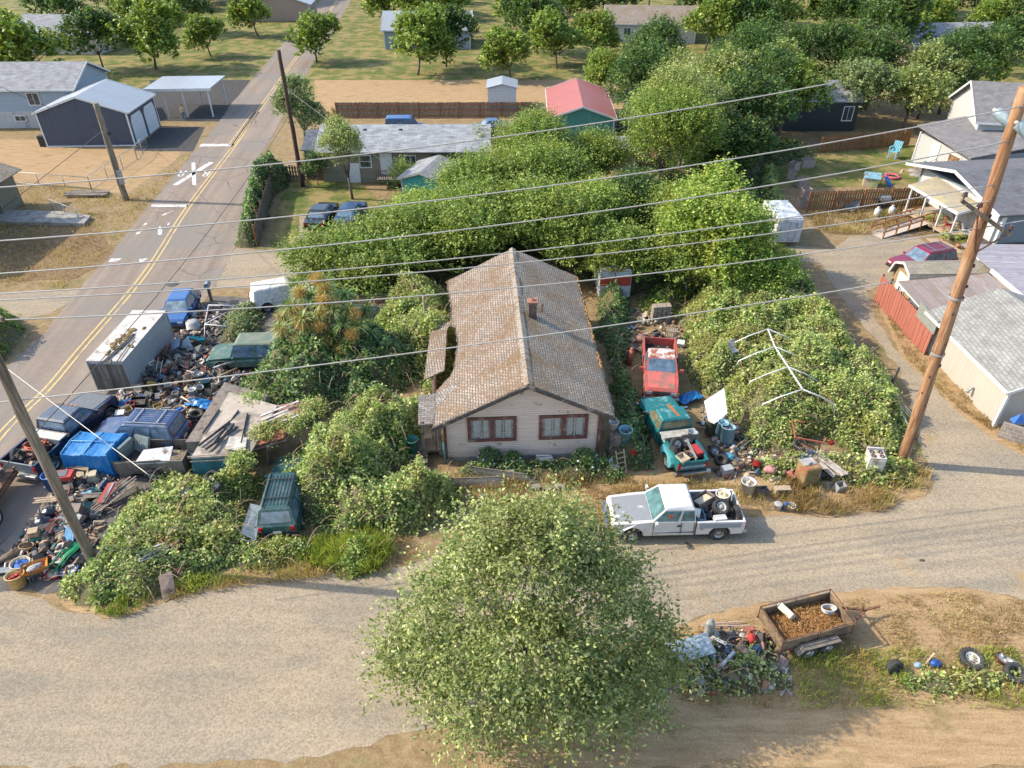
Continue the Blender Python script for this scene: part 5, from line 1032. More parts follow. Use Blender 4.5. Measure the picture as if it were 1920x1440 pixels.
def pickup(label, loc, rz, paint, roof=None, L=5.5, W=1.95, cab=(-.55, 1.15), ext=False, step=False, rim=None, hood=None, bed=True, tail=None, group=None, glassm=None, turn=0, lights=True, tailgate=True, name='pickup_truck', bedm=None, tool=None, bumper=None):
 e = empty(name, loc, rz, label, 'pickup truck', group); h = L / 2; hw = W / 2; x0, x1 = cab; fx, rx = h - .88, -h + 1.02; r = .37
 ins = lambda x, z: max(0, (z - .75) * .12) + max(0, (.62 - z) * .10) + (max(0, x - (h - .45)) * .22)
 pr = [(x0, .36), (fx - .47, .36)] + arc(fx, .40, .46, 180, 0)[0:] + [(h - .12, .38), (h - .02, .52), (h - .02, .92), (h - .12, 1.02), (x1 + .75, 1.10), (x1 + .1, 1.16), (x0, 1.14)]
 b = MB(); b.side(pr, -hw, hw, ins=ins); b.build('body', paint, e, bevel=.03)
 b = MB(); b.slab([(x1 + .12, -hw + .2, 1.175), (h - .16, -hw + .26, 1.05), (h - .16, hw - .26, 1.05), (x1 + .12, hw - .2, 1.175)], .05); b.build('hood', hood or paint, e, bevel=.015)
 b = MB(); b.box((0, 0, .45), (L - .5, W - .55, .22)); b.build('chassis', M_BLACKP, e)
 greenhouse(e, x0 + .02, x1 + .12, x0 + .1, x1 - .42, 1.13, 1.76, hw - .06, hw - .2, paint, roof, glassm, (.38,) if ext else ())
 for sy in (-1, 1):
  dx = (x0 + .55) if ext else x0 + .08
  b = MB()
  for xx in ([x0 + .06, x0 + .62, x1 + .05] if ext else [x0 + .06, x1 + .05]): b.box((xx, sy * (hw - .018), .76), (.014, .05, .66))
  b.box(((x0 + x1) / 2, sy * (hw - .006), .56), (x1 - x0, .02, .02)); b.build('door_seam', M_SEAM, e)
  b = MB(); b.box((dx + .16, sy * (hw - .01), .93), (.17, .05, .045)); b.build('door_handle', M_BLACKP, e)
  b = MB(); b.box((x1 - .02, sy * (hw + .13), 1.22), (.10, .2, .15)); b.bar((x1 - .02, sy * hw * .96, 1.15), (x1 - .02, sy * (hw + .12), 1.2), .03); b.build('mirror', paint if not step else M_CHROME, e)
  wheel(e, fx, sy * (hw - .13), sy, r, .25, rim, turn=turn); wheel(e, rx, sy * (hw - .13), sy, r, .25, rim)
  b = MB(); b.box((h - .02, sy * (hw - .3), .80), (.04, .3, .17)); b.build('headlight', M_CLR, e)
  b = MB(); b.box((h - .05, sy * (hw - .1), .78), (.07, .11, .2)); b.build('side_marker', M_AMB, e)
 b = MB(); b.box((h + .0, 0, .8), (.03, W - 1.1, .22)); 
 for k in range(4): b.box((h + .018, 0, .73 + k * .045), (.012, W - 1.1, .012), mi=1)
 b.build('grille', [M_BLACKP, M_CHROME], e); b = MB(); b.box((h + .08, 0, .52), (.18, W - .06, .17)); b.build('front_bumper', bumper or M_CHROME, e, bevel=.02)
 if bed:
  bw = hw - (.18 if step else 0)
  prb = [(x0 - .04, .42), (rx + .47, .42)] + arc(rx, .40, .47, 0, 180) + [(-h + .08, .42), (-h + .02, .62), (-h, 1.08), (-h + .02, 1.12), (x0 - .04, 1.12)]
  if step: prb = [(x0 - .04, .55), (-h + .05, .55), (-h, 1.12), (x0 - .04, 1.12)]
  for sy in (-1, 1):
   b = MB(); b.side(prb, sy * (bw - .1), sy * bw); b.build('bed_side', paint, e, bevel=.02)
   if step:
    b = MB(); f = [(rx + .85, .62), (rx + .47, .50)] + arc(rx, .40, .45, 0, 180) + [(rx - .62, .52), (rx - .66, .74), (rx - .42, .95), (rx + .35, .98), (rx + .7, .86)]
    b.side(f, sy * bw * .98, sy * (hw + .07), ins=lambda x, z: max(0, z - .7) * .35 + max(0, abs(x - rx) - .45) * .3); b.build('fender', bedm or paint, e, bevel=.03)
  b = MB(); b.box(((x0 - h) / 2, 0, .62), (h + x0 - .1, W - .25 - (.36 if step else 0), .05)); b.box((x0 - .08, 0, .86), (.05, W - .25 - (.36 if step else 0), .5)); b.build('bed_floor', M_BLACKP if not step else plain('dark_bed', (.06, .06, .06), .9), e)
  if tailgate:
   b = MB(); b.box((-h + .03, 0, .86), (.07, W - .22 - (.36 if step else 0), .5)); tg = b.build('tailgate', tail or paint, e, bevel=.015)
  b = MB(); b.box((-h - .08, 0, .48), (.2, W - .1, .16)); b.build('rear_bumper', bumper or M_CHROME, e, bevel=.02)
  for sy in (-1, 1): b = MB(); b.box((-h - .01, sy * (bw - .07), .86), (.06, .13, .3)); b.build('taillight', M_REDL, e)
 if tool:
  b = MB(); b.box((x0 - .38, 0, 1.22), (.5, W - .08, .06)); b.box((x0 - .38, 0, 1.05), (.44, W - .3, .3)); b.build('toolbox', tool, e, bevel=.01)
 return e
def wagon(label, loc, rz, paint, roof=None, L=4.6, W=1.8, H=1.65, cat='car', name='parked_car', gx=(-2.1, 1.0), tx=(-1.9, .35), z0=.95, rack=None, rim=None, glassm=None, split=(.36, .68), hatch=True, r=.33, group=None, dm=None):
 e = empty(name, loc, rz, label, cat, group); h = L / 2; hw = W / 2; fx, rx = h - .85, -h + .85; a = r + .08
 pr = [(-h + .05, .33), (rx - a, .33)] + arc(rx, .34, a, 180, 0) + [(fx - a, .33)] + arc(fx, .34, a, 180, 0) + [(h - .1, .35), (h, .5), (h - .03, .74), (h - .2, .86), (gx[1] + .05, z0 + .02), (gx[0] - .02, z0), (-h + .02, z0 - .04 if gx[0] < -h + .5 else .88), (-h, .6)]
 b = MB(); b.side(pr, -hw, hw, ins=lambda x, z: max(0, (z - .65) * .14) + max(0, abs(x) - (h - .4)) * .25 + max(0, (.5 - z) * .1)); b.build('body', paint, e, bevel=.035)
 greenhouse(e, gx[0], gx[1], tx[0], tx[1], z0 - .02, H, hw - .06, hw - .22, paint, roof, glassm, split)
 for sy in (-1, 1):
  wheel(e, fx, sy * (hw - .11), sy, r, .2, rim or M_RIMG); wheel(e, rx, sy * (hw - .11), sy, r, .2, rim or M_RIMG)
  b = MB()
  for s_ in (0,) + tuple(split[:2]) + (1,): xx = gx[0] + (gx[1] - gx[0]) * s_; b.box((xx if abs(xx - rx) > a and abs(xx - fx) > a else xx, sy * (hw - .022), .72), (.012, .05, .42))
  b.build('door_seam', M_SEAM, e)
  b = MB(); b.box((gx[1] - .2, sy * (hw + .08), z0 + .06), (.12, .18, .12)); b.build('mirror', paint, e)
  b = MB(); b.box((h - .04, sy * (hw - .32), .68), (.07, .3, .12)); b.build('headlight', M_CLR, e)
  b = MB(); b.box((-h + .0, sy * (hw - .22), .78), (.07, .16, .26)); b.build('taillight', M_REDL, e)
  if rack: b = MB(); b.bar((tx[0] + .1, sy * (hw - .36), H + .05), (tx[1] - .1, sy * (hw - .36), H + .05), .04); b.build('roof_rail', rack, e)
 if rack:
  for xx in (.25, .75): b = MB(); x = tx[0] + (tx[1] - tx[0]) * xx; b.bar((x, -hw + .34, H + .07), (x, hw - .34, H + .07), .05, .03); b.build('roof_bar', rack, e)
  b = MB()
  for k in range(7): b.bar((tx[0] + .2, -hw + .5 + k * .15, H + .012), (tx[1] - .25, -hw + .5 + k * .15, H + .012), .025, .02)
  b.build('roof_rib', dm or M_BLACKP, e)
 b = MB(); b.box((h - .0, 0, .45), (.14, W - .2, .16)); b.build('front_bumper', M_BLACKP, e, bevel=.02); b = MB(); b.box((-h + .0, 0, .45), (.16, W - .16, .16)); b.build('rear_bumper', M_BLACKP, e, bevel=.02)
 b = MB(); b.box((-h - .02, 0, .62), (.02, .34, .14)); b.build('licence_plate', M_WTRIM, e)
 return e
def place(pf, pr):  # midpoint and heading from rear point to front point
 a, c = Vector(pf), Vector(pr); d = a - c; return ((a.x + c.x) / 2, (a.y + c.y) / 2, 0), math.atan2(d.y, d.x)
P_WHITE = plain('white_truck_paint', (.66, .65, .62), .35, var=.05, scale=3, coat=.3, dirt=(.45, .42, .38), dirtamt=.1)
P_WHOOD = plain('peeling_white_hood', (.27, .28, .29), .5, var=.06, dirt=(.66, .65, .62), dirtamt=.08, dscale=1.3)
P_TEAL = plain('teal_truck_paint', (.008, .15, .155), .4, var=.1, coat=.2)
P_TROOF = plain('peeling_teal_roof', (.012, .16, .165), .5, var=.12, dirt=(.17, .34, .33), dirtamt=.3, dscale=1.7)
P_RED = plain('faded_red_paint', (.52, .10, .075), .55, var=.18, scale=3, dirt=(.34, .12, .09), dirtamt=.3, dscale=1.2)
P_RROOF = plain('rusted_white_roof', (.36, .10, .045), .7, var=.3, dirt=(.7, .62, .56), dirtamt=.52, dscale=1.6)
P_NAVY = plain('navy_black_paint', (.018, .028, .06), .3, var=.2, coat=.4); P_GREYR = plain('faded_dark_roof', (.085, .11, .15), .5, var=.2, dirt=(.15, .16, .17), dirtamt=.3)
P_BLUE = plain('blue_metallic_paint', (.015, .10, .30), .3, var=.1, coat=.5); P_SUV = plain('slate_blue_paint', (.05, .09, .19), .4, var=.15, coat=.3, dirt=(.12, .15, .22), dirtamt=.3)
P_JEEP = plain('dull_green_paint', (.05, .13, .105), .55, var=.2, dirt=(.15, .19, .14), dirtamt=.35); P_JROOF = plain('dull_green_roof', (.14, .19, .14), .7, var=.2, dirt=(.2, .22, .15), dirtamt=.4)
P_WAG = plain('dark_green_paint', (.015, .075, .07), .4, var=.2, coat=.3, dirt=(.08, .13, .12), dirtamt=.3); P_MAR = plain('maroon_paint', (.24, .008, .035), .25, var=.06, coat=.6)
P_BLACK = plain('black_car_paint', (.012, .013, .016), .25, var=.2, coat=.5)
# white pickup on the lane
wf, wr = G(1182, 1014), G(1345, 1010)
ang = math.atan2(wf.y - wr.y, wf.x - wr.x); dwn = Vector((math.cos(ang), math.sin(ang), 0)); left = Vector((-dwn.y, dwn.x, 0))
wc = (wf + wr) / 2 + left * (-.86) ; wc = wc + dwn * (-.07)
WT = (wc.x, wc.y, 0); WA = ang
wt = pickup('white pickup truck with a full load of tyres and tubs, parked on the gravel lane', WT, ang, P_WHITE, P_WHITE, L=5.6, cab=(-.72, 1.02), ext=True, hood=P_WHOOD, rim=M_RIMG, turn=.35, glassm=glass('teal_windshield', (.05, .10, .10), .1))
b = MB(); b.box((-1.75, .988, .92), (1.75, .012, .26)); b.blob((-.98, .985, .75), (.07, .01, .07), n=10, m=6, jit=0); b.build('primer_patch', plain('grey_primer', (.30, .33, .36), .6, var=.1), wt)
b = MB(); b.box((.38, .885, 1.42), (.16, .03, .16)) ; b.build('sticker', plain('orange_sticker', (.6, .12, .05)), wt)
# teal stepside
TT, TA = place((7.45, 29.75, 0), (8.35, 24.75, 0))
tt = pickup('teal stepside pickup with peeling roof paint and a junk filled bed', TT, TA, P_TEAL, P_TROOF, L=5.3, W=1.85, cab=(-.35, 1.15), ext=True, step=True, hood=P_TROOF, rim=plain('cream_rim', (.6, .52, .36)), tool=plain('pale_aluminium_lid', (.46, .43, .37), .6, .1, dirt=(.35, .3, .25), dirtamt=.2), bedm=plain('pale_teal_fender', (.08, .33, .35), .5, var=.1), glassm=glass('bronze_glass', (.09, .08, .05), .15))
b = MB(); b.box((-2.66, 0, .80), (.03, 1.3, .13)); b.build('tailgate_band', plain('pale_band', (.55, .56, .52)), tt)
me = text_mesh('CHEVROLET', .15, .004); me.materials.append(plain('dark_letters', (.03, .12, .12))); o = bpy.data.objects.new('lettering', me); COL.objects.link(o); o.parent = tt; o.location = (-2.682, 0, .80); o.rotation_euler = (R(90), 0, R(-90)); o.scale = (1.25, .8, 1)
b = MB(); b.slab([(.95, -.05, 1.766), (-.0, -.25, 1.766), (-.1, -.12, 1.766), (.9, .12, 1.766)], .004); b.build('rust_patch', plain('orange_rust', (.42, .14, .04), .9, var=.4), tt)
# red pickup
RT, RA = place((7.9, 30.4, 0), (8.62, 35.45, 0))
rt_ = pickup('faded red pickup with a rusted white patched roof, nose against the teal truck', RT, RA, P_RED, P_RROOF, L=5.2, W=1.9, cab=(-.5, .95), hood=plain('sun_faded_red_hood', (.60, .15, .11), .5, var=.1, dirt=(.3, .16, .12), dirtamt=.35, dscale=1.5), rim=M_RIMW)
# black pickup
BT, BA = place((-21.55, 30.1, 0), (-22.75, 24.6, 0))
bt = pickup('navy black long bed pickup loaded with scrap at the edge of the road', BT, BA, P_NAVY, P_GREYR, L=5.8, W=1.95, cab=(-.55, 1.25), ext=True, hood=plain('matt_grey_hood', (.15, .16, .165), .6, var=.15), rim=M_RIMG, tail=plain('silver_tailgate', (.16, .19, .22), .5), tool=plain('white_toolbox_lid', (.56, .53, .47), .6, dirt=(.4, .35, .3), dirtamt=.2), bumper=M_GALV)
b = MB()
for y in (-.5, -.25, 0, .25, .5): b.box((.78, y, 1.78), (.08, .07, .05))
b.build('cab_light', M_AMB, bt)
# blue suv, tarp trailer
ST, SA = (-18.35, 27.3, 0), R(176)
wagon('slate blue sport utility with a ribbed roof rack amid the junk beside the blue tarp', ST, SA, P_SUV, P_SUV, L=4.5, W=1.8, H=1.68, cat='suv', name='suv', gx=(-2.1, .95), tx=(-1.95, .35), rack=M_GALV, dm=P_SUV)
# green jeep wagon
wagon('dull green boxy jeep wagon half swallowed by ivy above the scrap heap', (-15.2, 34.4, 0), R(183), P_JEEP, P_JROOF, L=4.3, W=1.75, H=1.75, cat='jeep', name='jeep', gx=(-2.1, .75), tx=(-2.0, .45), split=(.5,))
# small blue hatchback
a_, r_ = place(G(305, 600), G(352, 565)); wagon('small bright blue hatchback parked behind the grey box trailer', (-21.15, 39.75, 0), ROAD_A + math.pi, P_BLUE, P_BLUE, L=3.9, W=1.68, H=1.42, gx=(-1.85, .85), tx=(-1.4, .25), z0=.88, r=.3, rim=M_RIMG, glassm=glass('pale_glass', (.10, .13, .14)))
# dark green wagon in brambles
wagon('dark green wagon seen from behind, sunk in brambles below the turquoise container', (-10.05, 23.1, 0), R(95), P_WAG, P_WAG, L=4.7, W=1.75, H=1.65, cat='station wagon', name='station_wagon', gx=(-2.28, .9), tx=(-2.0, .3), rack=M_BLACKP)
# white vehicle behind the palm
PCV = plain('chalky_white', (.70, .67, .62), .8, dirt=(.5, .47, .42), dirtamt=.15)
wagon('white vehicle under a pale cover half hidden behind the spiky palm', (-15.0, 41.7, 0), R(25), PCV, None, glassm=PCV, L=4.3, W=1.8, H=1.6, cat='covered car', name='covered_car', gx=(-2.0, 1.1), tx=(-1.9, .4), z0=.9)
# neighbours' cars
wagon('black sedan with its trunk toward the camera in the shaded yard', (-15.5, 55.3, 0), R(86), P_BLACK, P_BLACK, L=4.7, W=1.8, H=1.42, cat='sedan', name='sedan', gx=(-1.55, 1.1), tx=(-1.0, .45), z0=.9, split=(.5,))
wagon('blue car half hidden by the tree next to the black sedan', (-13.2, 55.6, 0), R(84), plain('dark_blue_paint', (.03, .07, .16), .3, coat=.4), None, L=4.5, W=1.75, H=1.42, gx=(-1.6, 1.1), tx=(-1.1, .4), z0=.9)
wagon('maroon crossover with silver roof rails parked beside the barn shed', (29.35, 46.6, 0), R(198), P_MAR, P_MAR, L=4.7, W=1.85, H=1.66, cat='suv', name='suv', gx=(-2.2, 1.0), tx=(-1.95, .35), rack=M_CHROME, dm=P_MAR)
wagon('blue van roof showing over the long grey roof', (-11.4, 79.5, 0), R(2), plain('mid_blue_paint', (.05, .13, .30), .4), None, L=5.0, W=1.9, H=2.0, cat='van', name='van', gx=(-2.3, 1.1), tx=(-2.2, .5), z0=1.1)
wagon('dark blue car parked against the board fence at the right end of the long roof', (-1.9, 80.5, 0), R(12), plain('navy_car_paint', (.03, .06, .14), .3, coat=.4), None, L=4.8, W=1.8, H=1.45, gx=(-1.5, 1.1), tx=(-.9, .4), z0=.9)
# grey box trailer
bx = empty('box_trailer', (-22.55, 31.45, 0), math.atan2(5.35, .12), 'long grey ribbed box trailer with moss and poles on its white roof', 'trailer')
M_RIB = strips('ribbed_grey_side', (.40, .42, .43), (.20, .22, .24), .11, 1, .14, .08, .5, dirt=(.28, .26, .24), dirtamt=.2)
b = MB(); b.box((2.7, -.98, 1.22), (5.4, 1.94, 1.84)); b.build('side_wall', M_RIB, bx)
b = MB(); b.box((-.012, -.98, 1.12), (.03, 1.9, 1.66)); b.box((-.03, -.98, 1.12), (.02, .03, 1.6)); b.box((-.032, -.98, .9), (.02, 1.9, .03)); b.build('rear_door', strips('grimy_black_streaked_door', (.13, .115, .095), (.06, .05, .045), .24, 0, .05, .6, .9, dirt=(.24, .22, .18), dirtamt=.05), bx)
b = MB(); b.box((2.7, -.98, 2.155), (5.46, 2.0, .03)); b.build('roof', strips('dirty_white_trailer_roof', (.56, .52, .46), (.38, .34, .29), .45, 0, .05, .12, .7, dirt=(.3, .25, .2), dirtamt=.3), bx)
b = MB()
for x, y in ((-.02, -.02), (-.02, -1.95), (5.42, -.02), (5.42, -1.95)): b.bar((x, y, .3), (x, y, 2.15), .06)
b.build('corner_post', M_GALV, bx)
for y in (-.2, -1.76):
 for x in (1.6, 2.4): wheel(bx, x, y, 1 if y > -1 else -1, .36, .2)
def onbox(x, y, z): return bx.matrix_world @ Vector((x, y, z))
bpy.context.view_layer.update()
b = MB(); rg = random.Random(4)
for i in range(44): x = rg.gauss(2.0, .75); b.blob((x, -.95 + rg.gauss(0, .2) - (x - 1.9) * .06 - (.55 if i % 3 == 0 and x < 1.8 else 0), 2.19), (rg.uniform(.06, .26), rg.uniform(.05, .16), .03), M=rotz(rg.uniform(0, 3)), n=9, m=4, jit=.4, rng=rg)
b.build('moss', plain('golden_brown_moss', (.22, .15, .06), 1, var=.5, scale=12), bx)
for i, (x0_, y0_, x1_, y1_, r_) in enumerate(((-.35, -1.0, 2.6, -1.35, .045), (-.2, -1.1, 2.4, -1.45, .03), (-.25, -1.75, 2.1, -1.55, .03))):
 b = MB(); p, q = onbox(x0_, y0_, 2.24), onbox(x1_, y1_, 2.24); b.tube([p, q], r_, 6); o = b.build('pole', M_DWOOD)
 tag(o, ['thick grey pole lying along the trailer roof through the moss', 'thinner pole lying close beside the thick pole on the trailer roof', 'forked pole lying nearest the yard side of the trailer roof'][i], 'pole')
# white box trailer
w2 = empty('cargo_trailer', (20.85, 50.35, 0), R(91), 'white enclosed cargo trailer with a dirty streaked roof beside the gravel lane', 'trailer')
M_CW = plain('dirty_white_trailer_side', (.60, .62, .63), .5, var=.08, dirt=(.4, .4, .38), dirtamt=.25)
b = MB(); b.box((1.9, 0, 1.35), (3.8, 1.95, 1.9)); b.build('body', M_CW, w2, bevel=.09); b = MB(); b.slab([(.06, -.9, 2.335), (.06, .9, 2.335), (3.7, .9, 2.335), (3.7, -.9, 2.335)][::-1], .02); b.build('roof', plain('streaked_roof', (.34, .38, .42), .6, var=.3, dirt=(.6, .62, .63), dirtamt=.5, dscale=1.5), w2)
b = MB(); b.box((-.02, 0, 1.3), (.03, 1.6, 1.65)); b.box((-.04, 0, 1.3), (.02, .02, 1.65), mi=1); b.bar((-.05, -.5, .6), (-.05, -.5, 2.0), .03, mi=1); b.build('rear_door', [M_CW, M_GALV], w2)
for y in (-1, 1): wheel(w2, 1.7, y * .95, y, .34, .2); wheel(w2, 2.5, y * .95, y, .34, .2)
# red and white travel trailer
t3 = empty('travel_trailer', (6.75, 41.75, 0), R(90), 'old white travel trailer with a broad red stripe swallowed by trees', 'travel trailer')
b = MB(); b.box((2.6, 0, 1.3), (5.2, 2.1, 1.9)); b.build('body', plain('chalky_trailer_white', (.45, .48, .5), .7, var=.1, dirt=(.3, .3, .28), dirtamt=.3), t3, bevel=.08)
b = MB(); b.box((-.015, 0, 1.55), (.03, 2.0, .62)); b.build('stripe', plain('red_stripe', (.38, .04, .02), .6, var=.15), t3); b = MB(); b.box((-.02, .05, 1.3), (.04, .03, 1.8)); b.build('corner_seam', M_SEAM, t3)
b = MB(); b.box((1.2, 0, 2.32), (2.4, 1.9, .12)); b.build('roof', plain('leaf_littered_roof', (.5, .48, .45), .8, var=.2, dirt=(.32, .13, .05), dirtamt=.5), t3)
for y in (-1, 1): wheel(t3, 2.4, y * 1.0, y, .34, .2)
# flatbed trailer carrying a truck body, far left
ft = empty('flatbed_trailer', (-23.6, 21.9, 0), ROAD_A + math.pi, 'rusty tandem axle flatbed trailer at the left edge carrying a pickup', 'trailer')
b = MB(); b.box((.9, 0, .82), (6.6, 2.0, .14)); b.bar((-2.4, 1.0, .9), (-2.4, 1.0, 1.0), .1); b.bar((-2.4, 1.05, .72), (4.2, 1.05, .72), .1, .16); b.bar((-2.4, -1.05, .72), (4.2, -1.05, .72), .1, .16); b.build('deck', M_RUST, ft)
for y in (-1, 1):
 for x in (.2, 1.05): wheel(ft, x, y * 1.18, y, .38, .22, M_RIMW)
 b = MB(); b.slab([(-.3, y * 1.05, .84), (1.55, y * 1.05, .84), (1.55, y * 1.32, .84), (-.3, y * 1.32, .84)][::int(y)], .03); b.build('fender', M_RUST, ft)
o = pickup('silver and teal pickup riding on the rusty flatbed trailer at the left edge', (-24.0, 21.75, .55), ROAD_A + math.pi, plain('silver_teal_paint', (.34, .38, .36), .45, var=.1, dirt=(.02, .16, .15), dirtamt=.35, dscale=.8), L=4.8, W=1.7, cab=(-.5, 1.0))
# utility trailer bottom right
uc = [Vector((9.18, 16.55)), Vector((11.95, 17.3)), Vector((12.4, 16.0)), Vector((9.6, 15.25))]; um = sum(uc, Vector((0, 0))) / 4; ua = math.atan2(.76, 2.78)
ut = empty('utility_trailer', (um.x, um.y, 0), ua, 'rusty open utility trailer heaped with dry brush at the bottom right', 'trailer')
M_PLY = plain('weathered_plywood', (.24, .16, .09), .9, var=.35, dirt=(.13, .09, .06), dirtamt=.35)
for y in (-.72, .72): b = MB(); b.box((0, y, .78), (2.9, .03, .5)); b.build('side_board', M_PLY, ut)
for x in (-1.45, 1.45): b = MB(); b.box((x, 0, .78), (.03, 1.44, .5)); b.build('end_board', M_PLY, ut)
b = MB(); b.box((0, 0, .55), (2.9, 1.44, .05)); b.build('floor', M_PLY, ut)
b = MB()
for y in (-.75, .75): b.bar((-1.48, y, 1.16), (1.48, y, 1.16), .035); b.bar((-1.48, y, .52), (1.48, y, .52), .05)
for x in (-1.48, 1.48): b.bar((x, -.75, 1.16), (x, .75, 1.16), .035)
for x in (-1.48, 0, 1.48):
 for y in (-.755, .755): b.bar((x, y, .5), (x, y, 1.17), .035)
b.build('frame', M_RUST, ut); b = MB(); b.bar((1.45, .5, .45), (2.7, 0, .45), .07); b.bar((1.45, -.5, .45), (2.7, 0, .45), .07); b.bar((2.6, 0, .47), (3.3, 0, .47), .07); b.bar((2.5, 0, .3), (2.5, 0, .75), .05); b.build('tongue', M_RUST, ut)
for y in (-1, 1):
 for x in (-.4, .38): wheel(ut, x, y * .93, y, .32, .2)
 b = MB(); s_ = 1 if y > 0 else -1; q = [(-.95, .5), (-.72, .74), (.75, .74), (.95, .5)]
 for (p0, p1) in zip(q[:-1], q[1:]): pts = [(p0[0], y * .8, p0[1]), (p1[0], y * .8, p1[1]), (p1[0], y * 1.08, p1[1]), (p0[0], y * 1.08, p0[1])]; b.slab(pts if y > 0 else pts[::-1], .03)
 b.build('fender', plain('grey_brown_fender', (.20, .17, .14), .8, var=.2), ut)
rgn = np.random.default_rng(6); n = 2600; P = np.stack([rgn.uniform(-1.35, 1.35, n), rgn.uniform(-.66, .66, n), np.zeros(n)], -1); P[:, 2] = .62 + .22 * np.cos(P[:, 0]) * rgn.uniform(.3, 1.1, n) - .1 * np.abs(P[:, 1]); V, F = leaves(P, .16, None, up=.55, aspect=.16, rg=rgn); mm = ut.matrix_basis
o = npmesh('brush_heap', V, F, LM['rust'], None, np.clip(rgn.normal(.7, .25, n), 0, 1)); o.matrix_basis = TR((um.x, um.y, 0), ua); tag(o, 'heap of dry sticks and leaves filling the utility trailer', 'brush', kind='stuff')
# open grey trailer with tarp covered half
tc = empty('open_trailer', (-16.95, 25.55, 0), R(1), 'open trailer with plywood sides holding cushions beside the blue tarp', 'trailer')
b = MB(); b.box((0, -.75, .62), (3.3, .04, .75)); b.build('side_board', plain('grey_plywood', (.22, .19, .16), .9, var=.2), tc); b = MB(); b.box((0, .8, .62), (3.3, .04, .75)); b.box((1.63, 0, .62), (.04, 1.5, .75)); b.box((-1.63, 0, .62), (.04, 1.5, .75)); b.box((0, 0, .4), (3.3, 1.5, .05)); b.build('box', M_DWOOD, tc)
for y in (-1, 1): wheel(tc, .2, y * .98, y, .33, .2)
b = MB(); tb = [(-20.75, 24.75), (-18.55, 24.65), (-18.3, 26.3), (-20.6, 26.4)]; rg = random.Random(3)
N = 14
def tp(u, v, w_):
 p = Vector(tb[0]).lerp(Vector(tb[1]), u).lerp(Vector(tb[3]).lerp(Vector(tb[2]), u), v); return p
vs = []; nu, nv_ = 22, 16
for j in range(nv_ + 1):
 for i in range(nu + 1):
  u, v = i / nu, j / nv_; p = tp(u, v, 0); z = 1.45 + .10 * (1 - abs(2 * v - 1)) - .06 * abs(math.sin(u * math.pi * 2)) ** .5 * 0 + .05 * math.sin(u * math.pi * 2) ** 2 * -1 + rg.uniform(-.018, .018) + .02 * math.sin(u * 60 + v * 7); vs.append((p.x, p.y, z))
fs = [(j * (nu + 1) + i, j * (nu + 1) + i + 1, (j + 1) * (nu + 1) + i + 1, (j + 1) * (nu + 1) + i) for j in range(nv_) for i in range(nu)]
b.add(vs, fs, smooth=True)
ring = [i for i in range(nu + 1)] + [(j) * (nu + 1) + nu for j in range(1, nv_ + 1)] + [nv_ * (nu + 1) + i for i in range(nu - 1, -1, -1)] + [j * (nu + 1) for j in range(nv_ - 1, 0, -1)]
cx_, cy2 = sum(t[0] for t in tb) / 4, sum(t[1] for t in tb) / 4; rows = [[vs[k] for k in ring]]
for lv in (.66, .33, 0): rows.append([(cx_ + (vs[k][0] - cx_) * (1 + .02 * math.sin(q * 1.9) + rg.uniform(-.015, .015)), cy2 + (vs[k][1] - cy2) * (1 + .03 * math.sin(q * 1.7 + lv * 3) + rg.uniform(-.015, .015)), .05 + 1.4 * lv) for q, k in enumerate(ring)])
m_ = len(ring); b.add([p for r0 in rows for p in r0], [(a * m_ + (k + 1) % m_, a * m_ + k, (a + 1) * m_ + k, (a + 1) * m_ + (k + 1) % m_) for a in range(3) for k in range(m_)], smooth=False)
o = b.build('blue_tarp', plain('blue_tarp_plastic', (.012, .19, .48), .45, var=.2, scale=14, coat=.1)); tag(o, 'bright blue tarp draped over a boxy load at the left', 'tarp')
b = MB(); p = [tp(.33, 0, 0), tp(.66, 0, 0)]
for u in (.02, .5, .97): a, c = tp(u, .02, 0), tp(u, .98, 0); b.tube([(a.x, a.y, 1.49), ((a.x + c.x) / 2, (a.y + c.y) / 2, 1.60), (c.x, c.y, 1.49)], .03, 5)
a, c = tp(.02, .5, 0), tp(.98, .5, 0); b.tube([(a.x, a.y, 1.58), (c.x, c.y, 1.58)], .03, 5); b.build('ridge_pole', plain('pale_blue_edge', (.10, .33, .6)), o)
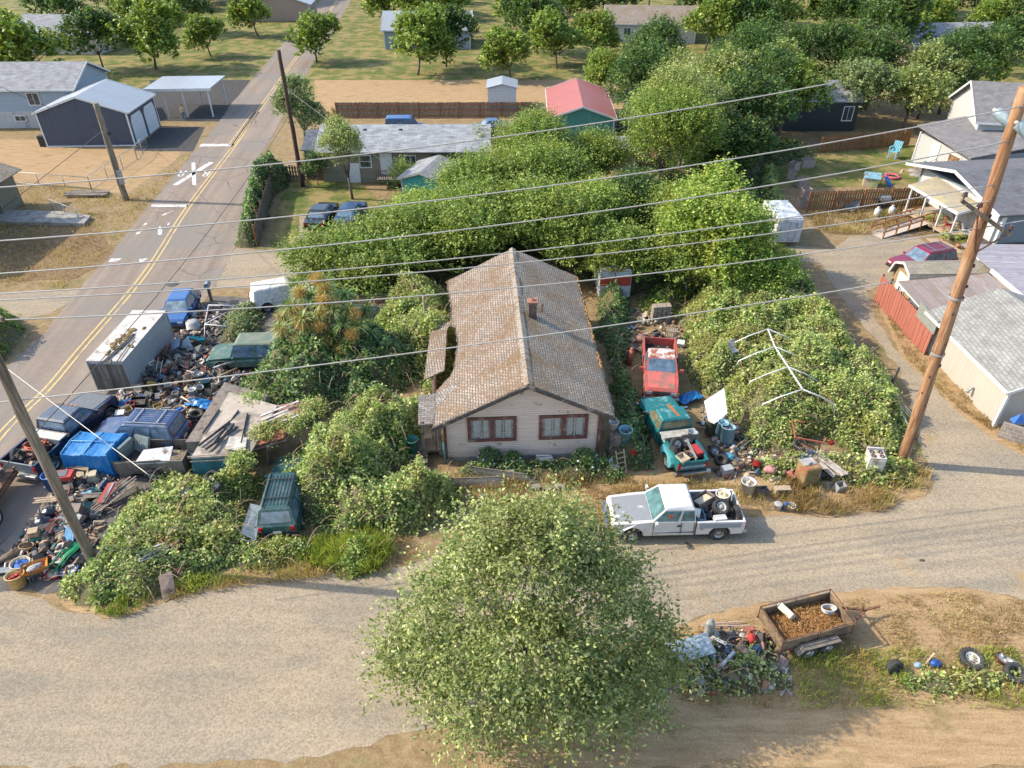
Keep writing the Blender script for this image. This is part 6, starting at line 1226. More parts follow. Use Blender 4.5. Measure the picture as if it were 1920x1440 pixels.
# ---------------- scrap, tubs, tyres and the rest ----------------
PAL = [(.30, .15, .08), (.24, .13, .07), (.42, .38, .32), (.55, .50, .43), (.06, .055, .055), (.11, .10, .09), (.07, .12, .2), (.38, .28, .18), (.27, .2, .14), (.07, .17, .16), (.34, .10, .07), (.28, .27, .26), (.17, .17, .17), (.5, .42, .3), (.40, .22, .12), (.62, .59, .54), (.14, .1, .07), (.34, .2, .12), (.2, .14, .1), (.45, .33, .22), (.1, .08, .06)]
def heap(name, label, poly, n, h, seed, palette=PAL, smin=.08, smax=.5, cat='scrap', base=0, world=False, mass=True):
 rg = random.Random(seed); P = [Vector(p) if world else G(*p) for p in poly]; xs = [p[0] for p in P]; ys = [p[1] for p in P]; b = MB(); k = 0
 npx = np.array([[p[0], p[1]] for p in P])
 while k < n:
  x, y = rg.uniform(min(xs), max(xs)), rg.uniform(min(ys), max(ys)); ax, ay = np.array([x]), np.array([y])
  if not inpoly(ax, ay, P)[0]: continue
  k += 1; e = min(1, edgedist(ax, ay, P)[0] / .8); H = h * e * (.35 + .9 * vnoise(ax, ay, .9, seed)[0]); z = base + H * rg.uniform(.35, 1.0); c = rg.choice(palette); v = rg.uniform(.7, 1.3); b.col = tuple(min(1, q * v) for q in c)
  s = smin + (smax - smin) * rg.random() ** 2.2; M = Euler((rg.gauss(0, .5), rg.gauss(0, .5), rg.uniform(0, 6.3))).to_matrix().to_4x4(); t = rg.random()
  if t < .28: b.box((x, y, z), (s, s * rg.uniform(.4, 1), s * rg.uniform(.15, .7)), M)
  elif t < .46: d = M @ Vector((s * 1.6, 0, 0)); b.bar(Vector((x, y, z)) - d / 2, Vector((x, y, z)) + d / 2, rg.uniform(.02, .06), rg.uniform(.02, .1))
  elif t < .58: d = M @ Vector((s * 1.5, 0, 0)); b.tube([Vector((x, y, z)) - d / 2, Vector((x, y, z + s * .15)), Vector((x, y, z)) + d / 2], rg.uniform(.015, .05), 6)
  elif t < .68: b.lathe([(0.01, s * .3), (s * .28, s * .3), (s * .33, -s * .3), (0.01, -s * .3)], 10, M=Matrix.Translation((x, y, z)) @ M)
  elif t < .76: b.lathe([(s * .3, -.03), (s * .4, 0), (s * .3, .03), (s * .22, 0), (s * .3, -.03)], 12, M=Matrix.Translation((x, y, z)) @ M)
  elif t < .88:
   q = [M @ Vector((sx * s * .6 * rg.uniform(.6, 1.3), sy * s * .5 * rg.uniform(.6, 1.3), rg.uniform(-.06, .06))) + Vector((x, y, z)) for sx, sy in ((-1, -1), (1, -1), (1, 1), (-1, 1))]; b.slab(q, .015)
  else: b.blob((x, y, z), (s * .4, s * .35, s * .22), M, n=8, m=5, jit=.3, rng=rg)
 o = b.build(name, colored(), tone=True); tag(o, label, cat, kind='stuff'); return o
heap('scrap_heap', 'wide heap of mixed rusty scrap between the grey box trailer and the green jeep', [(205, 752), (262, 700), (325, 640), (345, 600), (385, 572), (425, 600), (400, 640), (408, 672), (455, 700), (480, 690), (455, 735), (410, 748), (385, 790), (330, 770), (260, 770), (180, 775)], 1500, .62, 1)
heap('scrap_heap', 'lower heap of boxes and household scrap above the slate blue sport utility', [(200, 785), (260, 765), (380, 770), (388, 795), (340, 830), (325, 800), (250, 790), (215, 815), (196, 812)], 700, .6, 2, palette=PAL + [(.65, .62, .58), (.5, .08, .05), (.7, .68, .64), (.55, .35, .2)])
heap('scrap_heap', 'scrap strewn around the foot of the leaning utility pole at the lower left', [(5, 1070), (40, 1010), (75, 960), (120, 905), (150, 880), (225, 890), (240, 905), (200, 950), (180, 1010), (165, 1070), (120, 1090), (40, 1085)], 1050, .42, 3)
heap('scrap_heap', 'junk strewn among brambles right of the teal pickup', [(1318, 760), (1345, 770), (1385, 800), (1430, 850), (1425, 890), (1395, 905), (1345, 898), (1335, 840), (1310, 800)], 360, .3, 4, palette=PAL + [(.05, .25, .4)])
heap('scrap_heap', 'junk around the rusty refrigerator', [(1420, 850), (1480, 835), (1580, 850), (1600, 900), (1570, 920), (1500, 915), (1430, 905)], 330, .35, 5)
heap('scrap_heap', 'scrap half buried in the brambles on the near bank', [(1230, 1240), (1330, 1180), (1440, 1180), (1480, 1250), (1480, 1300), (1250, 1300)], 420, .35, 6)
heap('scrap_heap', 'bits of junk in the grass beyond the red pickup', [(1150, 620), (1190, 580), (1260, 575), (1290, 620), (1290, 655), (1150, 690)], 260, .22, 7)
heap('scrap_heap', 'brown sticks and boards on the low bramble bank left of the dark green wagon', [(252, 1062), (290, 1000), (345, 985), (375, 1020), (350, 1050), (280, 1068)], 200, .55, 8, palette=[(.3, .2, .12), (.5, .46, .42), (.22, .14, .09), (.6, .58, .55)], base=.5)
heap('scrap_heap', 'odds and ends beside the bungalow steps', [(700, 870), (730, 850), (770, 840), (775, 890), (720, 895)], 140, .35, 9)
heap('scrap_heap', 'scrap below the white pipe frame', [(385, 620), (395, 575), (440, 570), (450, 600), (410, 650)], 220, .4, 10)

def root(name, px, py, z, label, cat, rz=0, group=None, rx=0, ry=0, scale=None):
 p = G(px, py, z); return empty(name, (p.x, p.y, z), rz, label, cat, group, rx, ry, scale)
def solo(b, name, mats, px, py, z, label, cat, rz=0, rx=0, ry=0, group=None, bevel=0, scale=None):
 p = G(px, py, z); o = b.build(name, mats, None, (p.x, p.y, z), rz, rx, ry, bevel, scale=scale); return tag(o, label, cat, group)
CM = {}
def col(c, rough=.55, dirt=(.2, .15, .1), amt=.2):
 k = 'paint_%s' % '_'.join('%03d' % int(x * 999) for x in c)
 return plain(k, c, rough, var=.12, dirt=dirt, dirtamt=amt)
WHT, CREAM, YEL, BLU, GRN, GRY, DGR, TAN, RED, ORG, BLK, LBL = [col(c) for c in ((.68, .66, .61), (.58, .49, .34), (.62, .42, .06), (.015, .12, .42), (.03, .24, .17), (.38, .38, .37), (.12, .12, .125), (.42, .30, .17), (.45, .035, .03), (.62, .22, .03), (.025, .025, .027), (.22, .42, .52))]
def bucket(px, py, z, m, label, r=.17, h=.36, tilt=(0, 0), fill=None, lid=False, group='buckets and tubs', cat='bucket', name='bucket', handle=True, taper=.82):
 e = root(name, px, py, z, label, cat, random.Random(px).uniform(0, 3), group, tilt[0], tilt[1]); b = MB()
 b.lathe([(.001, .0), (r * taper, 0), (r, h * .97), (r * 1.06, h * .97), (r * 1.06, h), (r * .94, h), (r * taper * .93, .03), (.001, .03)], 18); b.build('shell', m, e)
 if lid: b = MB(); b.lathe([(.001, h + .03), (r * .9, h + .03), (r * 1.08, h + .015), (r * 1.08, h - .02)], 18); b.build('lid', lid if lid is not True else m, e)
 elif fill: b = MB(); b.lathe([(.001, h * .8), (r * .6, h * .83), (r * .92, h * .74)], 12); [b.blob((random.Random(k).uniform(-r, r) * .5, random.Random(k + 9).uniform(-r, r) * .5, h * .85), (r * .35, r * .25, r * .2), n=6, m=4, jit=.3) for k in range(4)]; b.build('contents', fill, e)
 if handle: b = MB(); b.tube([(r * 1.06, 0, h * .9), (r * .8, 0, h * .6 + r * .3), (0, -r * 1.1, h * .55), (-r * .8, 0, h * .6 + r * .3), (-r * 1.06, 0, h * .9)], .008, 5); b.build('handle', M_GALV, e)
 return e
def tyre(px, py, z, label, r=.34, w=.22, rim=None, rx=0, ry=0, rz=0, group='loose tyres'):
 e = root('tyre', px, py, z, label, 'tyre', rz, group, rx, ry); tyre_mb(r, w, r * .56).build('rubber', M_TYRE, e)
 if rim: rim_mb(r * .56, w).build('rim', [rim, M_BLACKP], e)
 return e
def crate(px, py, z, m, label, d=(.4, .3, .28), rz=0, rx=0, ry=0, open_=True, cat='box', name='box', group=None, inner=None):
 b = MB(); x, y, h = d; t = .02
 b.box((0, 0, t / 2), (x, y, t)); b.box((0, y / 2, h / 2), (x, t, h)); b.box((0, -y / 2, h / 2), (x, t, h)); b.box((x / 2, 0, h / 2), (t, y - t, h)); b.box((-x / 2, 0, h / 2), (t, y - t, h))
 if not open_: b.box((0, 0, h + .005), (x + .02, y + .02, .025)); b.box((0, 0, h * .5), (x + .012, .04, h), mi=1); b.box((0, -y / 2 - .012, h * .75), (.1, .02, .03), mi=1)
 else: b.box((0, y * .62, h * 1.02), (x * .96, y * .3, .012), Euler((.5, 0, 0)).to_matrix().to_4x4()) if 'card' in label else b.box((0, 0, h * .45), (x * .8, y * .7, h * .3), mi=1)
 return solo(b, name, [m, inner or M_INT], px, py, z, label, cat, rz, rx, ry, group)
def boards(px, py, z, m, label, n=5, L=1.6, w=.12, rz=0, rx=0, ry=0, spread=.14, cat='boards', name='board_bundle', each=True, group=None, gauge=.03):
 e = root(name, px, py, z, label, cat, rz, group, rx, ry); rg = random.Random(px + py)
 for i in range(n): b = MB(); M = rotz(rg.uniform(-.05, .05)); b.box((rg.uniform(-.08, .08), (i - n / 2) * spread, rg.uniform(0, .05)), (L * rg.uniform(.8, 1.1), w * rg.uniform(.6, 1), gauge), M); b.build('board', m, e)
 return e
def panel(pts, m, label, cat='panel', t=.03, name='panel', extra=None, group=None, world=False):
 P = [Vector(p) if world else G(*p) for p in pts]; c = sum(P, Vector((0, 0, 0))) / len(P); b = MB(); b.slab([p - c for p in P], t); o = b.build(name, m, None, c); return tag(o, label, cat, group)
# --- left yard ---
bucket(363, 614, .3, GRY, 'upturned round grey tub at the top of the junk behind the hatchback', .42, .42, (R(180), 0), handle=False, cat='tub', name='tub', taper=.92).location.z = .72
crate(366, 628, .25, DGR, 'grey drawer under the round tub', (.8, .5, .25), .1, cat='drawer', name='drawer', inner=CREAM)
crate(378, 597, .1, TAN, 'tan cardboard carton near the white pipe frame', (.6, .45, .35), .4, cat='carton', name='carton')
M_SHEET = plain('dull_sheet_metal', (.30, .35, .40), .45, .2, var=.15, dirt=(.2, .22, .2), dirtamt=.25)
panel([(335, 652, .5), (352, 632, 1.0), (360, 655, .5)], M_SHEET, 'pointed pale sheet of car bodywork in the scrap heap', 'sheet metal', name='sheet_metal'); panel([(343, 640, .9), (352, 630, 1.1), (363, 655, .5), (352, 658, .4)], M_SHEET, 'narrow grey bodywork strip beside the pointed sheet', 'sheet metal', name='sheet_metal')
panel([(364, 652, .6), (378, 645, .9), (380, 668, .2), (366, 672, .1)], plain('dark_grey_sheet', (.2, .2, .19), .6, var=.2), 'dark grey square sheet leaning in the scrap left of the jeep', 'sheet metal', name='sheet_metal')
panel([(322, 640, .8), (340, 632, 1.0), (336, 650, .7), (320, 660, .5)], plain('blue_grey_sheet', (.2, .27, .34), .5), 'blue grey sheet beside the rear of the box trailer', 'sheet metal', name='sheet_metal')
panel([(288, 683, .3), (316, 645, .9), (322, 643, .9), (294, 685, .3)], M_RUST, 'rust red beam leaning on the ribbed side of the box trailer', 'beam', t=.06, name='beam'); panel([(284, 680, .3), (310, 648, 1.0), (313, 647, 1.0), (288, 682, .3)], plain('dark_red_iron', (.14, .05, .04), .8), 'darker beam beside the rust red one', 'beam', t=.06, name='beam')
tyre(334, 668, .45, 'wheel with a pale star hubcap in the shade of the box trailer', .36, .24, M_RIMW, R(75), 0, .3)
tyre(312, 676, .3, 'bare tyre sunk in weeds beside the box trailer', .40, .26, None, R(70), 0, -.2)
b = MB(); b.blob((0, 0, 0), (.32, .2, .07), n=12, m=5, jit=.2); solo(b, 'teal_cloth', plain('turquoise_cloth', (.02, .34, .33), .8, var=.4), 362, 633, .55, 'turquoise cloth thrown over the scrap', 'cloth'); b = MB(); b.blob((0, 0, 0), (.38, .22, .08), n=12, m=5, jit=.25); solo(b, 'cloth', plain('turquoise_cloth', (.02, .34, .33), .8), 374, 636, .5, 'second turquoise cloth, nearer the white pipe', 'cloth')
bucket(384, 660, .45, BLK, 'black wire rimmed tub by the dark grey sheet', .26, .12, handle=False)
for i, z in enumerate((.12, .34, .56, .78)): tyre(372 + (i % 2) * 2, 703, z, ['bottom tyre of the tall stack in the scrap heap', 'second tyre from the bottom of the tall stack', 'third tyre of the tall stack', 'top tyre with its rim on the tall stack in the scrap heap'][i], .36, .2, M_RIMG if i == 3 else None, (i * .03), 0, i, 'tyre stack in the scrap heap')
for i, (px, py, m, lb, r, h, t) in enumerate(((283, 727, YEL, 'bright yellow bucket near the front corner of the box trailer', .22, .3, (.4, .2)), (386, 722, GRN, 'green bucket below the scrap heap', .24, .34, (.2, 0)), (363, 741, WHT, 'white bucket standing at the lower edge of the scrap heap', .2, .4, (0, 0)), (317, 730, GRY, 'grey bucket in the middle of the scrap heap', .2, .36, (.1, 0)),
 (349, 731, CREAM, 'cream bucket lying between the grey and white ones', .18, .34, (.9, .3)), (375, 733, GRY, 'pale grey bucket beside the green one', .19, .34, (.3, .1)), (349, 722, TAN, 'brown tub with an orange rim in the scrap', .2, .3, (.2, .4)), (331, 735, BLU, 'small blue bucket in the scrap', .14, .2, (.3, 0)), (402, 728, CREAM, 'cream pot at the right end of the scrap heap', .2, .26, (.5, .2)))):
 bucket(px, py, .3, m, lb, r, h, t)
boards(262, 735, .3, M_LWOOD, 'narrow yellow brown cabinet tipped on its side at the trailer corner', 2, 1.1, .3, R(-60), .3, .5, cat='cabinet', name='cabinet', gauge=.2)
for i, (x0_, y0_, x1_, y1_, z0_, z1_, m, r_, lb) in enumerate(((340, 744, 362, 758, .5, .4, CREAM, .05, 'cream pipe pointing at the blue crumpled tarp'), (400, 712, 445, 690, .6, .8, TAN, .05, 'tan pipe at the right end of the scrap heap'), (350, 695, 384, 705, .7, .6, GRY, .035, 'grey pipe by the tyre stack'), (400, 690, 440, 678, .7, .8, GRY, .06, 'grey duct below the green jeep'), (292, 700, 297, 670, .4, .9, WHT, .02, 'white tubular chair leg sticking up in the scrap'), (300, 703, 305, 675, .4, .9, WHT, .02, 'second white tube in the scrap beside the first'), (220, 760, 240, 775, .4, .5, WHT, .04, 'white pipe in the household scrap'))):
 a, c = G(x0_, y0_, z0_), G(x1_, y1_, z1_); b = MB(); b.tube([Vector((0, 0, 0)), (c - a) / 2 + Vector((0, 0, .03)), c - a], r_, 8); o = b.build('pipe', m, None, a); tag(o, lb, 'pipe')
crate(263, 757, .35, BLK, 'black open tote in the household scrap', (.75, .5, .32), .1, .35, cat='tote', name='tote'); crate(247, 763, .35, RED, 'red crate beside the black tote', (.4, .35, .28), .3, .2, cat='crate', name='crate'); crate(228, 780, .35, WHT, 'white microwave box left of centre in the household scrap', (.42, .34, .28), .2, .2, open_=False, cat='microwave', name='microwave')
crate(279, 777, .35, M_DWOOD, 'grey wooden drawer in the household scrap', (.85, .3, .22), .15, .2, cat='drawer', name='drawer'); crate(313, 779, .3, WHT, 'white tub of cables beside the drum', (.55, .45, .35), .1, 0, cat='tub', name='tub', inner=BLU); crate(297, 765, .3, YEL, 'small yellow tool case right of the black tote', (.4, .3, .2), .6, .2, cat='case', name='tool_case')
crate(241, 776, .3, TAN, 'tan cardboard carton in the household scrap', (.45, .4, .35), .8, .1, cat='carton', name='carton'); crate(330, 741, .3, GRY, 'small grey case at the edge of the scrap', (.3, .25, .2), .2, .1, cat='case', name='tool_case')
bucket(340, 778, .75, TAN, 'open tan drum with blue contents on a tyre stack', .30, .42, fill=BLU, handle=False, cat='drum', name='drum')
for i, z in enumerate((.12, .35, .58)): tyre(341, 800 - 0, z, ['lowest tyre under the tan drum', 'middle tyre under the tan drum', 'highest tyre under the tan drum'][i], .33, .2, None, 0, 0, i, 'tyre stack under the drum')
for i, z in enumerate((.12, .34)): tyre(368, 778, z + .1, ['tyre lying under another beside the blue crumpled tarp', 'tyre lying on top beside the blue crumpled tarp'][i], .38, .22, None, .06, 0, i)
tyre(366, 800, .25, 'tyre in the brambles below the tyre pair', .36, .22, None, R(60), 0, .4)
b = MB(); rg = random.Random(9); vs = [(i * .14 - .7, j * .14 - .35, .18 * math.exp(-((i - 5) ** 2 + (j - 2.5) ** 2) / 9) + rg.uniform(-.05, .05)) for j in range(6) for i in range(11)]; b.add(vs, [(j * 11 + i, j * 11 + i + 1, j * 11 + i + 12, j * 11 + i + 11) for j in range(5) for i in range(10)])
o = solo(b, 'crumpled_tarp', MATS['blue_tarp_plastic'], 373, 756, .35, 'crumpled blue tarp behind the pair of tyres', 'tarp', -.3); b2 = o.modifiers.new('thick', 'SOLIDIFY'); b2.thickness = .02
o2 = o.copy(); COL.objects.link(o2); p = G(1293, 745, .25); o2.location = p; o2.rotation_euler.z = .5; o2['label'] = 'crumpled blue tarp on the ground right of the red pickup nose'
o2 = o.copy(); COL.objects.link(o2); p = G(236, 755, .35); o2.location = p; o2.rotation_euler.z = .9; o2.scale = (.6, .6, .8); o2['label'] = 'small blue tarp piece in the household scrap near the box trailer'
# cushions and panel in the open trailer
def cushion(px, py, z, label, rx, rz, s=1): b = MB(); b.box((0, 0, 0), (.75 * s, .14, .7 * s)); [b.box((-.3 * s + k * .1 * s, -.075, 0), (.02, .01, .62 * s), mi=1) for k in range(7)]; return solo(b, 'cushion', [plain('grey_green_vinyl', (.20, .24, .23), .5, var=.15), plain('pale_piping', (.4, .42, .4))], px, py, z, label, 'cushion', rz, rx, 0, 'trailer cushions', .05)
cushion(236, 842, 1.05, 'upright grey cushion next to the blue tarp', .15, R(75), 1.15); cushion(266, 832, 1.0, 'tilted grey cushion leaning behind the white panel', -.5, R(-20), 1.1)
panel([(252, 872, .9), (270, 845, 1.15), (325, 838, 1.05), (318, 868, .85)], WHT, 'big white panel lying across the open trailer', 'panel', .09, 'panel')
panel([(215, 868, 1.1), (300, 862, 1.1), (302, 866, .35), (228, 898, .05)], plain('grey_brown_ply', (.2, .16, .13), .9, var=.25), 'grey plywood sheet leaning on the front of the open trailer', 'plywood', name='plywood_sheet')
# lower left yard
bucket(104, 915, .0, BLU, 'blue barrel with pale scraps behind the leaning pole', .34, .85, fill=CREAM, handle=False, cat='barrel', name='barrel', taper=.95)
crate(148, 893, .3, TAN, 'torn tan cardboard box below the blue tarp', (1.1, .5, .3), -.2, .4, cat='cardboard box', name='cardboard_box')
e = root('red_machine', 130, 915, .05, 'red metal work cart with a grey top beside the blue barrel', 'cart', .15); b = MB(); b.box((0, 0, .78), (.85, .55, .22)); b.build('tray', RED, e); b = MB(); b.box((-.05, 0, .9), (.5, .4, .03)); b.build('top_plate', DGR, e)
for x in (-.36, .36):
 for y in (-.22, .22): b = MB(); b.bar((x, y, 0), (x, y, .7), .05); b.build('leg', RED, e)
crate(176, 900, .2, CREAM, 'cream plastic cube box near the blue tarp corner', (.42, .4, .4), .3, 0, open_=False, cat='cooler', name='cooler'); crate(163, 925, .2, LBL, 'pale blue white flat case on the planks', (.45, .4, .1), .2, .1, open_=False, cat='case', name='flat_case')
boards(212, 925, .45, M_DWOOD, 'fan of long grey boards over the brambles next to the red panel', 8, 2.0, .1, R(55), 0, -.15, .11)
panel([(182, 942, .5), (203, 906, .8), (221, 904, .8), (198, 944, .45)], RED, 'bright red panel with a grey strip lying against the grey boards', 'panel', .03, 'red_sheet'); panel([(190, 942, .53), (210, 906, .83), (215, 905, .83), (195, 942, .5)], GRY, 'grey strip along the middle of the red panel', 'strip', .02, 'strip')
boards(150, 930, .3, M_DWOOD, 'long driftwood coloured plank crossing behind the leaning pole', 3, 2.2, .14, .12, cat='planks', name='plank'); boards(95, 935, .3, M_LWOOD, 'pale plank left of the leaning pole', 3, 1.3, .12, .1, cat='planks', name='plank')
crate(146, 962, .25, plain('brown_set', (.22, .15, .12)), 'brown cube television facing up beside the pole', (.5, .45, .42), .1, .25, open_=False, cat='television', name='television'); crate(152, 970, .1, WHT, 'white tray below the brown television', (.5, .25, .12), .15, cat='tray', name='tray')
def bag(px, py, z, m, label, s=.4, seed=1): b = MB(); rg = random.Random(seed); b.blob((0, 0, s * .5), (s, s * .75, s * .55), n=12, m=7, jit=.16, rng=rg); b.blob((s * .2, 0, s * 1.0), (s * .16, s * .14, s * .2), n=7, m=4, jit=.2, rng=rg); return solo(b, 'rubbish_bag', m, px, py, z, label, 'bag')
bag(82, 985, .1, plain('black_bag_plastic', (.03, .035, .045), .25, var=.4), 'shiny black rubbish bag in the lower left scrap', .45, 1); bag(92, 965, .1, plain('black_bag_plastic', (.03, .035, .045), .25), 'smaller black rubbish bag higher up the heap', .32, 2); bag(62, 1000, .05, plain('black_bag_plastic', (.03, .035, .045), .25), 'dark bag beside the flatbed trailer shadow', .35, 3)
crate(66, 1003, .4, TAN, 'closed tan carton on the green bin', (.36, .3, .3), .3, .1, open_=False, cat='carton', name='carton'); crate(76, 1012, .1, GRN, 'dark green bin under the tan carton', (.6, .42, .3), .4, cat='bin', name='bin')
panel([(118, 1020, .05), (126, 985, .9), (140, 1000, .9), (137, 1030, .05)], plain('sky_blue_board', (.13, .30, .50), .6), 'sky blue board leaning against the leaning pole', 'board', .03, 'blue_board')
e = root('green_net_roll', 128, 1048, .1, 'bright green plastic netting heaped at the foot of the pole', 'netting', R(62), None, 0, -.2)
for k in range(8): b = MB(); b.tube([(-.8, -.28 + k * .08, .1 + .12 * math.sin(k * 1.3)), (0, -.25 + k * .07, .3 + .06 * math.sin(k)), (.8, -.2 + k * .05, .18)], .032, 6); b.build('rib', plain('bright_green_plastic', (.01, .30, .11), .5), e)
for i, (px, py, m, lb, r, h, t, f) in enumerate(((46, 1072, CREAM, 'big cream bucket beside the orange wheelbarrow', .36, .55, (.05, 0), BLU), (36, 1098, YEL if False else plain('faded_yellow_plastic', (.60, .42, .16), .6), 'faded yellow bucket nearest the gravel lane', .34, .58, (-.1, .1), RED), (105, 1078, RED, 'shallow red tub under the green netting', .34, .18, (.1, 0), CREAM), (130, 1073, BLU, 'shallow blue tub right of the green netting', .36, .16, (0, .1), WHT))):
 bucket(px, py, 0, m, lb, r, h, t, fill=f, handle=False, cat='tub', name='tub')
def wheelbarrow(px, py, label, rz):
 e = root('wheelbarrow', px, py, 0, label, 'wheelbarrow', rz); b = MB(); b.add([(-.45, -.32, .62), (.5, -.26, .62), (.5, .26, .62), (-.45, .32, .62), (-.28, -.18, .36), (.3, -.15, .36), (.3, .15, .36), (-.28, .18, .36)], [(4, 5, 6, 7), (0, 4, 7, 3), (1, 2, 6, 5), (0, 1, 5, 4), (3, 7, 6, 2)]); o = b.build('tray', ORG, e); m = o.modifiers.new('t', 'SOLIDIFY'); m.thickness = .02
 b = MB(); b.tube([(-.32, -.2, .3), (.35, -.12, .34), (.62, 0, .2)], .02, 6); b.tube([(-.32, .2, .3), (.35, .12, .34), (.62, 0, .2)], .02, 6); b.tube([(-1.0, -.26, .5), (-.3, -.2, .32)], .02, 6); b.tube([(-1.0, .26, .5), (-.3, .2, .32)], .02, 6); b.bar((-.25, -.2, .3), (-.3, -.2, 0), .03); b.bar((-.25, .2, .3), (-.3, .2, 0), .03); b.build('frame', M_DWOOD, e)
 w = empty('wheel', (.62, 0, .18), 0, rx=R(90)); w.parent = e; tyre_mb(.18, .08, .1).build('tyre', M_TYRE, w); rim_mb(.1, .08).build('rim', [M_RIMG, M_BLACKP], w)
 b = MB(); b.blob((0, 0, .52), (.3, .18, .08), n=9, m=5, jit=.4); b.build('load', plain('pale_rags', (.38, .38, .36), .9, var=.4), e); return e
wheelbarrow(73, 1080, 'orange wheelbarrow full of rags at the lower left', .5)
b = MB(); [b.tube([(.22 * math.cos(a / 2) * (1 + k * .1), .2 * math.sin(a / 2), .05 + k * .03) for a in range(13)], .022, 5) for k in range(5)]; solo(b, 'rope_coil', plain('tan_rope', (.42, .27, .12)), 52, 1028, .15, 'coil of tan rope above the cream bucket', 'rope')
b = MB(); b.blob((0, 0, .1), (.75, .2, .14), n=12, m=6, jit=.2); solo(b, 'canvas_roll', plain('brown_canvas', (.18, .13, .08), .9, var=.3), 28, 1040, .05, 'brown canvas roll beside the tan rope', 'canvas', .9)
boards(12, 1068, .1, plain('blue_grey_board', (.25, .28, .3), .8), 'grey board at the very left edge above the gravel lane', 2, 1.6, .2, .1, cat='boards')
boards(350, 0, 0, M_DWOOD, '', 1) if False else None
boards(292, 1030, .95, plain('white_worn_board', (.5, .5, .5), .8, dirt=(.25, .2, .15), dirtamt=.3), 'crossed white boards on top of the low bramble bank', 4, 1.5, .1, .7, .1, .1, .16); boards(322, 1012, 1.0, M_RUST, 'rust brown sticks over the white boards', 5, 1.1, .05, -.5, .1, .1, .1, cat='sticks', name='stick_bundle'); panel([(308, 1000, 1.1), (322, 985, 1.1), (334, 987, 1.1), (322, 1003, 1.1)], M_SHEET, 'blue grey metal plate above the crossed boards', 'plate', name='metal_plate')
b = MB(); a, c, d_ = G(244, 1082, .2), G(243, 1057, .9), G(270, 1032, 1.1); b.tube([Vector((0, 0, 0)), c - a, d_ - a], .05, 8); o = b.build('bent_pipe', WHT, None, a); tag(o, 'white bent downpipe rising from the low bramble bank', 'pipe')
panel([(297, 1080, .75), (322, 1069, .85), (331, 1112, .15), (306, 1127, .05)], plain('brown_door_panel', (.34, .24, .18), .8, dirt=(.15, .1, .08), dirtamt=.2), 'brown panel leaning at the edge of the gravel lane', 'panel'); panel([(325, 1068, .8), (345, 1063, .8), (338, 1080, .5), (326, 1082, .5)], M_RUST, 'rusty plate behind the brown panel', 'plate', name='metal_plate')
for px, py, z, lb, rm in ((350, 925, 1.1, 'tyre with rim sitting on the brambles below the open trailer', M_RIMG), (397, 893, 1.3, 'dark tyre on the brambles in front of the blue container', None), (403, 912, 1.05, 'tyre with a pale hub right below the dark tyre on the brambles', M_RIMW)): tyre(px, py, z, lb, .27, .2, rm, R(15), 0, 0)
panel([(452, 1000, .9), (470, 945, 1.1), (492, 950, 1.1), (480, 1015, .7)], plain('grey_blue_hardboard', (.16, .20, .21), .7), 'grey board propped beside the dark green wagon', 'board', .04, 'board'); panel([(450, 1008, .75), (478, 1018, .6), (492, 1030, .3), (455, 1015, .35)], M_SHEET, 'lower grey board beside the dark green wagon', 'board', .04, 'board')
# mailbox on a post
e = root('mailbox', 397, 565, 0, 'grey mailbox on a thick leaning wooden post by the road', 'mailbox', ROAD_A); b = MB(); b.bar((0, 0, 0), (0, 0, 1.1), .16); b.build('post', M_DWOOD, e); b = MB(); b.box((0, 0, 1.2), (.55, .3, .16)); b.lathe([(.15, -.275), (.15, .275)], 16, M=TR((0, 0, 1.27)) @ Matrix.Rotation(R(90), 4, 'Y')); b.box((.28, 0, 1.24), (.02, .3, .2)); b.build('box', M_SHEET, e)
# white pipe frame
b = MB(); q = {k: G(*v) for k, v in dict(a=(383, 650, 0), b=(384, 608, 1.1), c=(391, 572, 1.5), d=(442, 573, 1.5), e_=(444, 580, 1.0), f=(424, 586, 1.4), g=(425, 612, 1.2)).items()}; o0 = q['a'].copy()
for s_, t_ in (('a', 'b'), ('b', 'c'), ('c', 'd'), ('d', 'e_'), ('b', 'f'), ('b', 'g')): b.tube([q[s_] - o0, q[t_] - o0], .03, 6)
o = b.build('pipe_rack', M_WTRIM, None, o0); tag(o, 'white pipe frame standing over junk left of the flowering shrubs', 'frame')
# --- collapsed shed ---
sd = empty('collapsed_shed', G(430, 870), 0, 'collapsed shed with a torn grey roof overgrown by brambles', 'shed'); SO = Vector(sd.location)
def rel(*p): return G(*p) - SO
M_TORN = plain('torn_grey_roofing', (.46, .39, .31), .95, var=.14, scale=3, dirt=(.28, .23, .18), dirtamt=.35, dscale=1.2)
b = MB(); b.slab([rel(358, 858, 1.75), rel(468, 852, 1.75), rel(520, 760, 2.05), rel(430, 735, 2.1)], .1); b.build('roof', M_TORN, sd)
b = MB()
for i, (p0, p1) in enumerate((((372, 835), (432, 790)), ((432, 790), (448, 770)), ((398, 845), (440, 795)), ((400, 832), (425, 800)), ((452, 830), (465, 775)), ((380, 812), (412, 768)), ((430, 762), (462, 745)), ((385, 842), (446, 800)))):
 a, c = rel(*p0, 1.95), rel(*p1, 2.05); d = (c - a); n_ = Vector((-d.y, d.x, 0)).normalized(); b.add([a - n_ * .015, a + n_ * .015 + Vector((0, 0, .03)), c + n_ * .03 + Vector((0, 0, .06)), c - n_ * .015], [(0, 1, 2, 3)]); b.add([a + n_ * .015 + Vector((0, 0, .03)), a + n_ * .01 - Vector((0, 0, .1)), c + n_ * .02 - Vector((0, 0, .12)), c + n_ * .03 + Vector((0, 0, .06))], [(0, 1, 2, 3)])
b.build('torn_seam', plain('dark_torn_felt', (.13, .11, .10), .95), sd)
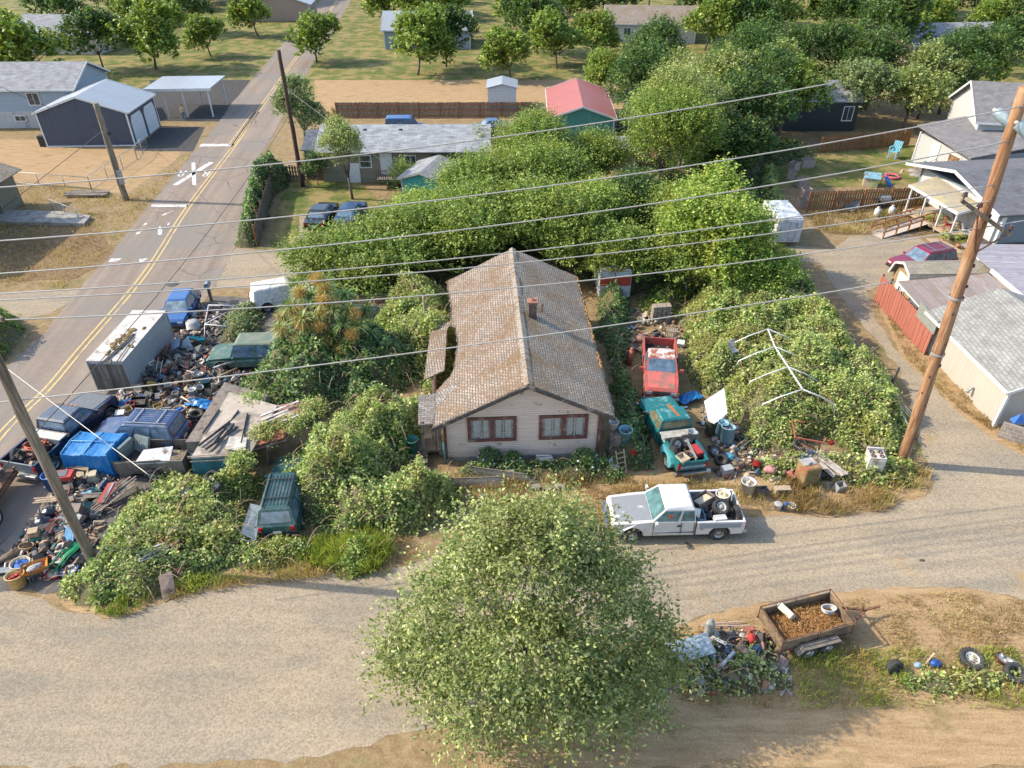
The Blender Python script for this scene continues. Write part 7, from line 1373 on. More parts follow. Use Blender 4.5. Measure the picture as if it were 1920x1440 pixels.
b = MB(); b.slab([rel(422, 842, 1.9), rel(460, 846, 1.9), rel(463, 820, 1.96), rel(430, 818, 1.96)], .04); b.build('patch', plain('pale_roof_patch', (.52, .48, .42), .9, dirt=(.3, .26, .2), dirtamt=.3), sd)
b = MB(); b.slab([rel(362, 892, .1), rel(430, 892, .1), rel(428, 852, 1.7), rel(358, 852, 1.7)], .05); b.build('front_wall', strips('streaked_blue_sheet', (.035, .22, .34), (.02, .11, .2), .09, 0, .2, .35, .6, dirt=(.12, .33, .36), dirtamt=.3), sd)
b = MB(); b.bar(rel(352, 858, 1.7), rel(470, 850, 1.7), .08, .12); b.bar(rel(356, 866, 1.55), rel(440, 862, 1.55), .04, .05); b.build('fascia', M_DWOOD, sd)
b = MB(); b.prism([tuple(rel(365, 880)[:2]), tuple(rel(460, 876)[:2]), tuple(rel(515, 790)[:2]), tuple(rel(435, 765)[:2])], 0, 1.7); b.build('wall', M_DWOOD, sd)
b = MB(); b.slab([rel(470, 845, 1.55), rel(535, 825, 1.6), rel(600, 745, 1.9), rel(520, 760, 2.0)], .06); b.build('low_roof', strips('rusty_pink_sheet_roof', (.40, .20, .15), (.2, .09, .06), .2, 1, .15, .35, .8, dirt=(.58, .50, .45), dirtamt=.42), sd)
b = MB(); b.slab([rel(470, 838, 1.72), rel(530, 822, 1.75), rel(545, 800, 1.85), rel(480, 812, 1.85)], .03); b.build('rusty_sheet', strips('orange_rusty_sheet', (.40, .13, .07), (.22, .07, .04), .12, 0, .2, .3, .8), sd)
for k, (p0, p1) in enumerate((((485, 798), (535, 775)), ((490, 788), (540, 768)), ((488, 780), (560, 752)), ((520, 793), (560, 778)))): b = MB(); b.bar(rel(*p0, 2.0), rel(*p1, 2.08), .12, .03); b.build('white_slat', M_WTRIM if False else plain('weathered_white_slat', (.55, .5, .46), .8, dirt=(.3, .2, .15), dirtamt=.3), sd)
b = MB(); b.bar(rel(505, 870, 0), rel(503, 835, 1.6), .16); b.build('post', M_DWOOD, sd)
for i, (cx, cy_, r) in enumerate(((495, 815, .55), (548, 800, .6), (470, 758, .6), (585, 770, .7), (452, 868, .5))):
 p = G(cx, cy_, 1.7); e = empty('bramble_tuft', (p.x, p.y, 1.6), 0, ['bramble tuft on the rusty sheet', 'bramble tuft at the right end of the slats', 'bramble tuft creeping over the torn roof corner', 'bramble tuft at the far end of the pink roof', 'bramble tuft in front of the blue wall'][i], 'brambles'); crown_mesh('foliage', [((0, 0, .1), (r, r, .3))], 'bramble', .12, 130, e, np.random.default_rng(50 + i), K=7, L=(.2, .5))
# low concrete planter wall behind the ivy
e = root('raised_planter', 690, 588, 0, 'old concrete planter filled with brown litter behind the ivy mound', 'planter', 0); b = MB(); b.box((0, -1.0, .55), (2.8, .14, 1.1)); b.box((0, .6, .55), (2.8, .14, 1.1)); b.build('wall', M_CONC, e); b = MB(); b.box((0, -.2, .95), (2.8, 1.5, .1)); b.build('litter', plain('brown_leaf_litter', (.33, .18, .1), .95, var=.5, dirt=(.5, .46, .4), dirtamt=.2), e)
# --- near the bungalow ---
bucket(775, 850, .3, GRN, 'dark green barrel among brambles by the porch', .3, .9, handle=False, cat='barrel', name='barrel', taper=.95)
bucket(752, 848, .25, CREAM, 'cream bucket on the side of the bungalow steps', .2, .32, (.1, 0)); bucket(758, 835, .3, GRY, 'grey tub next to the cream bucket by the steps', .2, .26, (0, .2)); crate(750, 868, .1, LBL, 'light blue jug left of the bungalow steps', (.2, .16, .36), .2, open_=False, cat='jug', name='jug'); crate(757, 885, .0, RED, 'red fuel can at the foot of the steps', (.22, .14, .3), .3, open_=False, cat='fuel can', name='fuel_can')
tyre(713, 872, .25, 'tyre with a spoked rim near the bungalow steps', .33, .22, M_RIMG, R(60), 0, 0)
def chair(px, py, z, m, label, rz, s=1, name='chair', arms=False, slope=0, cat='chair', group=None):
 e = root(name, px, py, z, label, cat, rz, group, 0, 0, s); b = MB(); b.box((0, 0, .42), (.46, .44, .04), Euler((slope, 0, 0)).to_matrix().to_4x4()); b.build('seat', m, e)
 b = MB()
 for k in range(5): b.bar((-.18 + k * .09, .2, .42), (-.2 + k * .10, .36, .95), .07, .02)
 b.bar((-.22, .36, .9), (.22, .36, .9), .03, .05); b.build('backrest', m, e)
 for x in (-.2, .2):
  for y in (-.19, .19): b = MB(); b.bar((x * 1.08, y * 1.15, 0), (x, y, .42), .045); b.build('leg', m, e)
  if arms: b = MB(); b.bar((x * 1.25, -.22, .64), (x * 1.2, .28, .64), .08, .03); b.bar((x * 1.2, -.2, .4), (x * 1.2, -.2, .64), .04); b.build('armrest', m, e)
 return e
chair(802, 828, .5, M_LWOOD, 'wooden chair on the bungalow porch', .2, .9)
e = root('lattice_panel', 878, 915, 0, 'white lattice panel half hidden by the foreground tree', 'lattice', .05); b = MB(); rg = random.Random(2)
for k in range(26): x = -1.3 + k * .11; b.bar((x, 0, .05), (min(1.45, x + .55), 0, .6), .018, .03); b.bar((x + .5, .012, .05), (max(-1.35, x - .05), .012, .6), .018, .03)
b.build('slats', plain('aged_white_lattice', (.52, .47, .40), .8), e); b = MB(); b.bar((-1.4, 0, .63), (1.5, 0, .63), .05); b.build('rail', M_DWOOD, e)
o = copy_tree(e, G(745, 950, .4), .15, 'white lattice panel low in the tall bramble bank'); o = copy_tree(e, G(930, 900), -.2, 'second white lattice panel behind the red blanket')
b = MB(); b.blob((0, 0, .05), (.7, .4, .08), n=12, m=5, jit=.2); solo(b, 'red_blanket', plain('washed_red_cloth', (.45, .12, .10), .9, var=.3), 935, 935, .05, 'faded red blanket on the ground in front of the lattice', 'blanket')
for i, (px, py) in enumerate(((1003, 917), (1026, 919), (1049, 916), (908, 935))): crate(px, py, 0, M_CONC if i != 1 else M_DWOOD, ['concrete block left in the row below the flower plants', 'wooden block in the row below the flower plants', 'concrete block at the right end of the row', 'pale block beside the red blanket'][i], (.42, .22, .18), .1, open_=False, cat='block', name='block')
boards(1020, 857, .35, WHT, 'white planks lying under the right bungalow window', 3, .95, .12, .05, .3, 0, .13, cat='planks', name='plank')
b = MB(); b.lathe([(.001, .14), (.18, .1), (.36, 0)], 14); solo(b, 'slate_disc', plain('slate_lid', (.12, .12, .14), .6), 938, 880, .15, 'round slate coloured lid between the flowering bushes', 'lid', 0, .4)
crate(958, 893, .1, GRY, 'pale grey box below the smaller flowering bush', (.25, .22, .3), .2, open_=False)
e = root('ladder', 1168, 893, 0, 'short wooden ladder leaning in the shrubs right of the bungalow', 'ladder', .35, None, R(-25)); b = MB(); b.bar((-.2, 0, 0), (-.2, 0, 1.3), .05); b.bar((.2, 0, 0), (.2, 0, 1.3), .05); b.build('rail', M_LWOOD, e)
for k in range(5): b = MB(); b.bar((-.2, 0, .2 + k * .24), (.2, 0, .2 + k * .24), .04); b.build('rung', M_LWOOD, e)
bucket(1187, 852, .7, RED, 'red bucket hanging near the ladder', .16, .2, (.5, .3)); chair(1152, 885, .05, WHT, 'white plastic chair by the short ladder', 1.0, .75)
crate(1150, 850, 0, M_DWOOD, 'grey wooden stand under the white bucket at the bungalow corner', (.5, .5, 1.3), 0, open_=False, cat='stand', name='stand'); bucket(1150, 803, 1.33, WHT, 'white bucket at the corner of the bungalow', .24, .42); bucket(1169, 842, .25, LBL, 'tall pale blue bin at the corner of the bungalow', .33, 1.25, handle=False, cat='bin', name='bin', taper=.8)
b = MB(); b.tube([(0, 0, 0), (.05, 0, 1.1)], .12, 12); b.blob((.05, 0, 1.12), (.12, .12, .1), n=10, m=4, jit=0); solo(b, 'gas_cylinder', plain('rusty_orange_cylinder', (.38, .13, .06), .7, var=.3), 1180, 685, 0, 'rusty orange gas cylinder left of the red pickup', 'gas cylinder')
b = MB(); b.tube([(0, 0, 0), (.05, 0, .9)], .1, 12); solo(b, 'iron_pipe', M_RUST, 1172, 682, 0, 'rusty iron pipe standing beside the orange gas cylinder', 'pipe')
bucket(1160, 668, .1, BLU, 'bright blue tub left of the orange gas cylinder', .3, .3, (.5, 0), handle=False, cat='tub', name='tub')
e = root('pallet_stack', 1237, 602, 0, 'stack of grey concrete blocks and wood behind the red pickup', 'blocks', .1); b = MB(); rg = random.Random(7)
for k in range(6):
 for j in range(4): b.box((-.45 + j * .3 + rg.uniform(-.03, .03), rg.uniform(-.05, .05), .12 + k * .19), (.26, .5, .16))
b.build('blocks', plain('grey_brown_block', (.34, .28, .22), .95, var=.3), e)
e = root('metal_rack', 1257, 640, 0, 'pale metal rack standing behind the tailgate of the red pickup', 'rack', -.2)
for x in (-.35, .35):
 for y in (-.2, .2): b = MB(); b.bar((x, y, 0), (x, y, .8), .04); b.build('leg', M_DWOOD, e)
for z in (.4, .8):
 b = MB()
 for k in range(6): b.box((-.3 + k * .12, 0, z), (.05, .44, .03))
 b.box((0, .2, z), (.75, .04, .05)); b.box((0, -.2, z), (.75, .04, .05)); b.build('shelf', plain('pinkish_slats', (.42, .33, .27), .8), e)
crate(1230, 628, .1, DGR, 'dark plastic crate with a white rim behind the red pickup', (.42, .32, .25), .5); crate(1276, 646, .15, WHT, 'white square basin beside the metal rack', (.42, .38, .2), -.3, .2, open_=False, cat='basin', name='basin')
bucket(1201, 603, .1, CREAM, 'pale ring shaped tub beside the block stack', .25, .2, (.3, 0), handle=False)
b = MB(); b.blob((0, 0, .25), (.4, .28, .25), n=10, m=6, jit=.2); b.tube([(-.3, 0, .4), (0, .1, .5), (.3, 0, .42)], .05, 6); solo(b, 'rolled_hose', plain('brown_hose', (.28, .15, .12), .8), 1204, 641, 0, 'brown rolled hose left of the red pickup tailgate', 'hose')
chair(1373, 668, 1.5, plain('dirty_white_plastic', (.55, .50, .46), .7, dirt=(.35, .28, .22), dirtamt=.3), 'dirty white plastic chair sitting on top of the bramble thicket', .4, .95)
panel([(1330, 800, .55), (1320, 752, 1.45), (1357, 728, 1.9), (1363, 775, 1.25), (1345, 790, .85)], plain('clean_white_panel', (.72, .71, .68), .5, var=.03), 'big white five sided panel leaning on the brambles', 'panel', .07)
bucket(1362, 826, .3, LBL, 'blue barrel stuffed with rags right of the white panel', .34, .8, (.15, .1), fill=DGR, handle=False, cat='barrel', name='barrel', taper=.95); bucket(1349, 815, .3, LBL, 'taller pale blue barrel behind the stuffed one', .26, .8, (0, .1), handle=False, cat='barrel', name='barrel', taper=.95)
bucket(1331, 812, .2, plain('dark_olive', (.09, .10, .06)), 'dark olive barrel left of the stuffed blue barrel', .3, .6, (.3, .3), handle=False, cat='barrel', name='barrel', taper=.95)
crate(1361, 888, .05, GRY, 'pale grey concrete block right of the teal tailgate', (.5, .35, .38), .3, open_=False, cat='block', name='block'); tyre(1352, 862, .2, 'black tyre beside the teal pickup bed', .32, .2, None, .3); tyre(1340, 845, .25, 'tyre leaning in the scrap by the teal pickup', .30, .2, M_RIMG, R(50))
bucket(1398, 928, 0, plain('chalk_white_barrel', (.60, .58, .54), .6, dirt=(.4, .36, .3), dirtamt=.2), 'chalky white barrel full of scraps above the white pickup', .32, .85, fill=CREAM, handle=False, cat='barrel', name='barrel', taper=.92)
crate(1427, 925, 0, DGR, 'dark planter pot with weeds behind the white barrel', (.55, .35, .3), .1, cat='planter', name='planter')
e = root('stool', 1463, 930, 0, 'small wooden stool in the dry grass', 'stool', .05); b = MB(); b.box((0, 0, .5), (.72, .3, .04)); b.build('seat', M_LWOOD, e); b = MB(); b.box((0, 0, .3), (.6, .03, .12)); b.build('apron', M_LWOOD, e)
for x in (-.28, .28): b = MB(); b.bar((x, 0, 0), (x, 0, .48), .06, .24); b.build('leg', M_LWOOD, e)
bucket(1457, 955, 0, WHT, 'white bucket with a grey lid below the stool', .17, .34, lid=GRY); bucket(1481, 955, 0, WHT, 'white bucket draped with a blue cloth', .17, .34, (.2, 0), fill=CREAM); b = MB(); b.blob((0, 0, .15), (.13, .1, .3), n=9, m=6, jit=.25); solo(b, 'blue_cloth', plain('deep_blue_cloth', (.015, .08, .3), .8, var=.4), 1471, 955, 0, 'deep blue cloth hanging beside the lidded bucket', 'cloth')
e = root('refrigerator', 1508, 905, 0, 'rusty tan refrigerator standing at the edge of the brambles', 'refrigerator', .25); M_FR = plain('tan_rusted_enamel', (.30, .20, .09), .7, var=.25, dirt=(.34, .12, .05), dirtamt=.42)
b = MB(); b.box((0, 0, .6), (.78, .72, 1.2)); b.build('cabinet', M_FR, e, bevel=.02); b = MB(); b.box((.0, -.385, .6), (.74, .05, 1.14)); b.build('door', plain('olive_brown_door', (.20, .15, .06), .6, var=.3), e, bevel=.015); b = MB(); b.box((.3, -.43, .8), (.03, .04, .35)); b.build('handle', M_GALV, e)
b = MB(); b.box((-.05, .12, 1.215), (.66, .44, .03)); b.build('top_board', plain('grey_top_board', (.42, .40, .36), .8), e); crate(1516, 868, 1.22, GRY, 'small grey white box on the refrigerator top', (.2, .18, .06), .6, open_=False)
e = root('stove', 1634, 878, .38, 'white stove with four dark burners in the brambles', 'stove', -.1); M_ST = plain('white_enamel', (.64, .60, .53), .4, var=.05, dirt=(.36, .24, .15), dirtamt=.25); b = MB(); b.box((0, 0, .44), (.75, .62, .88)); b.build('body', M_ST, e, bevel=.015); b = MB(); b.box((0, .3, .95), (.75, .08, .14)); b.build('back_panel', M_ST, e)
for x in (-.19, .19):
 for y in (-.15, .13): b = MB(); b.lathe([(.12, .885), (.12, .905), (.09, .9), (.09, .885)], 14, M=TR((x, y, 0))); b.lathe([(.08, .885), (.08, .9), (.04, .9), (.04, .885)], 12, M=TR((x, y, 0))); b.build('burner', plain('burnt_burner', (.12, .07, .05), .8), e)
b = MB(); b.box((0, -.32, .5), (.6, .02, .5)); b.build('oven_door', M_ST, e)
tyre(1645, 850, .55, 'big pale tyre with a white board across it behind the stove', .45, .2, M_CONC, .12); boards(1635, 842, .72, M_DWOOD, 'short grey board lying over the big pale tyre', 1, .8, .12, -.8, cat='board', name='board')
boards(1545, 870, .5, plain('weathered_whitewashed_wood', (.46, .40, .34), .9, var=.3, dirt=(.25, .18, .12), dirtamt=.35), 'weathered whitewashed boards behind the refrigerator', 5, 1.9, .17, R(112), 0, .05, .17); boards(1510, 838, .55, M_RUST, 'rusty brown panel left of the whitewashed boards', 2, 1.2, .2, R(105), cat='panel', name='panel', spread=.2)
e = root('rusty_frame', 1515, 815, 1.0, 'rusty red bed frame on top of the brambles', 'bed frame', -.3); b = MB(); [b.bar(p, q_, .05) for p, q_ in (((-.8, .5, .3), (-.6, -.4, 0)), ((-.6, -.4, 0), (.7, -.4, 0)), ((.7, -.4, 0), (.75, -.35, .25)), ((-.8, .5, .3), (-.2, .55, .3)))]; b.build('bar', plain('red_oxide', (.38, .10, .05), .8), e)
def bicycle(px, py, z, label, rz, rx=R(70)):
 e = root('bicycle', px, py, z, label, 'bicycle', rz, None, rx)
 for x in (-.5, .5): b = MB(); b.lathe([(.30, -.015), (.33, 0), (.30, .015), (.29, 0), (.30, -.015)], 20, M=TR((x, 0, .33)) @ Matrix.Rotation(R(90), 4, 'X')); [b.bar((x, 0, .33), (x + .3 * math.cos(k * .785), 0, .33 + .3 * math.sin(k * .785)), .006) for k in range(8)]; b.build('wheel', BLK, e)
 b = MB(); [b.tube([p, q_], .018, 6) for p, q_ in (((-.5, 0, .33), (-.05, 0, .3)), ((-.05, 0, .3), (-.2, 0, .75)), ((-.2, 0, .7), (.32, 0, .72)), ((.32, 0, .72), (-.05, 0, .3)), ((-.5, 0, .33), (-.2, 0, .7)), ((.3, 0, .8), (.5, 0, .33)))]; b.build('frame', BLU, e)
 b = MB(); b.box((-.2, 0, .8), (.24, .12, .05)); b.build('saddle', BLK, e); b = MB(); b.tube([(.3, 0, .78), (.28, 0, .92)], .015, 6); b.tube([(.28, -.25, .92), (.28, .25, .92)], .015, 6); b.build('handlebar', M_GALV, e)
bicycle(1493, 850, .5, 'blue bicycle lying in the brambles left of the boards', .9)
crate(1543, 893, .15, BLK, 'black plastic crate right of the refrigerator', (.55, .4, .3), .2, .2, cat='crate', name='crate'); crate(1571, 918, 0, GRY, 'pale grey plastic bin at the edge of the dry grass', (.4, .32, .42), .3, .2, cat='bin', name='bin', inner=DGR); bucket(1418, 875, .2, RED, 'raspberry red tub in the brambles left of the refrigerator', .22, .25, (.8, .4), handle=False, cat='tub', name='tub'); bucket(1556, 832, .9, RED, 'small red bucket on the brambles behind the boards', .14, .2, (.5, .2)); tyre(1500, 833, .6, 'brown bicycle sized tyre near the blue bicycle', .3, .08, None, .5)
b = MB(); b.blob((0, 0, .15), (.35, .25, .16), n=10, m=5, jit=.35); solo(b, 'pink_cloth', plain('pink_cloth', (.52, .24, .22), .9, var=.4), 1443, 885, .15, 'crumpled pink cloth left of the refrigerator', 'cloth')
# carport frame in the thicket
e = root('shelter_tubes', 1470, 690, 0, 'bare white tubular shelter frame rising out of the bramble thicket', 'shelter frame'); O_ = Vector(e.location); rd = [(1440, 617), (1453, 650), (1478, 688), (1505, 730)]; Z = 2.75; b = MB()
rp_ = [G(x, y, Z) - O_ for x, y in rd]; b.tube(rp_, .04, 8); b.build('ridge_tube', M_WTRIM, e)
dv = (rp_[-1] - rp_[0]).normalized(); nn = Vector((-dv.y, dv.x, 0))
for i, p in enumerate(rp_):
 for s in (-1, 1): b = MB(); b.tube([p, p + nn * s * 1.0 - Vector((0, 0, .45)), p + nn * s * 1.75 - Vector((0, 0, .9)), p + nn * s * 1.95 - Vector((0, 0, 1.6))], .032, 7); b.build('rafter_tube', M_WTRIM, e)
for s in (-1, 1): b = MB(); b.tube([rp_[0] + nn * s * 1.75 - Vector((0, 0, .9)), rp_[-1] + nn * s * 1.75 - Vector((0, 0, .9))], .02, 6) if s > 0 else b.tube([rp_[1] + nn * s * 1.75 - Vector((0, 0, .9)), rp_[2] + nn * s * 1.75 - Vector((0, 0, .9))], .02, 6); b.build('side_tube', M_RUST, e)
for px, py, h, lb in ((1623, 690, 1.0, 'grey wooden post at the lane edge of the thicket'), (1668, 730, 1.1, 'stubby wooden post nearer the tall pole'), (1660, 560, 1.1, 'dark gate post at the far end of the red fence')):
 b = MB(); b.bar((0, 0, 0), (.04, 0, h + .4), .13); solo(b, 'wooden_post', M_DWOOD, px, py, 0, lb, 'post')
e = root('drying_rack', 1695, 800, 0, 'white line rack leaning against the tall brown pole', 'rack', 0); b = MB(); a, c = G(1678, 752, 1.1) - e.location, G(1702, 795, .6) - e.location; b.tube([a, c], .03, 6); [b.tube([a + Vector((0, 0, k * .1)), c + Vector((.25, .1, k * .14))], .008, 4) for k in range(1, 4)]; b.tube([a - Vector((0, 0, .2)), a + Vector((0, 0, .35))], .03, 6); b.build('tubes', M_WTRIM, e)
# --- loads on the trucks ---
def on(base, rz, x, y): return Vector((base[0] + math.cos(rz) * x - math.sin(rz) * y, base[1] + math.sin(rz) * x + math.cos(rz) * y, base[2]))
def put(o, base, brz, x, y, z, rz=None):
 p = on(base, brz, x, y); o.location = (p.x, p.y, base[2] + z)
 if rz is not None: o.rotation_euler.z = brz + rz
 return o
g1 = 'load on the white pickup'
put(bucket(0, 800, 0, WHT, 'round white tub at the far tail corner of the white pickup load', .30, .38, (-.1, .1), fill=CREAM, handle=False, cat='tub', name='tub', group=g1), WT, WA, -2.25, -.52, .95)
put(tyre(0, 800, 0, 'tyre with a white rim on top of the white pickup load', .36, .24, M_RIMW, .5, .2, 0, g1), WT, WA, -1.95, .12, 1.14); put(tyre(0, 800, 0, 'tyre standing at the tailgate of the white pickup', .36, .22, None, 0, R(80), 0, g1), WT, WA, -2.62, .38, 1.0)
put(tyre(0, 800, 0, 'tyre under the rimmed one in the white pickup bed', .36, .24, None, .1, 0, 0, g1), WT, WA, -1.9, -.1, .84)
put(bucket(0, 800, 0, WHT, 'white drum lying on its side in the white pickup bed', .27, .68, (R(90), 0), handle=False, cat='drum', name='drum', group=g1, taper=.98), WT, WA, -1.0, .42, 1.0, R(70)); put(crate(0, 800, 0, LBL, 'light blue tub behind the cab of the white pickup', (.4, .6, .3), group=g1), WT, WA, -.98, .42, .75)
put(crate(0, 800, 0, M_DWOOD, 'slatted crate full of scraps on the white pickup load', (.9, .6, .3), 0, .25, .1, group=g1, cat='crate', name='crate', inner=CREAM), WT, WA, -1.35, -.35, .95, .5); put(crate(0, 800, 0, WHT, 'white box near the side rail of the white pickup', (.5, .25, .18), open_=False, group=g1), WT, WA, -1.75, .75, 1.0, .1)
def wheap(label, base, brz, x0, x1, y0, y1, n, h, z, seed, palette=PAL): q = [on(base, brz, *p) for p in ((x0, y0), (x1, y0), (x1, y1), (x0, y1))]; return heap('scrap_load', label, q, n, h, seed, palette, .06, .35, 'scrap', base[2] + z, True)
wheap('dark scrap filling the bed of the white pickup', WT, WA, -2.6, -.9, -.8, .8, 150, .45, .62, 20, [(.04, .04, .045), (.1, .1, .1), (.3, .28, .25), (.15, .1, .07)]); wheap('mixed tools and scrap in the bed of the teal pickup', TT, TA, -2.5, -.95, -.65, .65, 150, .35, .62, 21); wheap('doors and scrap in the bed of the red pickup', RT, RA, -2.5, -.7, -.75, .75, 60, .35, .6, 22); wheap('scrap metal in the bed of the navy pickup', BT, BA, -2.75, -1.25, -.8, .8, 170, .4, .6, 23, PAL + [(.5, .12, .06)] * 4)
g2 = 'load on the teal pickup'
put(tyre(0, 800, 0, 'upright tyre with a cream rim on the left of the teal pickup load', .33, .2, M_RIMW, R(65), 0, 0, g2), TT, TA, -1.25, .3, 1.05, R(-80)); put(tyre(0, 800, 0, 'second rimmed tyre leaning beside the first in the teal bed', .33, .2, M_RIMW, R(60), 0, 0, g2), TT, TA, -1.15, -.2, 1.05, R(-100)); put(tyre(0, 800, 0, 'bare tyre against the left bed side of the teal pickup', .33, .2, None, R(80), 0, 0, g2), TT, TA, -1.75, .62, .98, R(10))
put(bucket(0, 800, 0, plain('clay_pot', (.40, .2, .13)), 'clay coloured pot with a dark inside near the teal tailgate', .25, .3, group=g2, fill=BLK, handle=False, cat='pot', name='pot'), TT, TA, -2.1, -.02, .8); put(crate(0, 800, 0, CREAM, 'open cream cardboard box over the teal tailgate', (.5, .42, .22), group=g2, inner=GRN), TT, TA, -2.35, .42, 1.0, .4)
put(crate(0, 800, 0, RED, 'raspberry red cooler in the teal pickup bed', (.65, .3, .28), group=g2, open_=False, cat='cooler', name='cooler'), TT, TA, -1.9, -.45, .9, .15); b = MB(); b.box((0, 0, 0), (1.7, .05, .18)); o = b.build('grey_beam', M_GALV); tag(o, 'long grey beam running down the teal pickup bed', 'beam', g2); put(o, TT, TA, -1.7, -.22, 1.12, -.05)
put(bucket(0, 800, 0, M_SHEET, 'grey metal pail behind the cab of the teal pickup', .24, .34, (.2, 0), group=g2, handle=False), TT, TA, -1.0, -.55, 1.1)
b = MB(); b.slab([(-.1, -.6, .0), (.2, -.6, .1), (.2, .5, .1), (-.1, .5, 0)], .05); o = b.build('car_door', plain('pale_door', (.45, .35, .33), .5)); tag(o, 'pale car door lying in the red pickup bed', 'car door'); put(o, RT, RA, -1.6, .1, .95, .1); b = MB(); b.slab([(-.2, -.5, .0), (.2, -.5, .1), (.3, .5, .15), (-.1, .5, 0)], .04); o = b.build('car_door', M_SHEET); tag(o, 'grey metal door behind the cab of the red pickup', 'car door'); put(o, RT, RA, -1.05, -.2, .95, -.3)
put(bucket(0, 800, 0, plain('brown_drum', (.10, .05, .05)), 'open brown drum lying in the navy pickup bed', .36, .7, (R(35), .2), handle=False, cat='drum', name='drum', taper=.98), BT, BA, -2.0, -.35, .7); put(tyre(0, 800, 0, 'pale tyre at the tail of the navy pickup', .34, .2, None, R(70), 0, 0), BT, BA, -2.35, .45, 1.0, .3)
b = MB(); rg = random.Random(5); [b.tube([(.5 * math.cos(a * .6 + k) + rg.uniform(-.08, .08), .35 * math.sin(a * .6 + k) + rg.uniform(-.06, .06), k * .05) for a in range(12)], .03, 6) for k in range(4)]; o = b.build('red_hose', plain('orange_red_hose', (.5, .09, .03))); tag(o, 'orange red hose coiled in the navy pickup bed', 'hose'); put(o, BT, BA, -1.55, .1, 1.0)
# --- near bank, bottom right ---
b = MB(); b.lathe([(.001, 0), (.15, 0), (.17, .06), (.17, .72), (.12, .86), (.05, .9), (.05, .98), (.001, .98)], 18); solo(b, 'gas_bottle', plain('grey_gas_bottle', (.34, .34, .31), .6, dirt=(.2, .18, .15), dirtamt=.2), 1327, 1192, 0, 'tall grey gas bottle on the near bank', 'gas cylinder')
e = root('table', 1288, 1235, 0, 'pale blue grey table top tilted on the near bank', 'table', .25); b = MB(); b.box((0, 0, .6), (1.7, .8, .05), Euler((.1, -.08, 0)).to_matrix().to_4x4()); b.build('table_top', plain('pale_blue_grey_top', (.30, .37, .41), .6, var=.06, dirt=(.5, .52, .5), dirtamt=.15), e, bevel=.01)
for x in (-.75, .75):
 for y in (-.33, .33): b = MB(); b.bar((x, y, 0), (x, y, .56), .04); b.build('leg', M_GALV, e)
b = MB(); b.tube([(0, 0, 0), (.35, -.55, .35)], .025, 6); b.tube([(.06, .05, 0), (.41, -.5, .35)], .025, 6); solo(b, 'tube_pair', WHT, 1333, 1195, .35, 'pair of white tubes beside the tilted table top', 'tubes')
b = MB(); b.blob((0, 0, .22), (.2, .2, .24), n=12, m=8, jit=.12); solo(b, 'red_mesh_bag', plain('red_mesh', (.5, .04, .04), .8, var=.5, scale=25), 1407, 1205, 0, 'red mesh bag between the hose and the utility trailer', 'bag')
def hose(px, py, z, m, label, r=.25, n=5): b = MB(); [b.tube([(r * (1 + k * .08) * math.cos(a * .5), r * .8 * math.sin(a * .5), .03 + k * .035) for a in range(14)], .02, 5) for k in range(n)]; return solo(b, 'hose_coil', m, px, py, z, label, 'hose')
hose(1380, 1207, .1, DGR, 'dark grey hose coil left of the red mesh bag'); hose(1552, 1146, .75, WHT, 'white rope coil in the utility trailer', .2, 6)
b = MB(); rg = random.Random(3); b.blob((0, 0, .1), (.4, .3, .12), n=14, m=6, jit=.3); solo(b, 'green_net', plain('sea_green_net', (.01, .30, .2), .8, var=.6, scale=30), 1403, 1232, .05, 'sea green net bundled on the near bank', 'net')
crate(1443, 1240, .05, TAN, 'open tan wooden box left of the utility trailer wheel', (.4, .5, .3), -.5, .5, cat='wooden box', name='wooden_box'); panel([(1450, 1258, .1), (1464, 1228, .35), (1480, 1238, .35), (1470, 1262, .1)], plain('mauve_brown_board', (.24, .16, .15), .8), 'mauve brown board beside the open tan box', 'board', name='board')
b = MB(); b.tube([(0, 0, 0), (.75, .75, .25)], .07, 8); solo(b, 'downpipe', plain('pale_grey_pipe', (.5, .52, .53), .5), 1340, 1262, .1, 'pale grey pipe pointing up the near bank', 'pipe', -.1); boards(1355, 1168, .12, plain('pale_pink_board', (.5, .38, .3)), 'long pale board along the lane side of the near bank', 2, 1.9, .05, .05, cat='board', name='board')
tyre(1822, 1236, .14, 'large flat tyre with a white rim at the bottom right', .42, .24, M_RIMW, .15); tyre(1903, 1262, .2, 'dark tyre at the bottom right corner', .36, .24, None, .4); tyre(1677, 1250, .25, 'worn tyre standing with its tread up on the near bank', .28, .24, None, R(80), 0, .2); bucket(1878, 1240, .0, M_RUST, 'rusty ring with a silver can in it near the corner tyre', .27, .2, (.2, 0), fill=M_GALV, handle=False); b = MB(); b.lathe([(.001, 0), (.1, 0), (.1, .34), (.09, .34), (.09, .05), (.001, .05)], 14); solo(b, 'silver_can', M_GALV, 1888, 1236, .2, 'silver can lying over the rusty ring', 'can', .5, R(75))
bag(1752, 1247, 0, plain('royal_blue_bag', (.02, .09, .35), .5, var=.4), 'royal blue bag by the short plank on the near bank', .22, 5); bag(1720, 1250, 0, plain('pale_blue_bag', (.3, .42, .55), .5, var=.3), 'pale blue bag left of the royal blue one', .16, 6); boards(1742, 1230, .2, M_LWOOD, 'short reddish plank over the blue bags', 1, .55, .08, .6, 0, -.4, cat='plank', name='plank')
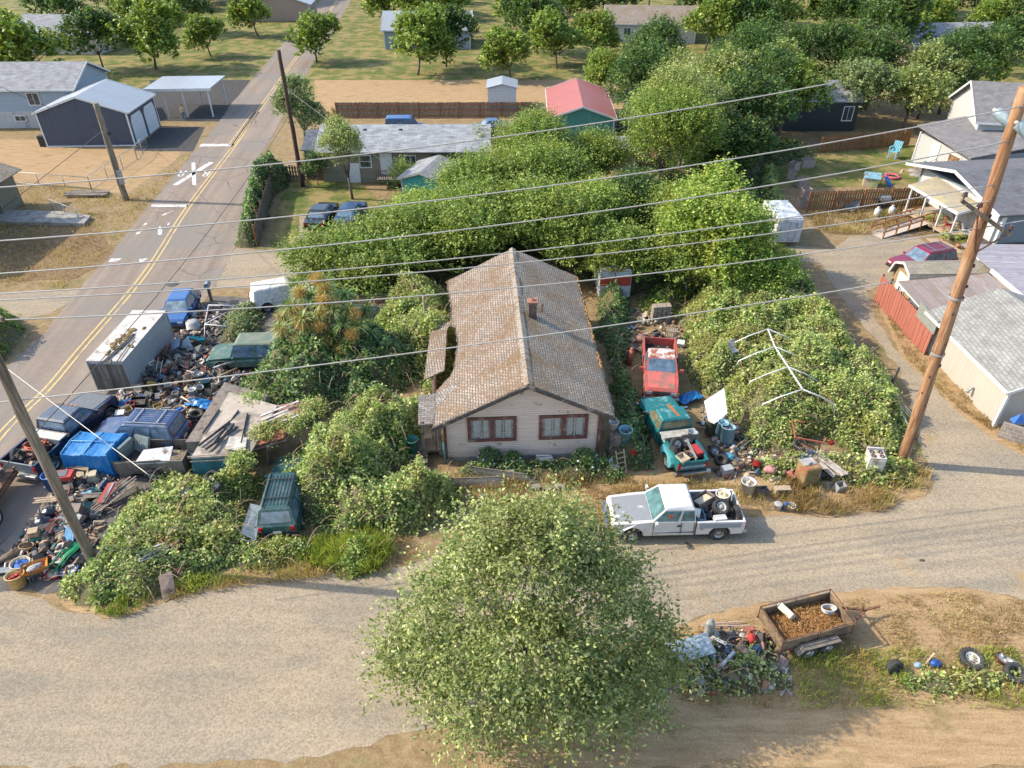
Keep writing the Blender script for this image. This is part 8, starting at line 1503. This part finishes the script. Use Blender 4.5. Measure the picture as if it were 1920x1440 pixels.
e = root('cabinet_box', 1472, 1150, .8, 'open cream cabinet with dark fabric lying in the utility trailer', 'cabinet', R(-60), None, R(-50)); b = MB(); b.box((0, 0, 0), (.62, .5, .06)); [b.box(c_, d_) for c_, d_ in (((0, .25, .1), (.62, .03, .24)), ((0, -.25, .1), (.62, .03, .24)), ((.31, 0, .1), (.03, .5, .24)), ((-.31, 0, .1), (.03, .5, .24)), ((0, 0, .1), (.03, .5, .2)))]; b.build('frame', CREAM, e); b = MB(); b.box((0, 0, .05), (.56, .46, .02)); b.build('lining', DGR, e)
# --- right hand yard ---
e = root('playhouse', 1630, 348, 0, 'cream toy playhouse with a pale blue roof on the lawn', 'playhouse', -.35); b = MB(); b.box((0, 0, .45), (1.2, 1.0, .9)); b.add([(-.6, -.5, .9), (.6, -.5, .9), (.6, .5, .9), (-.6, .5, .9), (-.6, 0, 1.2), (.6, 0, 1.2)], [(0, 4, 3), (1, 2, 5)]); b.build('wall', CREAM, e); b = MB(); b.slab([(-.7, -.62, .84), (.7, -.62, .84), (.7, 0, 1.25), (-.7, 0, 1.25)], .05); b.slab([(-.7, 0, 1.25), (.7, 0, 1.25), (.7, .62, .84), (-.7, .62, .84)], .05); b.build('roof', LBL, e); b = MB(); b.box((.25, -.51, .4), (.35, .03, .7)); b.build('door', col((.35, .5, .2)), e)
e = root('toy_slide', 1660, 346, 0, 'small blue toy slide with pink ladder rails', 'slide', .3); b = MB(); b.slab([(-.22, -.6, .05), (.22, -.6, .05), (.22, .2, .7), (-.22, .2, .7)], .04); b.build('chute', BLU, e)
for x in (-.25, .25): b = MB(); b.tube([(x, .4, 0), (x, .2, .9), (x * .9, .05, 1.1)], .05, 6); b.build('rail', col((.6, .25, .3)), e)
b = MB(); b.lathe([(.5, .12), (.62, .24), (.75, .12), (.62, 0), (.5, .12)], 20); solo(b, 'paddling_pool', col((.7, .1, .2)), 1672, 333, 0, 'round bright pink paddling pool behind the toy slide', 'pool'); b = MB(); b.tube([(0, 0, .1), (.05, 0, .5), (.2, 0, .7), (.3, 0, .55)], .07, 8); solo(b, 'pool_float', col((.72, .45, .35)), 1685, 332, .1, 'pale pink animal float standing in the paddling pool', 'pool float')
chair(1673, 297, 0, col((.18, .50, .62)), 'pale blue plastic garden chair on the lawn', -.8, 1.7, 'garden_chair', True)
for i, (px, py, rz_, lb) in enumerate(((1488, 318, .6, 'planter box at the corner of the lawn'), (1513, 312, 0, 'long planter box turned toward the lawn, farthest back'), (1483, 335, 1.2, 'planter box third from the back along the brambles'), (1502, 350, .1, 'planter box standing alone left of the fence end'), (1510, 368, .1, 'planter box just behind the fence end'), (1503, 388, 0, 'planter box nearest the white box trailer'))):
 crate(px, py, 0, plain('aged_pinkish_cedar', (.42, .33, .28), .9, var=.25), lb, (1.25 if i == 1 else .8, .7, .75), rz_, cat='planter', name='planter_box', group='wooden planters', inner=plain('dry_soil', (.1, .08, .05)))
def dish(px, py, m, label, rz): e = root('satellite_dish', px, py, 0, label, 'satellite dish', rz); b = MB(); b.lathe([(.001, 0), (.3, .03), (.5, .1), (.62, .17), (.64, .16)], 20, M=TR((0, 0, .55), 0, R(50))); b.build('reflector', m, e); b = MB(); b.tube([(0, .1, 0), (0, 0, .5)], .04, 6); b.tube([(0, -.1, .5), (0, -.7, .85)], .02, 5); b.build('mast', DGR, e)
dish(1576, 388, GRY, 'pale satellite dish in front of the golden brown fence', .2); dish(1592, 395, DGR, 'dark satellite dish right of the pale dish', -.3)
e = root('barbecue', 1652, 393, 0, 'steel gas barbecue in front of the golden brown fence', 'barbecue', .05); b = MB(); b.box((0, 0, .45), (.7, .5, .8)); b.build('cart', BLK, e); b = MB(); b.box((0, 0, .9), (1.7, .5, .06)); b.build('side_shelf', DGR, e); b = MB(); b.lathe([(.3, -.45), (.3, .45)], 14, M=TR((0, 0, .95)) @ Matrix.Rotation(R(90), 4, 'Y')); b.box((0, 0, 1.05), (.9, .5, .22)); b.build('hood', M_GALV, e)
for px, py, lb in ((1643, 405, 'white gas bottle lying lower left of the barbecue'), (1670, 402, 'white gas bottle right below the barbecue')): b = MB(); b.lathe([(.001, 0), (.17, .02), (.2, .1), (.2, .4), (.14, .5), (.08, .52), (.08, .62), (.001, .62)], 16); solo(b, 'gas_bottle', WHT, px, py, 0, lb, 'gas bottle', group='gas bottles', scale=1.3)
e = root('green_table', 1740, 318, 0, 'green plastic table by the annex steps', 'table', .1); b = MB(); b.box((0, 0, .7), (.9, .8, .06)); b.build('table_top', GRN, e)
for x in (-.38, .38):
 for y in (-.33, .33): b = MB(); b.bar((x, y, 0), (x, y, .68), .08); b.build('leg', GRN, e)
for i, (px, py) in enumerate(((1717, 310), (1713, 320), (1717, 328))): b = MB(); b.lathe([(.001, .05), (.7, .05), (.78, .0)], 12); solo(b, 'stepping_stone', M_CONC, px, py, 0, ['farthest stepping stone on the lawn', 'middle stepping stone on the lawn', 'nearest stepping stone on the lawn'][i], 'stone', scale=(.8, .7, 1))
chair(1775, 432, .5, RED, 'red cushioned chair on the white porch', 1.2, 1.1, cat='chair'); chair(1790, 428, .5, M_LWOOD, 'brown wooden chair on the white porch', .4, 1.2); chair(1808, 450, .0, WHT, 'white garden chair beside the porch', .8, 1.4, arms=True)
for i, (px, py, h) in enumerate(((1752, 425, .5), (1768, 455, .3), (1738, 424, .3), (1795, 465, .5))): 
 e = root('potted_plant', px, py, 0, ['potted plant with broad leaves at the top of the ramp', 'small pot plant at the porch corner', 'small pot plant beside the ramp railing', 'grassy clump at the foot of the porch'][i], 'plant'); b = MB(); b.lathe([(.001, 0), (.14, 0), (.2, .3), (.17, .3), (.001, .25)], 12); b.build('pot', col((.4, .16, .08)), e); crown_mesh('foliage', [((0, 0, .35 + h * .5), (.35, .35, h))], 'bright', .16, 26, e, np.random.default_rng(i), K=5, L=(.1, .4))
b = MB(); b.slab([(-.5, -1.1, .02), (.9, -1.1, .02), (.3, 1.0, .25), (-1.0, 1.0, .25)], .06); solo(b, 'plywood_sheet', M_LWOOD, 1772, 463, 0, 'plywood sheet lying below the porch corner', 'plywood')
e = root('garden_lantern', 1850, 503, 0, 'white garden well ornament with a pointed roof', 'ornament', .3); b = MB(); b.box((0, 0, .3), (.7, .7, .6)); b.build('base', WHT, e); b = MB(); b.lathe([(1.0, .62), (.1, 1.1), (.08, 1.1)], 6); b.lathe([(.1, 1.1), (.12, 1.35), (.01, 1.45)], 8); b.build('roof', WHT, e)
bucket(1845, 482, 0, WHT, 'white urn by the corner of the blue grey wall', .22, .5, handle=False, cat='urn', name='urn'); bucket(1840, 468, 0, ORG, 'orange pot by the corner of the blue grey wall', .2, .3, handle=False, cat='pot', name='pot')
e = root('block_wall', 1908, 830, 0, 'low grey block wall beside the tan garage end', 'wall', -.6); b = MB(); b.box((0.4, 0, .45), (2.6, .2, .9)); b.build('blocks', shingle('grey_block', (.30, .25, .21), (.42, .38, .33), w=.4, h=.2, gap=.02, var=.12), e)
crate(1893, 822, .0, WHT, 'white and blue drinks cooler at the foot of the block wall', (.55, .4, .45), -.6, open_=False, cat='cooler', name='cooler', inner=BLU); b = MB(); b.add([(-.3, -.2, 0), (.3, -.2, 0), (.3, .2, 0), (-.3, .2, 0), (0, 0, .5)], [(0, 1, 4), (1, 2, 4), (2, 3, 4), (3, 0, 4), (3, 2, 1, 0)]); solo(b, 'blue_tent_bag', BLU, 1908, 790, .9, 'blue folded canopy on top of the block wall', 'canopy')
b = MB(); b.blob((0, 0, .02), (.14, .08, .02), n=8, m=3, jit=.3); solo(b, 'flat_stone', plain('dark_rag', (.10, .08, .06)), 1728, 1051, 0, 'small dark rag lying on the gravel lane', 'rag'); b = MB(); b.box((0, 0, .01), (.3, .14, .02)); solo(b, 'rubber_mat', plain('dark_rag', (.10, .08, .06)), 1291, 1021, 0, 'small dark mat on the lane below the white pickup', 'mat', -.6)
boards(165, 362, .15, M_DWOOD, 'pile of grey fallen timbers on the bank by the far pole', 6, 3.6, .25, -.05, cat='timbers', name='timber_pile', spread=.22, gauge=.12)
# person walking in the carport
def person(px, py, label, rz, shirt, trouser, hair, skin=(.42, .25, .17)):
 p = G(px, py); e = empty('person', (p.x, p.y, 0), rz, label, 'person')
 me = bpy.data.meshes.new('body'); V = [(0, 0, .95), (0, .0, 1.15), (0, .0, 1.38), (0, 0, 1.5), (0, -.01, 1.62), (0, -.01, 1.72), (.17, 0, 1.40), (.24, .06, 1.15), (.22, -.08, .93), (.22, -.12, .84), (-.17, 0, 1.40), (-.23, -.08, 1.16), (-.2, -.2, .95), (-.19, -.24, .87), (.10, 0, .9), (.11, -.12, .5), (.11, -.10, .09), (.11, -.22, .04), (-.10, 0, .9), (-.11, .06, .5), (-.11, .2, .12), (-.11, .1, .05)]
 E = [(0, 1), (1, 2), (2, 3), (3, 4), (4, 5), (2, 6), (6, 7), (7, 8), (8, 9), (2, 10), (10, 11), (11, 12), (12, 13), (0, 14), (14, 15), (15, 16), (16, 17), (0, 18), (18, 19), (19, 20), (20, 21)]
 rad = [.14, .13, .15, .055, .09, .08, .065, .045, .035, .04, .065, .045, .035, .04, .09, .065, .045, .035, .09, .065, .045, .035]
 me.from_pydata(V, E, []); o = bpy.data.objects.new('body', me); COL.objects.link(o); o.parent = e; m = o.modifiers.new('skin', 'SKIN'); sv = me.skin_vertices if len(me.skin_vertices) else None
 if sv is None: bpy.context.view_layer.objects.active = o; bm_ = None; me.attributes
 try:
  for i, r_ in enumerate(rad): me.skin_vertices[0].data[i].radius = (r_, r_)
  me.skin_vertices[0].data[0].use_root = True
 except Exception:
  import bmesh
  bm = bmesh.new(); bm.from_mesh(me); L_ = bm.verts.layers.skin.verify(); bm.verts.ensure_lookup_table()
  for i, r_ in enumerate(rad): bm.verts[i][L_].radius = (r_, r_)
  bm.verts[0][L_].use_root = True; bm.to_mesh(me); bm.free()
 o.modifiers.new('sub', 'SUBSURF').levels = 1
 mt, nt, bs = _nodes('clothed_skin'); s = nd(nt, 'ShaderNodeSeparateXYZ'); nt.links.new(oco(nt), s.inputs[0]); dv_ = nd(nt, 'ShaderNodeMath', operation='DIVIDE'); dv_.inputs[1].default_value = 1.9; nt.links.new(s.outputs[2], dv_.inputs[0])
 nt.links.new(ramp(nt, dv_.outputs[0], [(0, (.04, .04, .04)), (.05, trouser), (.50, shirt), (.78, skin)], 'CONSTANT'), bs.inputs['Base Color']); me.materials.append(mt)
 b = MB(); b.blob((0, .02, 1.74), (.105, .12, .10), n=10, m=7, jit=.03); b.build('hair', hair, e); return e
person(347, 226, 'person in a tan top and blue trousers walking across the carport blacktop', R(20), (.42, .30, .2), (.05, .10, .22), plain('dark_brown_hair', (.05, .03, .02)))
# ---------------- poles and wires ----------------
def grain(name, stops):
 m, nt, bs = _nodes(name); f = noise(nt, mapv(nt, oco(nt), scale=(1, 1, .05)), 14, 7, .72, .3); g_ = noise(nt, mapv(nt, oco(nt), scale=(1, 1, .25)), 1.6, 4, .6)
 q = mix(nt, .4, f, g_); nt.links.new(ramp(nt, q, [(p, lo(c)) for p, c in stops]), bs.inputs['Base Color']); bs.inputs['Roughness'].default_value = .9; bump(nt, bs, q, .9, .05); MATS[name] = m; return m
M_POLEO = grain('orange_brown_pole_wood', [(.36, (.07, .035, .02)), (.46, (.27, .125, .06)), (.54, (.40, .21, .10)), (.64, (.50, .36, .22))])
M_POLEG = grain('grey_brown_pole_wood', [(.36, (.07, .05, .035)), (.48, (.20, .15, .10)), (.60, (.36, .29, .21))])
M_POLED = plain('dark_creosote_pole', (.07, .03, .02), .8, var=.3)
M_WIRE = plain('weathered_wire', (.52, .48, .42), .5, .3, var=.1); M_WIRED = plain('dark_cable', (.06, .05, .045), .6)
def pole(label, base, top, r0, r1, m, name='utility_pole', cat='utility pole'):
 e = empty(name, base, 0, label, cat); b = MB(); a = Vector((0, 0, -.2)); c = Vector(top) - Vector(base); n = 14; pts = [a.lerp(c, i / n) for i in range(n + 1)]
 b.tube([p + Vector((math.sin(i * 1.3) * .012, math.cos(i) * .01, 0)) for i, p in enumerate(pts)], [r0 + (r1 - r0) * i / n + .008 * math.sin(i * 2.3) for i in range(n + 1)], 14); b.build('shaft', m, e); return e
pr0 = G(1690, 870); pr1 = Vector((17.55, 25.7, 17.2))
pA = pole('tall orange brown utility pole with crossarm and transformers at the right', pr0, pr1, .255, .20, M_POLEO)
def onR(z): return pr0.lerp(pr1, z / 17.2)
ca, cb_ = VY(1795, 372, 26.0), VY(1885, 432, 25.55)
c0, c1 = G(1795, 372, 13.2), G(1888, 437, 11.9); 
am = onR(12.2); ad = Vector((.80, -1.0, -.0)); 
# crossarm: from far left end to near right end
e1_, e2_ = VPL(1797, 372, (am.x - 1.2, am.y - .05), (am.x + 1.2, am.y - .35)), VPL(1888, 437, (am.x - 1.2, am.y - .05), (am.x + 1.2, am.y - .35))
b = MB(); B0 = Vector(pr0); b.bar(e1_ - B0 + Vector((0, -.2, 0)), e2_ - B0 + Vector((0, -.2, 0)), .12, .14); b.build('crossarm', M_POLEG, pA)
b = MB(); b.bar(e1_.lerp(e2_, .35) - B0 + Vector((0, -.22, -.1)), onR(11.1) - B0 + Vector((0, -.2, 0)), .05); b.bar(e1_.lerp(e2_, .92) - B0 + Vector((0, -.22, -.1)), onR(11.1) - B0 + Vector((0, -.2, 0)), .05); b.build('brace', M_RUST, pA)
INS = []
for u in (.03, .33, .97):
 p = e1_.lerp(e2_, u) + Vector((0, -.2, .08)); INS.append(p + Vector((0, 0, .2))); b = MB(); b.lathe([(.02, 0), (.03, .12), (.10, .12), (.11, .17), (.05, .19), (.09, .22), (.08, .27), (.001, .28)], 12, M=TR(p - B0)); b.build('insulator', plain('brown_glaze', (.08, .03, .035), .3), pA)
def transformer(px0, py0, px1, py1, z, r):
 a, c = G(px0, py0, z), G(px1, py1, z); 
for (q0, q1) in (((1868, 209, 26.3), (1898, 234, 25.75)), ((1908, 232, 25.5), (1940, 262, 25.1))):
 p, q_ = VY(*q0) - B0, VY(*q1) - B0; L_ = (q_ - p).length; Mt = Matrix.Translation(p) @ (q_ - p).to_track_quat('Z', 'Y').to_matrix().to_4x4()
 b = MB(); b.lathe([(.001, 0), (.17, 0), (.19, .05), (.19, L_ - .06), (.16, L_), (.001, L_)], 18, M=Mt); b.lathe([(.195, L_ * .6), (.203, L_ * .63), (.195, L_ * .66)], 18, M=Mt); t_ = b.build('transformer', plain('grey_blue_enamel', (.25, .33, .36), .45), pA); b = MB(); b.lathe([(.05, .02), (.09, -.05), (.05, -.12), (.001, -.16)], 10, M=Mt); b.build('bushing', plain('pale_ceramic', (.5, .47, .42), .4), t_)
b = MB(); b.lathe([(.28, 0), (.29, .06), (.28, .12)], 16, M=TR(onR(9.0) - B0)); b.lathe([(.27, 0), (.28, .05), (.27, .1)], 16, M=TR(onR(6.3) - B0)); b.build('band', M_GALV, pA)
b = MB(); rg = random.Random(3)
for k in range(14): z = rg.uniform(.5, 14); a_ = rg.uniform(3.6, 5.8); p = onR(z) - B0; b.blob((p.x + math.cos(a_) * .24, p.y + math.sin(a_) * .24, z), (.05, .05, .08), n=6, m=4, jit=.2, rng=rg)
b.build('knot', plain('dark_knot', (.09, .045, .025), .9), pA)
pl0 = G(178, 1062); pl1 = pl0 + Vector((.25, 0, 12.3)); pB = pole('thick grey leaning pole at the lower left corner', pl0, pl1, .19, .17, M_POLEG)
b = MB(); b.bar((-1.2, .4, 11.9), (1.4, -.4, 11.9), .12, .14); b.build('crossarm', M_POLEG, pB)
pc0 = G(236, 375); pc1 = Vector((pc0.x + .1, pc0.y, 8.15)); pC = pole('grey wooden pole at the corner of the hay field', pc0, pc1, .27, .22, M_POLEG)
b = MB(); b.bar((.28, -.2, 1.5), (.28, -.2, 2.7), .35, .25); b.build('meter_box', M_GALV, pC); b = MB(); b.lathe([(.1, 5.6), (.13, 5.7), (.1, 5.8)], 8, M=TR((.45, 0, 0))); b.bar((0, 0, 5.7), (.5, 0, 5.7), .05); b.build('bracket', M_BLACKP, pC)
pd0 = G(568, 350); pd1 = Vector((pd0.x - .05, pd0.y, 11.5)); pD = pole('dark red brown pole beside the road at the long tan house', pd0, pd1, .2, .16, M_POLED)
pe0 = G(803, 664); pe1 = pe0 + Vector((0, 0, 3.9)); pE = pole('slim bare wooden pole left of the bungalow roof', pe0, pe1, .09, .08, M_LWOOD, 'wooden_pole', 'pole')
# wires between the two near poles; each hangs in the vertical plane between its two ends
def wire(pts, label, r=.022, m=None, off=(0, 0), pl=None, group='overhead wires', name='overhead_wire', ext=None):
 a, c = pl if pl else ((pl0.x, pl0.y), (pr0.x, pr0.y)); a = (a[0] + off[0], a[1] + off[0]); c = (c[0] + off[1] * .5, c[1] + off[1])
 P = [VPL(x, y, a, c) for x, y in pts]
 # a smooth sag through the surveyed points
 xs = np.array([p.x for p in P]); zs = np.array([p.z for p in P]); deg = min(2, len(P) - 1); co = np.polyfit(xs, zs, deg)
 A, C = Vector((a[0], a[1])), Vector((c[0], c[1])); X0, X1 = (xs.min() - 2.5, xs.max() + 2.5) if ext is None else ext; b = MB(); pts_ = []
 for i in range(49):
  x = X0 + (X1 - X0) * i / 48; t = (x - a[0]) / (c[0] - a[0]); y = a[1] + (c[1] - a[1]) * t; pts_.append(Vector((x, y, float(np.polyval(co, x)))))
 b.tube([p - pts_[0] for p in pts_], r, 6); o = b.build(name, m or M_WIRE, None, pts_[0]); tag(o, label, 'wire', group); return o
wire([(0, 351), (480, 312), (960, 253), (1430, 180)], 'highest long wire, crossing above the red roofed green shop', .02)
wire([(0, 451), (480, 413), (960, 358), (1440, 286), (1795, 224)], 'second wire from the top, reaching the transformers on the tall pole', .022)
wire([(0, 513), (480, 473), (960, 419), (1440, 348), (1765, 290)], 'third wire from the top, crossing just above the bungalow ridge end', .022)
wire([(0, 552), (160, 540), (480, 518), (960, 474), (1440, 414), (1747, 366)], 'wire ending on the far left insulator of the crossarm', .02)
wire([(0, 562), (385, 542), (547, 531), (890, 502), (1440, 436), (1820, 384)], 'wire ending on the middle insulator of the crossarm', .02)
wire([(0, 600), (480, 577), (840, 551), (960, 539), (1440, 486), (1822, 430)], 'wire ending on the near insulator of the crossarm', .022)
wire([(0, 754), (480, 699), (855, 651), (979, 634), (1440, 565), (1565, 547)], 'lowest long wire, crossing the bungalow roof and red pickup', .024)
pf_ = (pl0.x, pl0.y); pg_ = (pd0.x, pd0.y)
wire([(555, 180), (800, 365), (790, 362)][:2], 'service wire from the dark pole to the turquoise shed', .02, None, pl=((pd0.x, pd0.y), (-6.5, 58.5)), ext=(pd0.x, -6.5))
wire([(560, 215), (735, 355)], 'lower service wire from the dark pole toward the long tan house', .018, M_WIRED, pl=((pd0.x, pd0.y), (-9.5, 60.5)), ext=(pd0.x, -9.5))
wire([(480, 312), (305, 540), (70, 815), (0, 878)], 'dark cable running along the road from the dark pole to the leaning pole', .02, M_WIRED, pl=((pd0.x, pd0.y), (pl0.x - 2.5, pl0.y)), ext=(pl0.x - 2.5, pd0.x))
wire([(25, 700), (185, 820)], 'thin guy wire down past the navy pickup', .015, M_WIRE, pl=((-19.5, 23.0), (-25, 27)))
wire([(190, 247), (0, 395)], 'dark service wire from the field pole to the olive house', .025, M_WIRED, pl=((pc0.x, pc0.y), (-47, 52)), ext=(-46, pc0.x))
wire([(195, 245), (285, 283)], 'thin wire from the field pole toward the navy shop', .015, M_WIRED, pl=((pc0.x, pc0.y), (-36, 74)))
# chain link fence, left
def chain(name, label, a, c, h, n, m=M_GALV):
 a, c = Vector(a), Vector(c); e = empty(name, a, 0, label, 'fence'); d = c - a; L = d.length
 b = MB(); b.tube([(0, 0, h), d + Vector((0, 0, h))], .025, 6); b.tube([(0, 0, .08), d + Vector((0, 0, .08))], .02, 6); b.build('rail', m, e)
 for i in range(n + 1): b = MB(); p = d * i / n; b.tube([p, p + Vector((0, 0, h + .05))], .035, 6); b.build('post', m, e)
 b = MB(); k = int(L / .3)
 for i in range(k): p, q = d * i / k, d * min(1, (i + 1) / k * 1.0); b.bar(p + Vector((0, 0, .08)), q + Vector((0, 0, h)), .006); b.bar(p + Vector((0, 0, h)), q + Vector((0, 0, .08)), .006)
 o = b.build('mesh', m, e); return e
chain('wire_fence', 'galvanised wire fence from the timber pile up to the navy shop', G(172, 355), G(258, 300), 1.3, 3); chain('wire_fence', 'galvanised fence section nearest the garage doors', G(258, 300), G(277, 275), 1.3, 2)
chain('wire_fence', 'low wire fence along the bottom of the hay field', G(-20, 340), G(172, 355), 1.1, 4); chain('wire_fence', 'rusty low wire fence above the shaded bank', G(100, 395), G(150, 415), 1.0, 2)
b = MB(); b.prism([tuple((G(*p) - G(20, 400))[:2]) for p in ((-20, 398), (120, 402), (172, 410), (160, 425), (-20, 420))], -.05, .28); o = b.build('retaining_wall', M_CONC, None, G(20, 400)); tag(o, 'low concrete retaining wall on the shaded bank', 'wall')
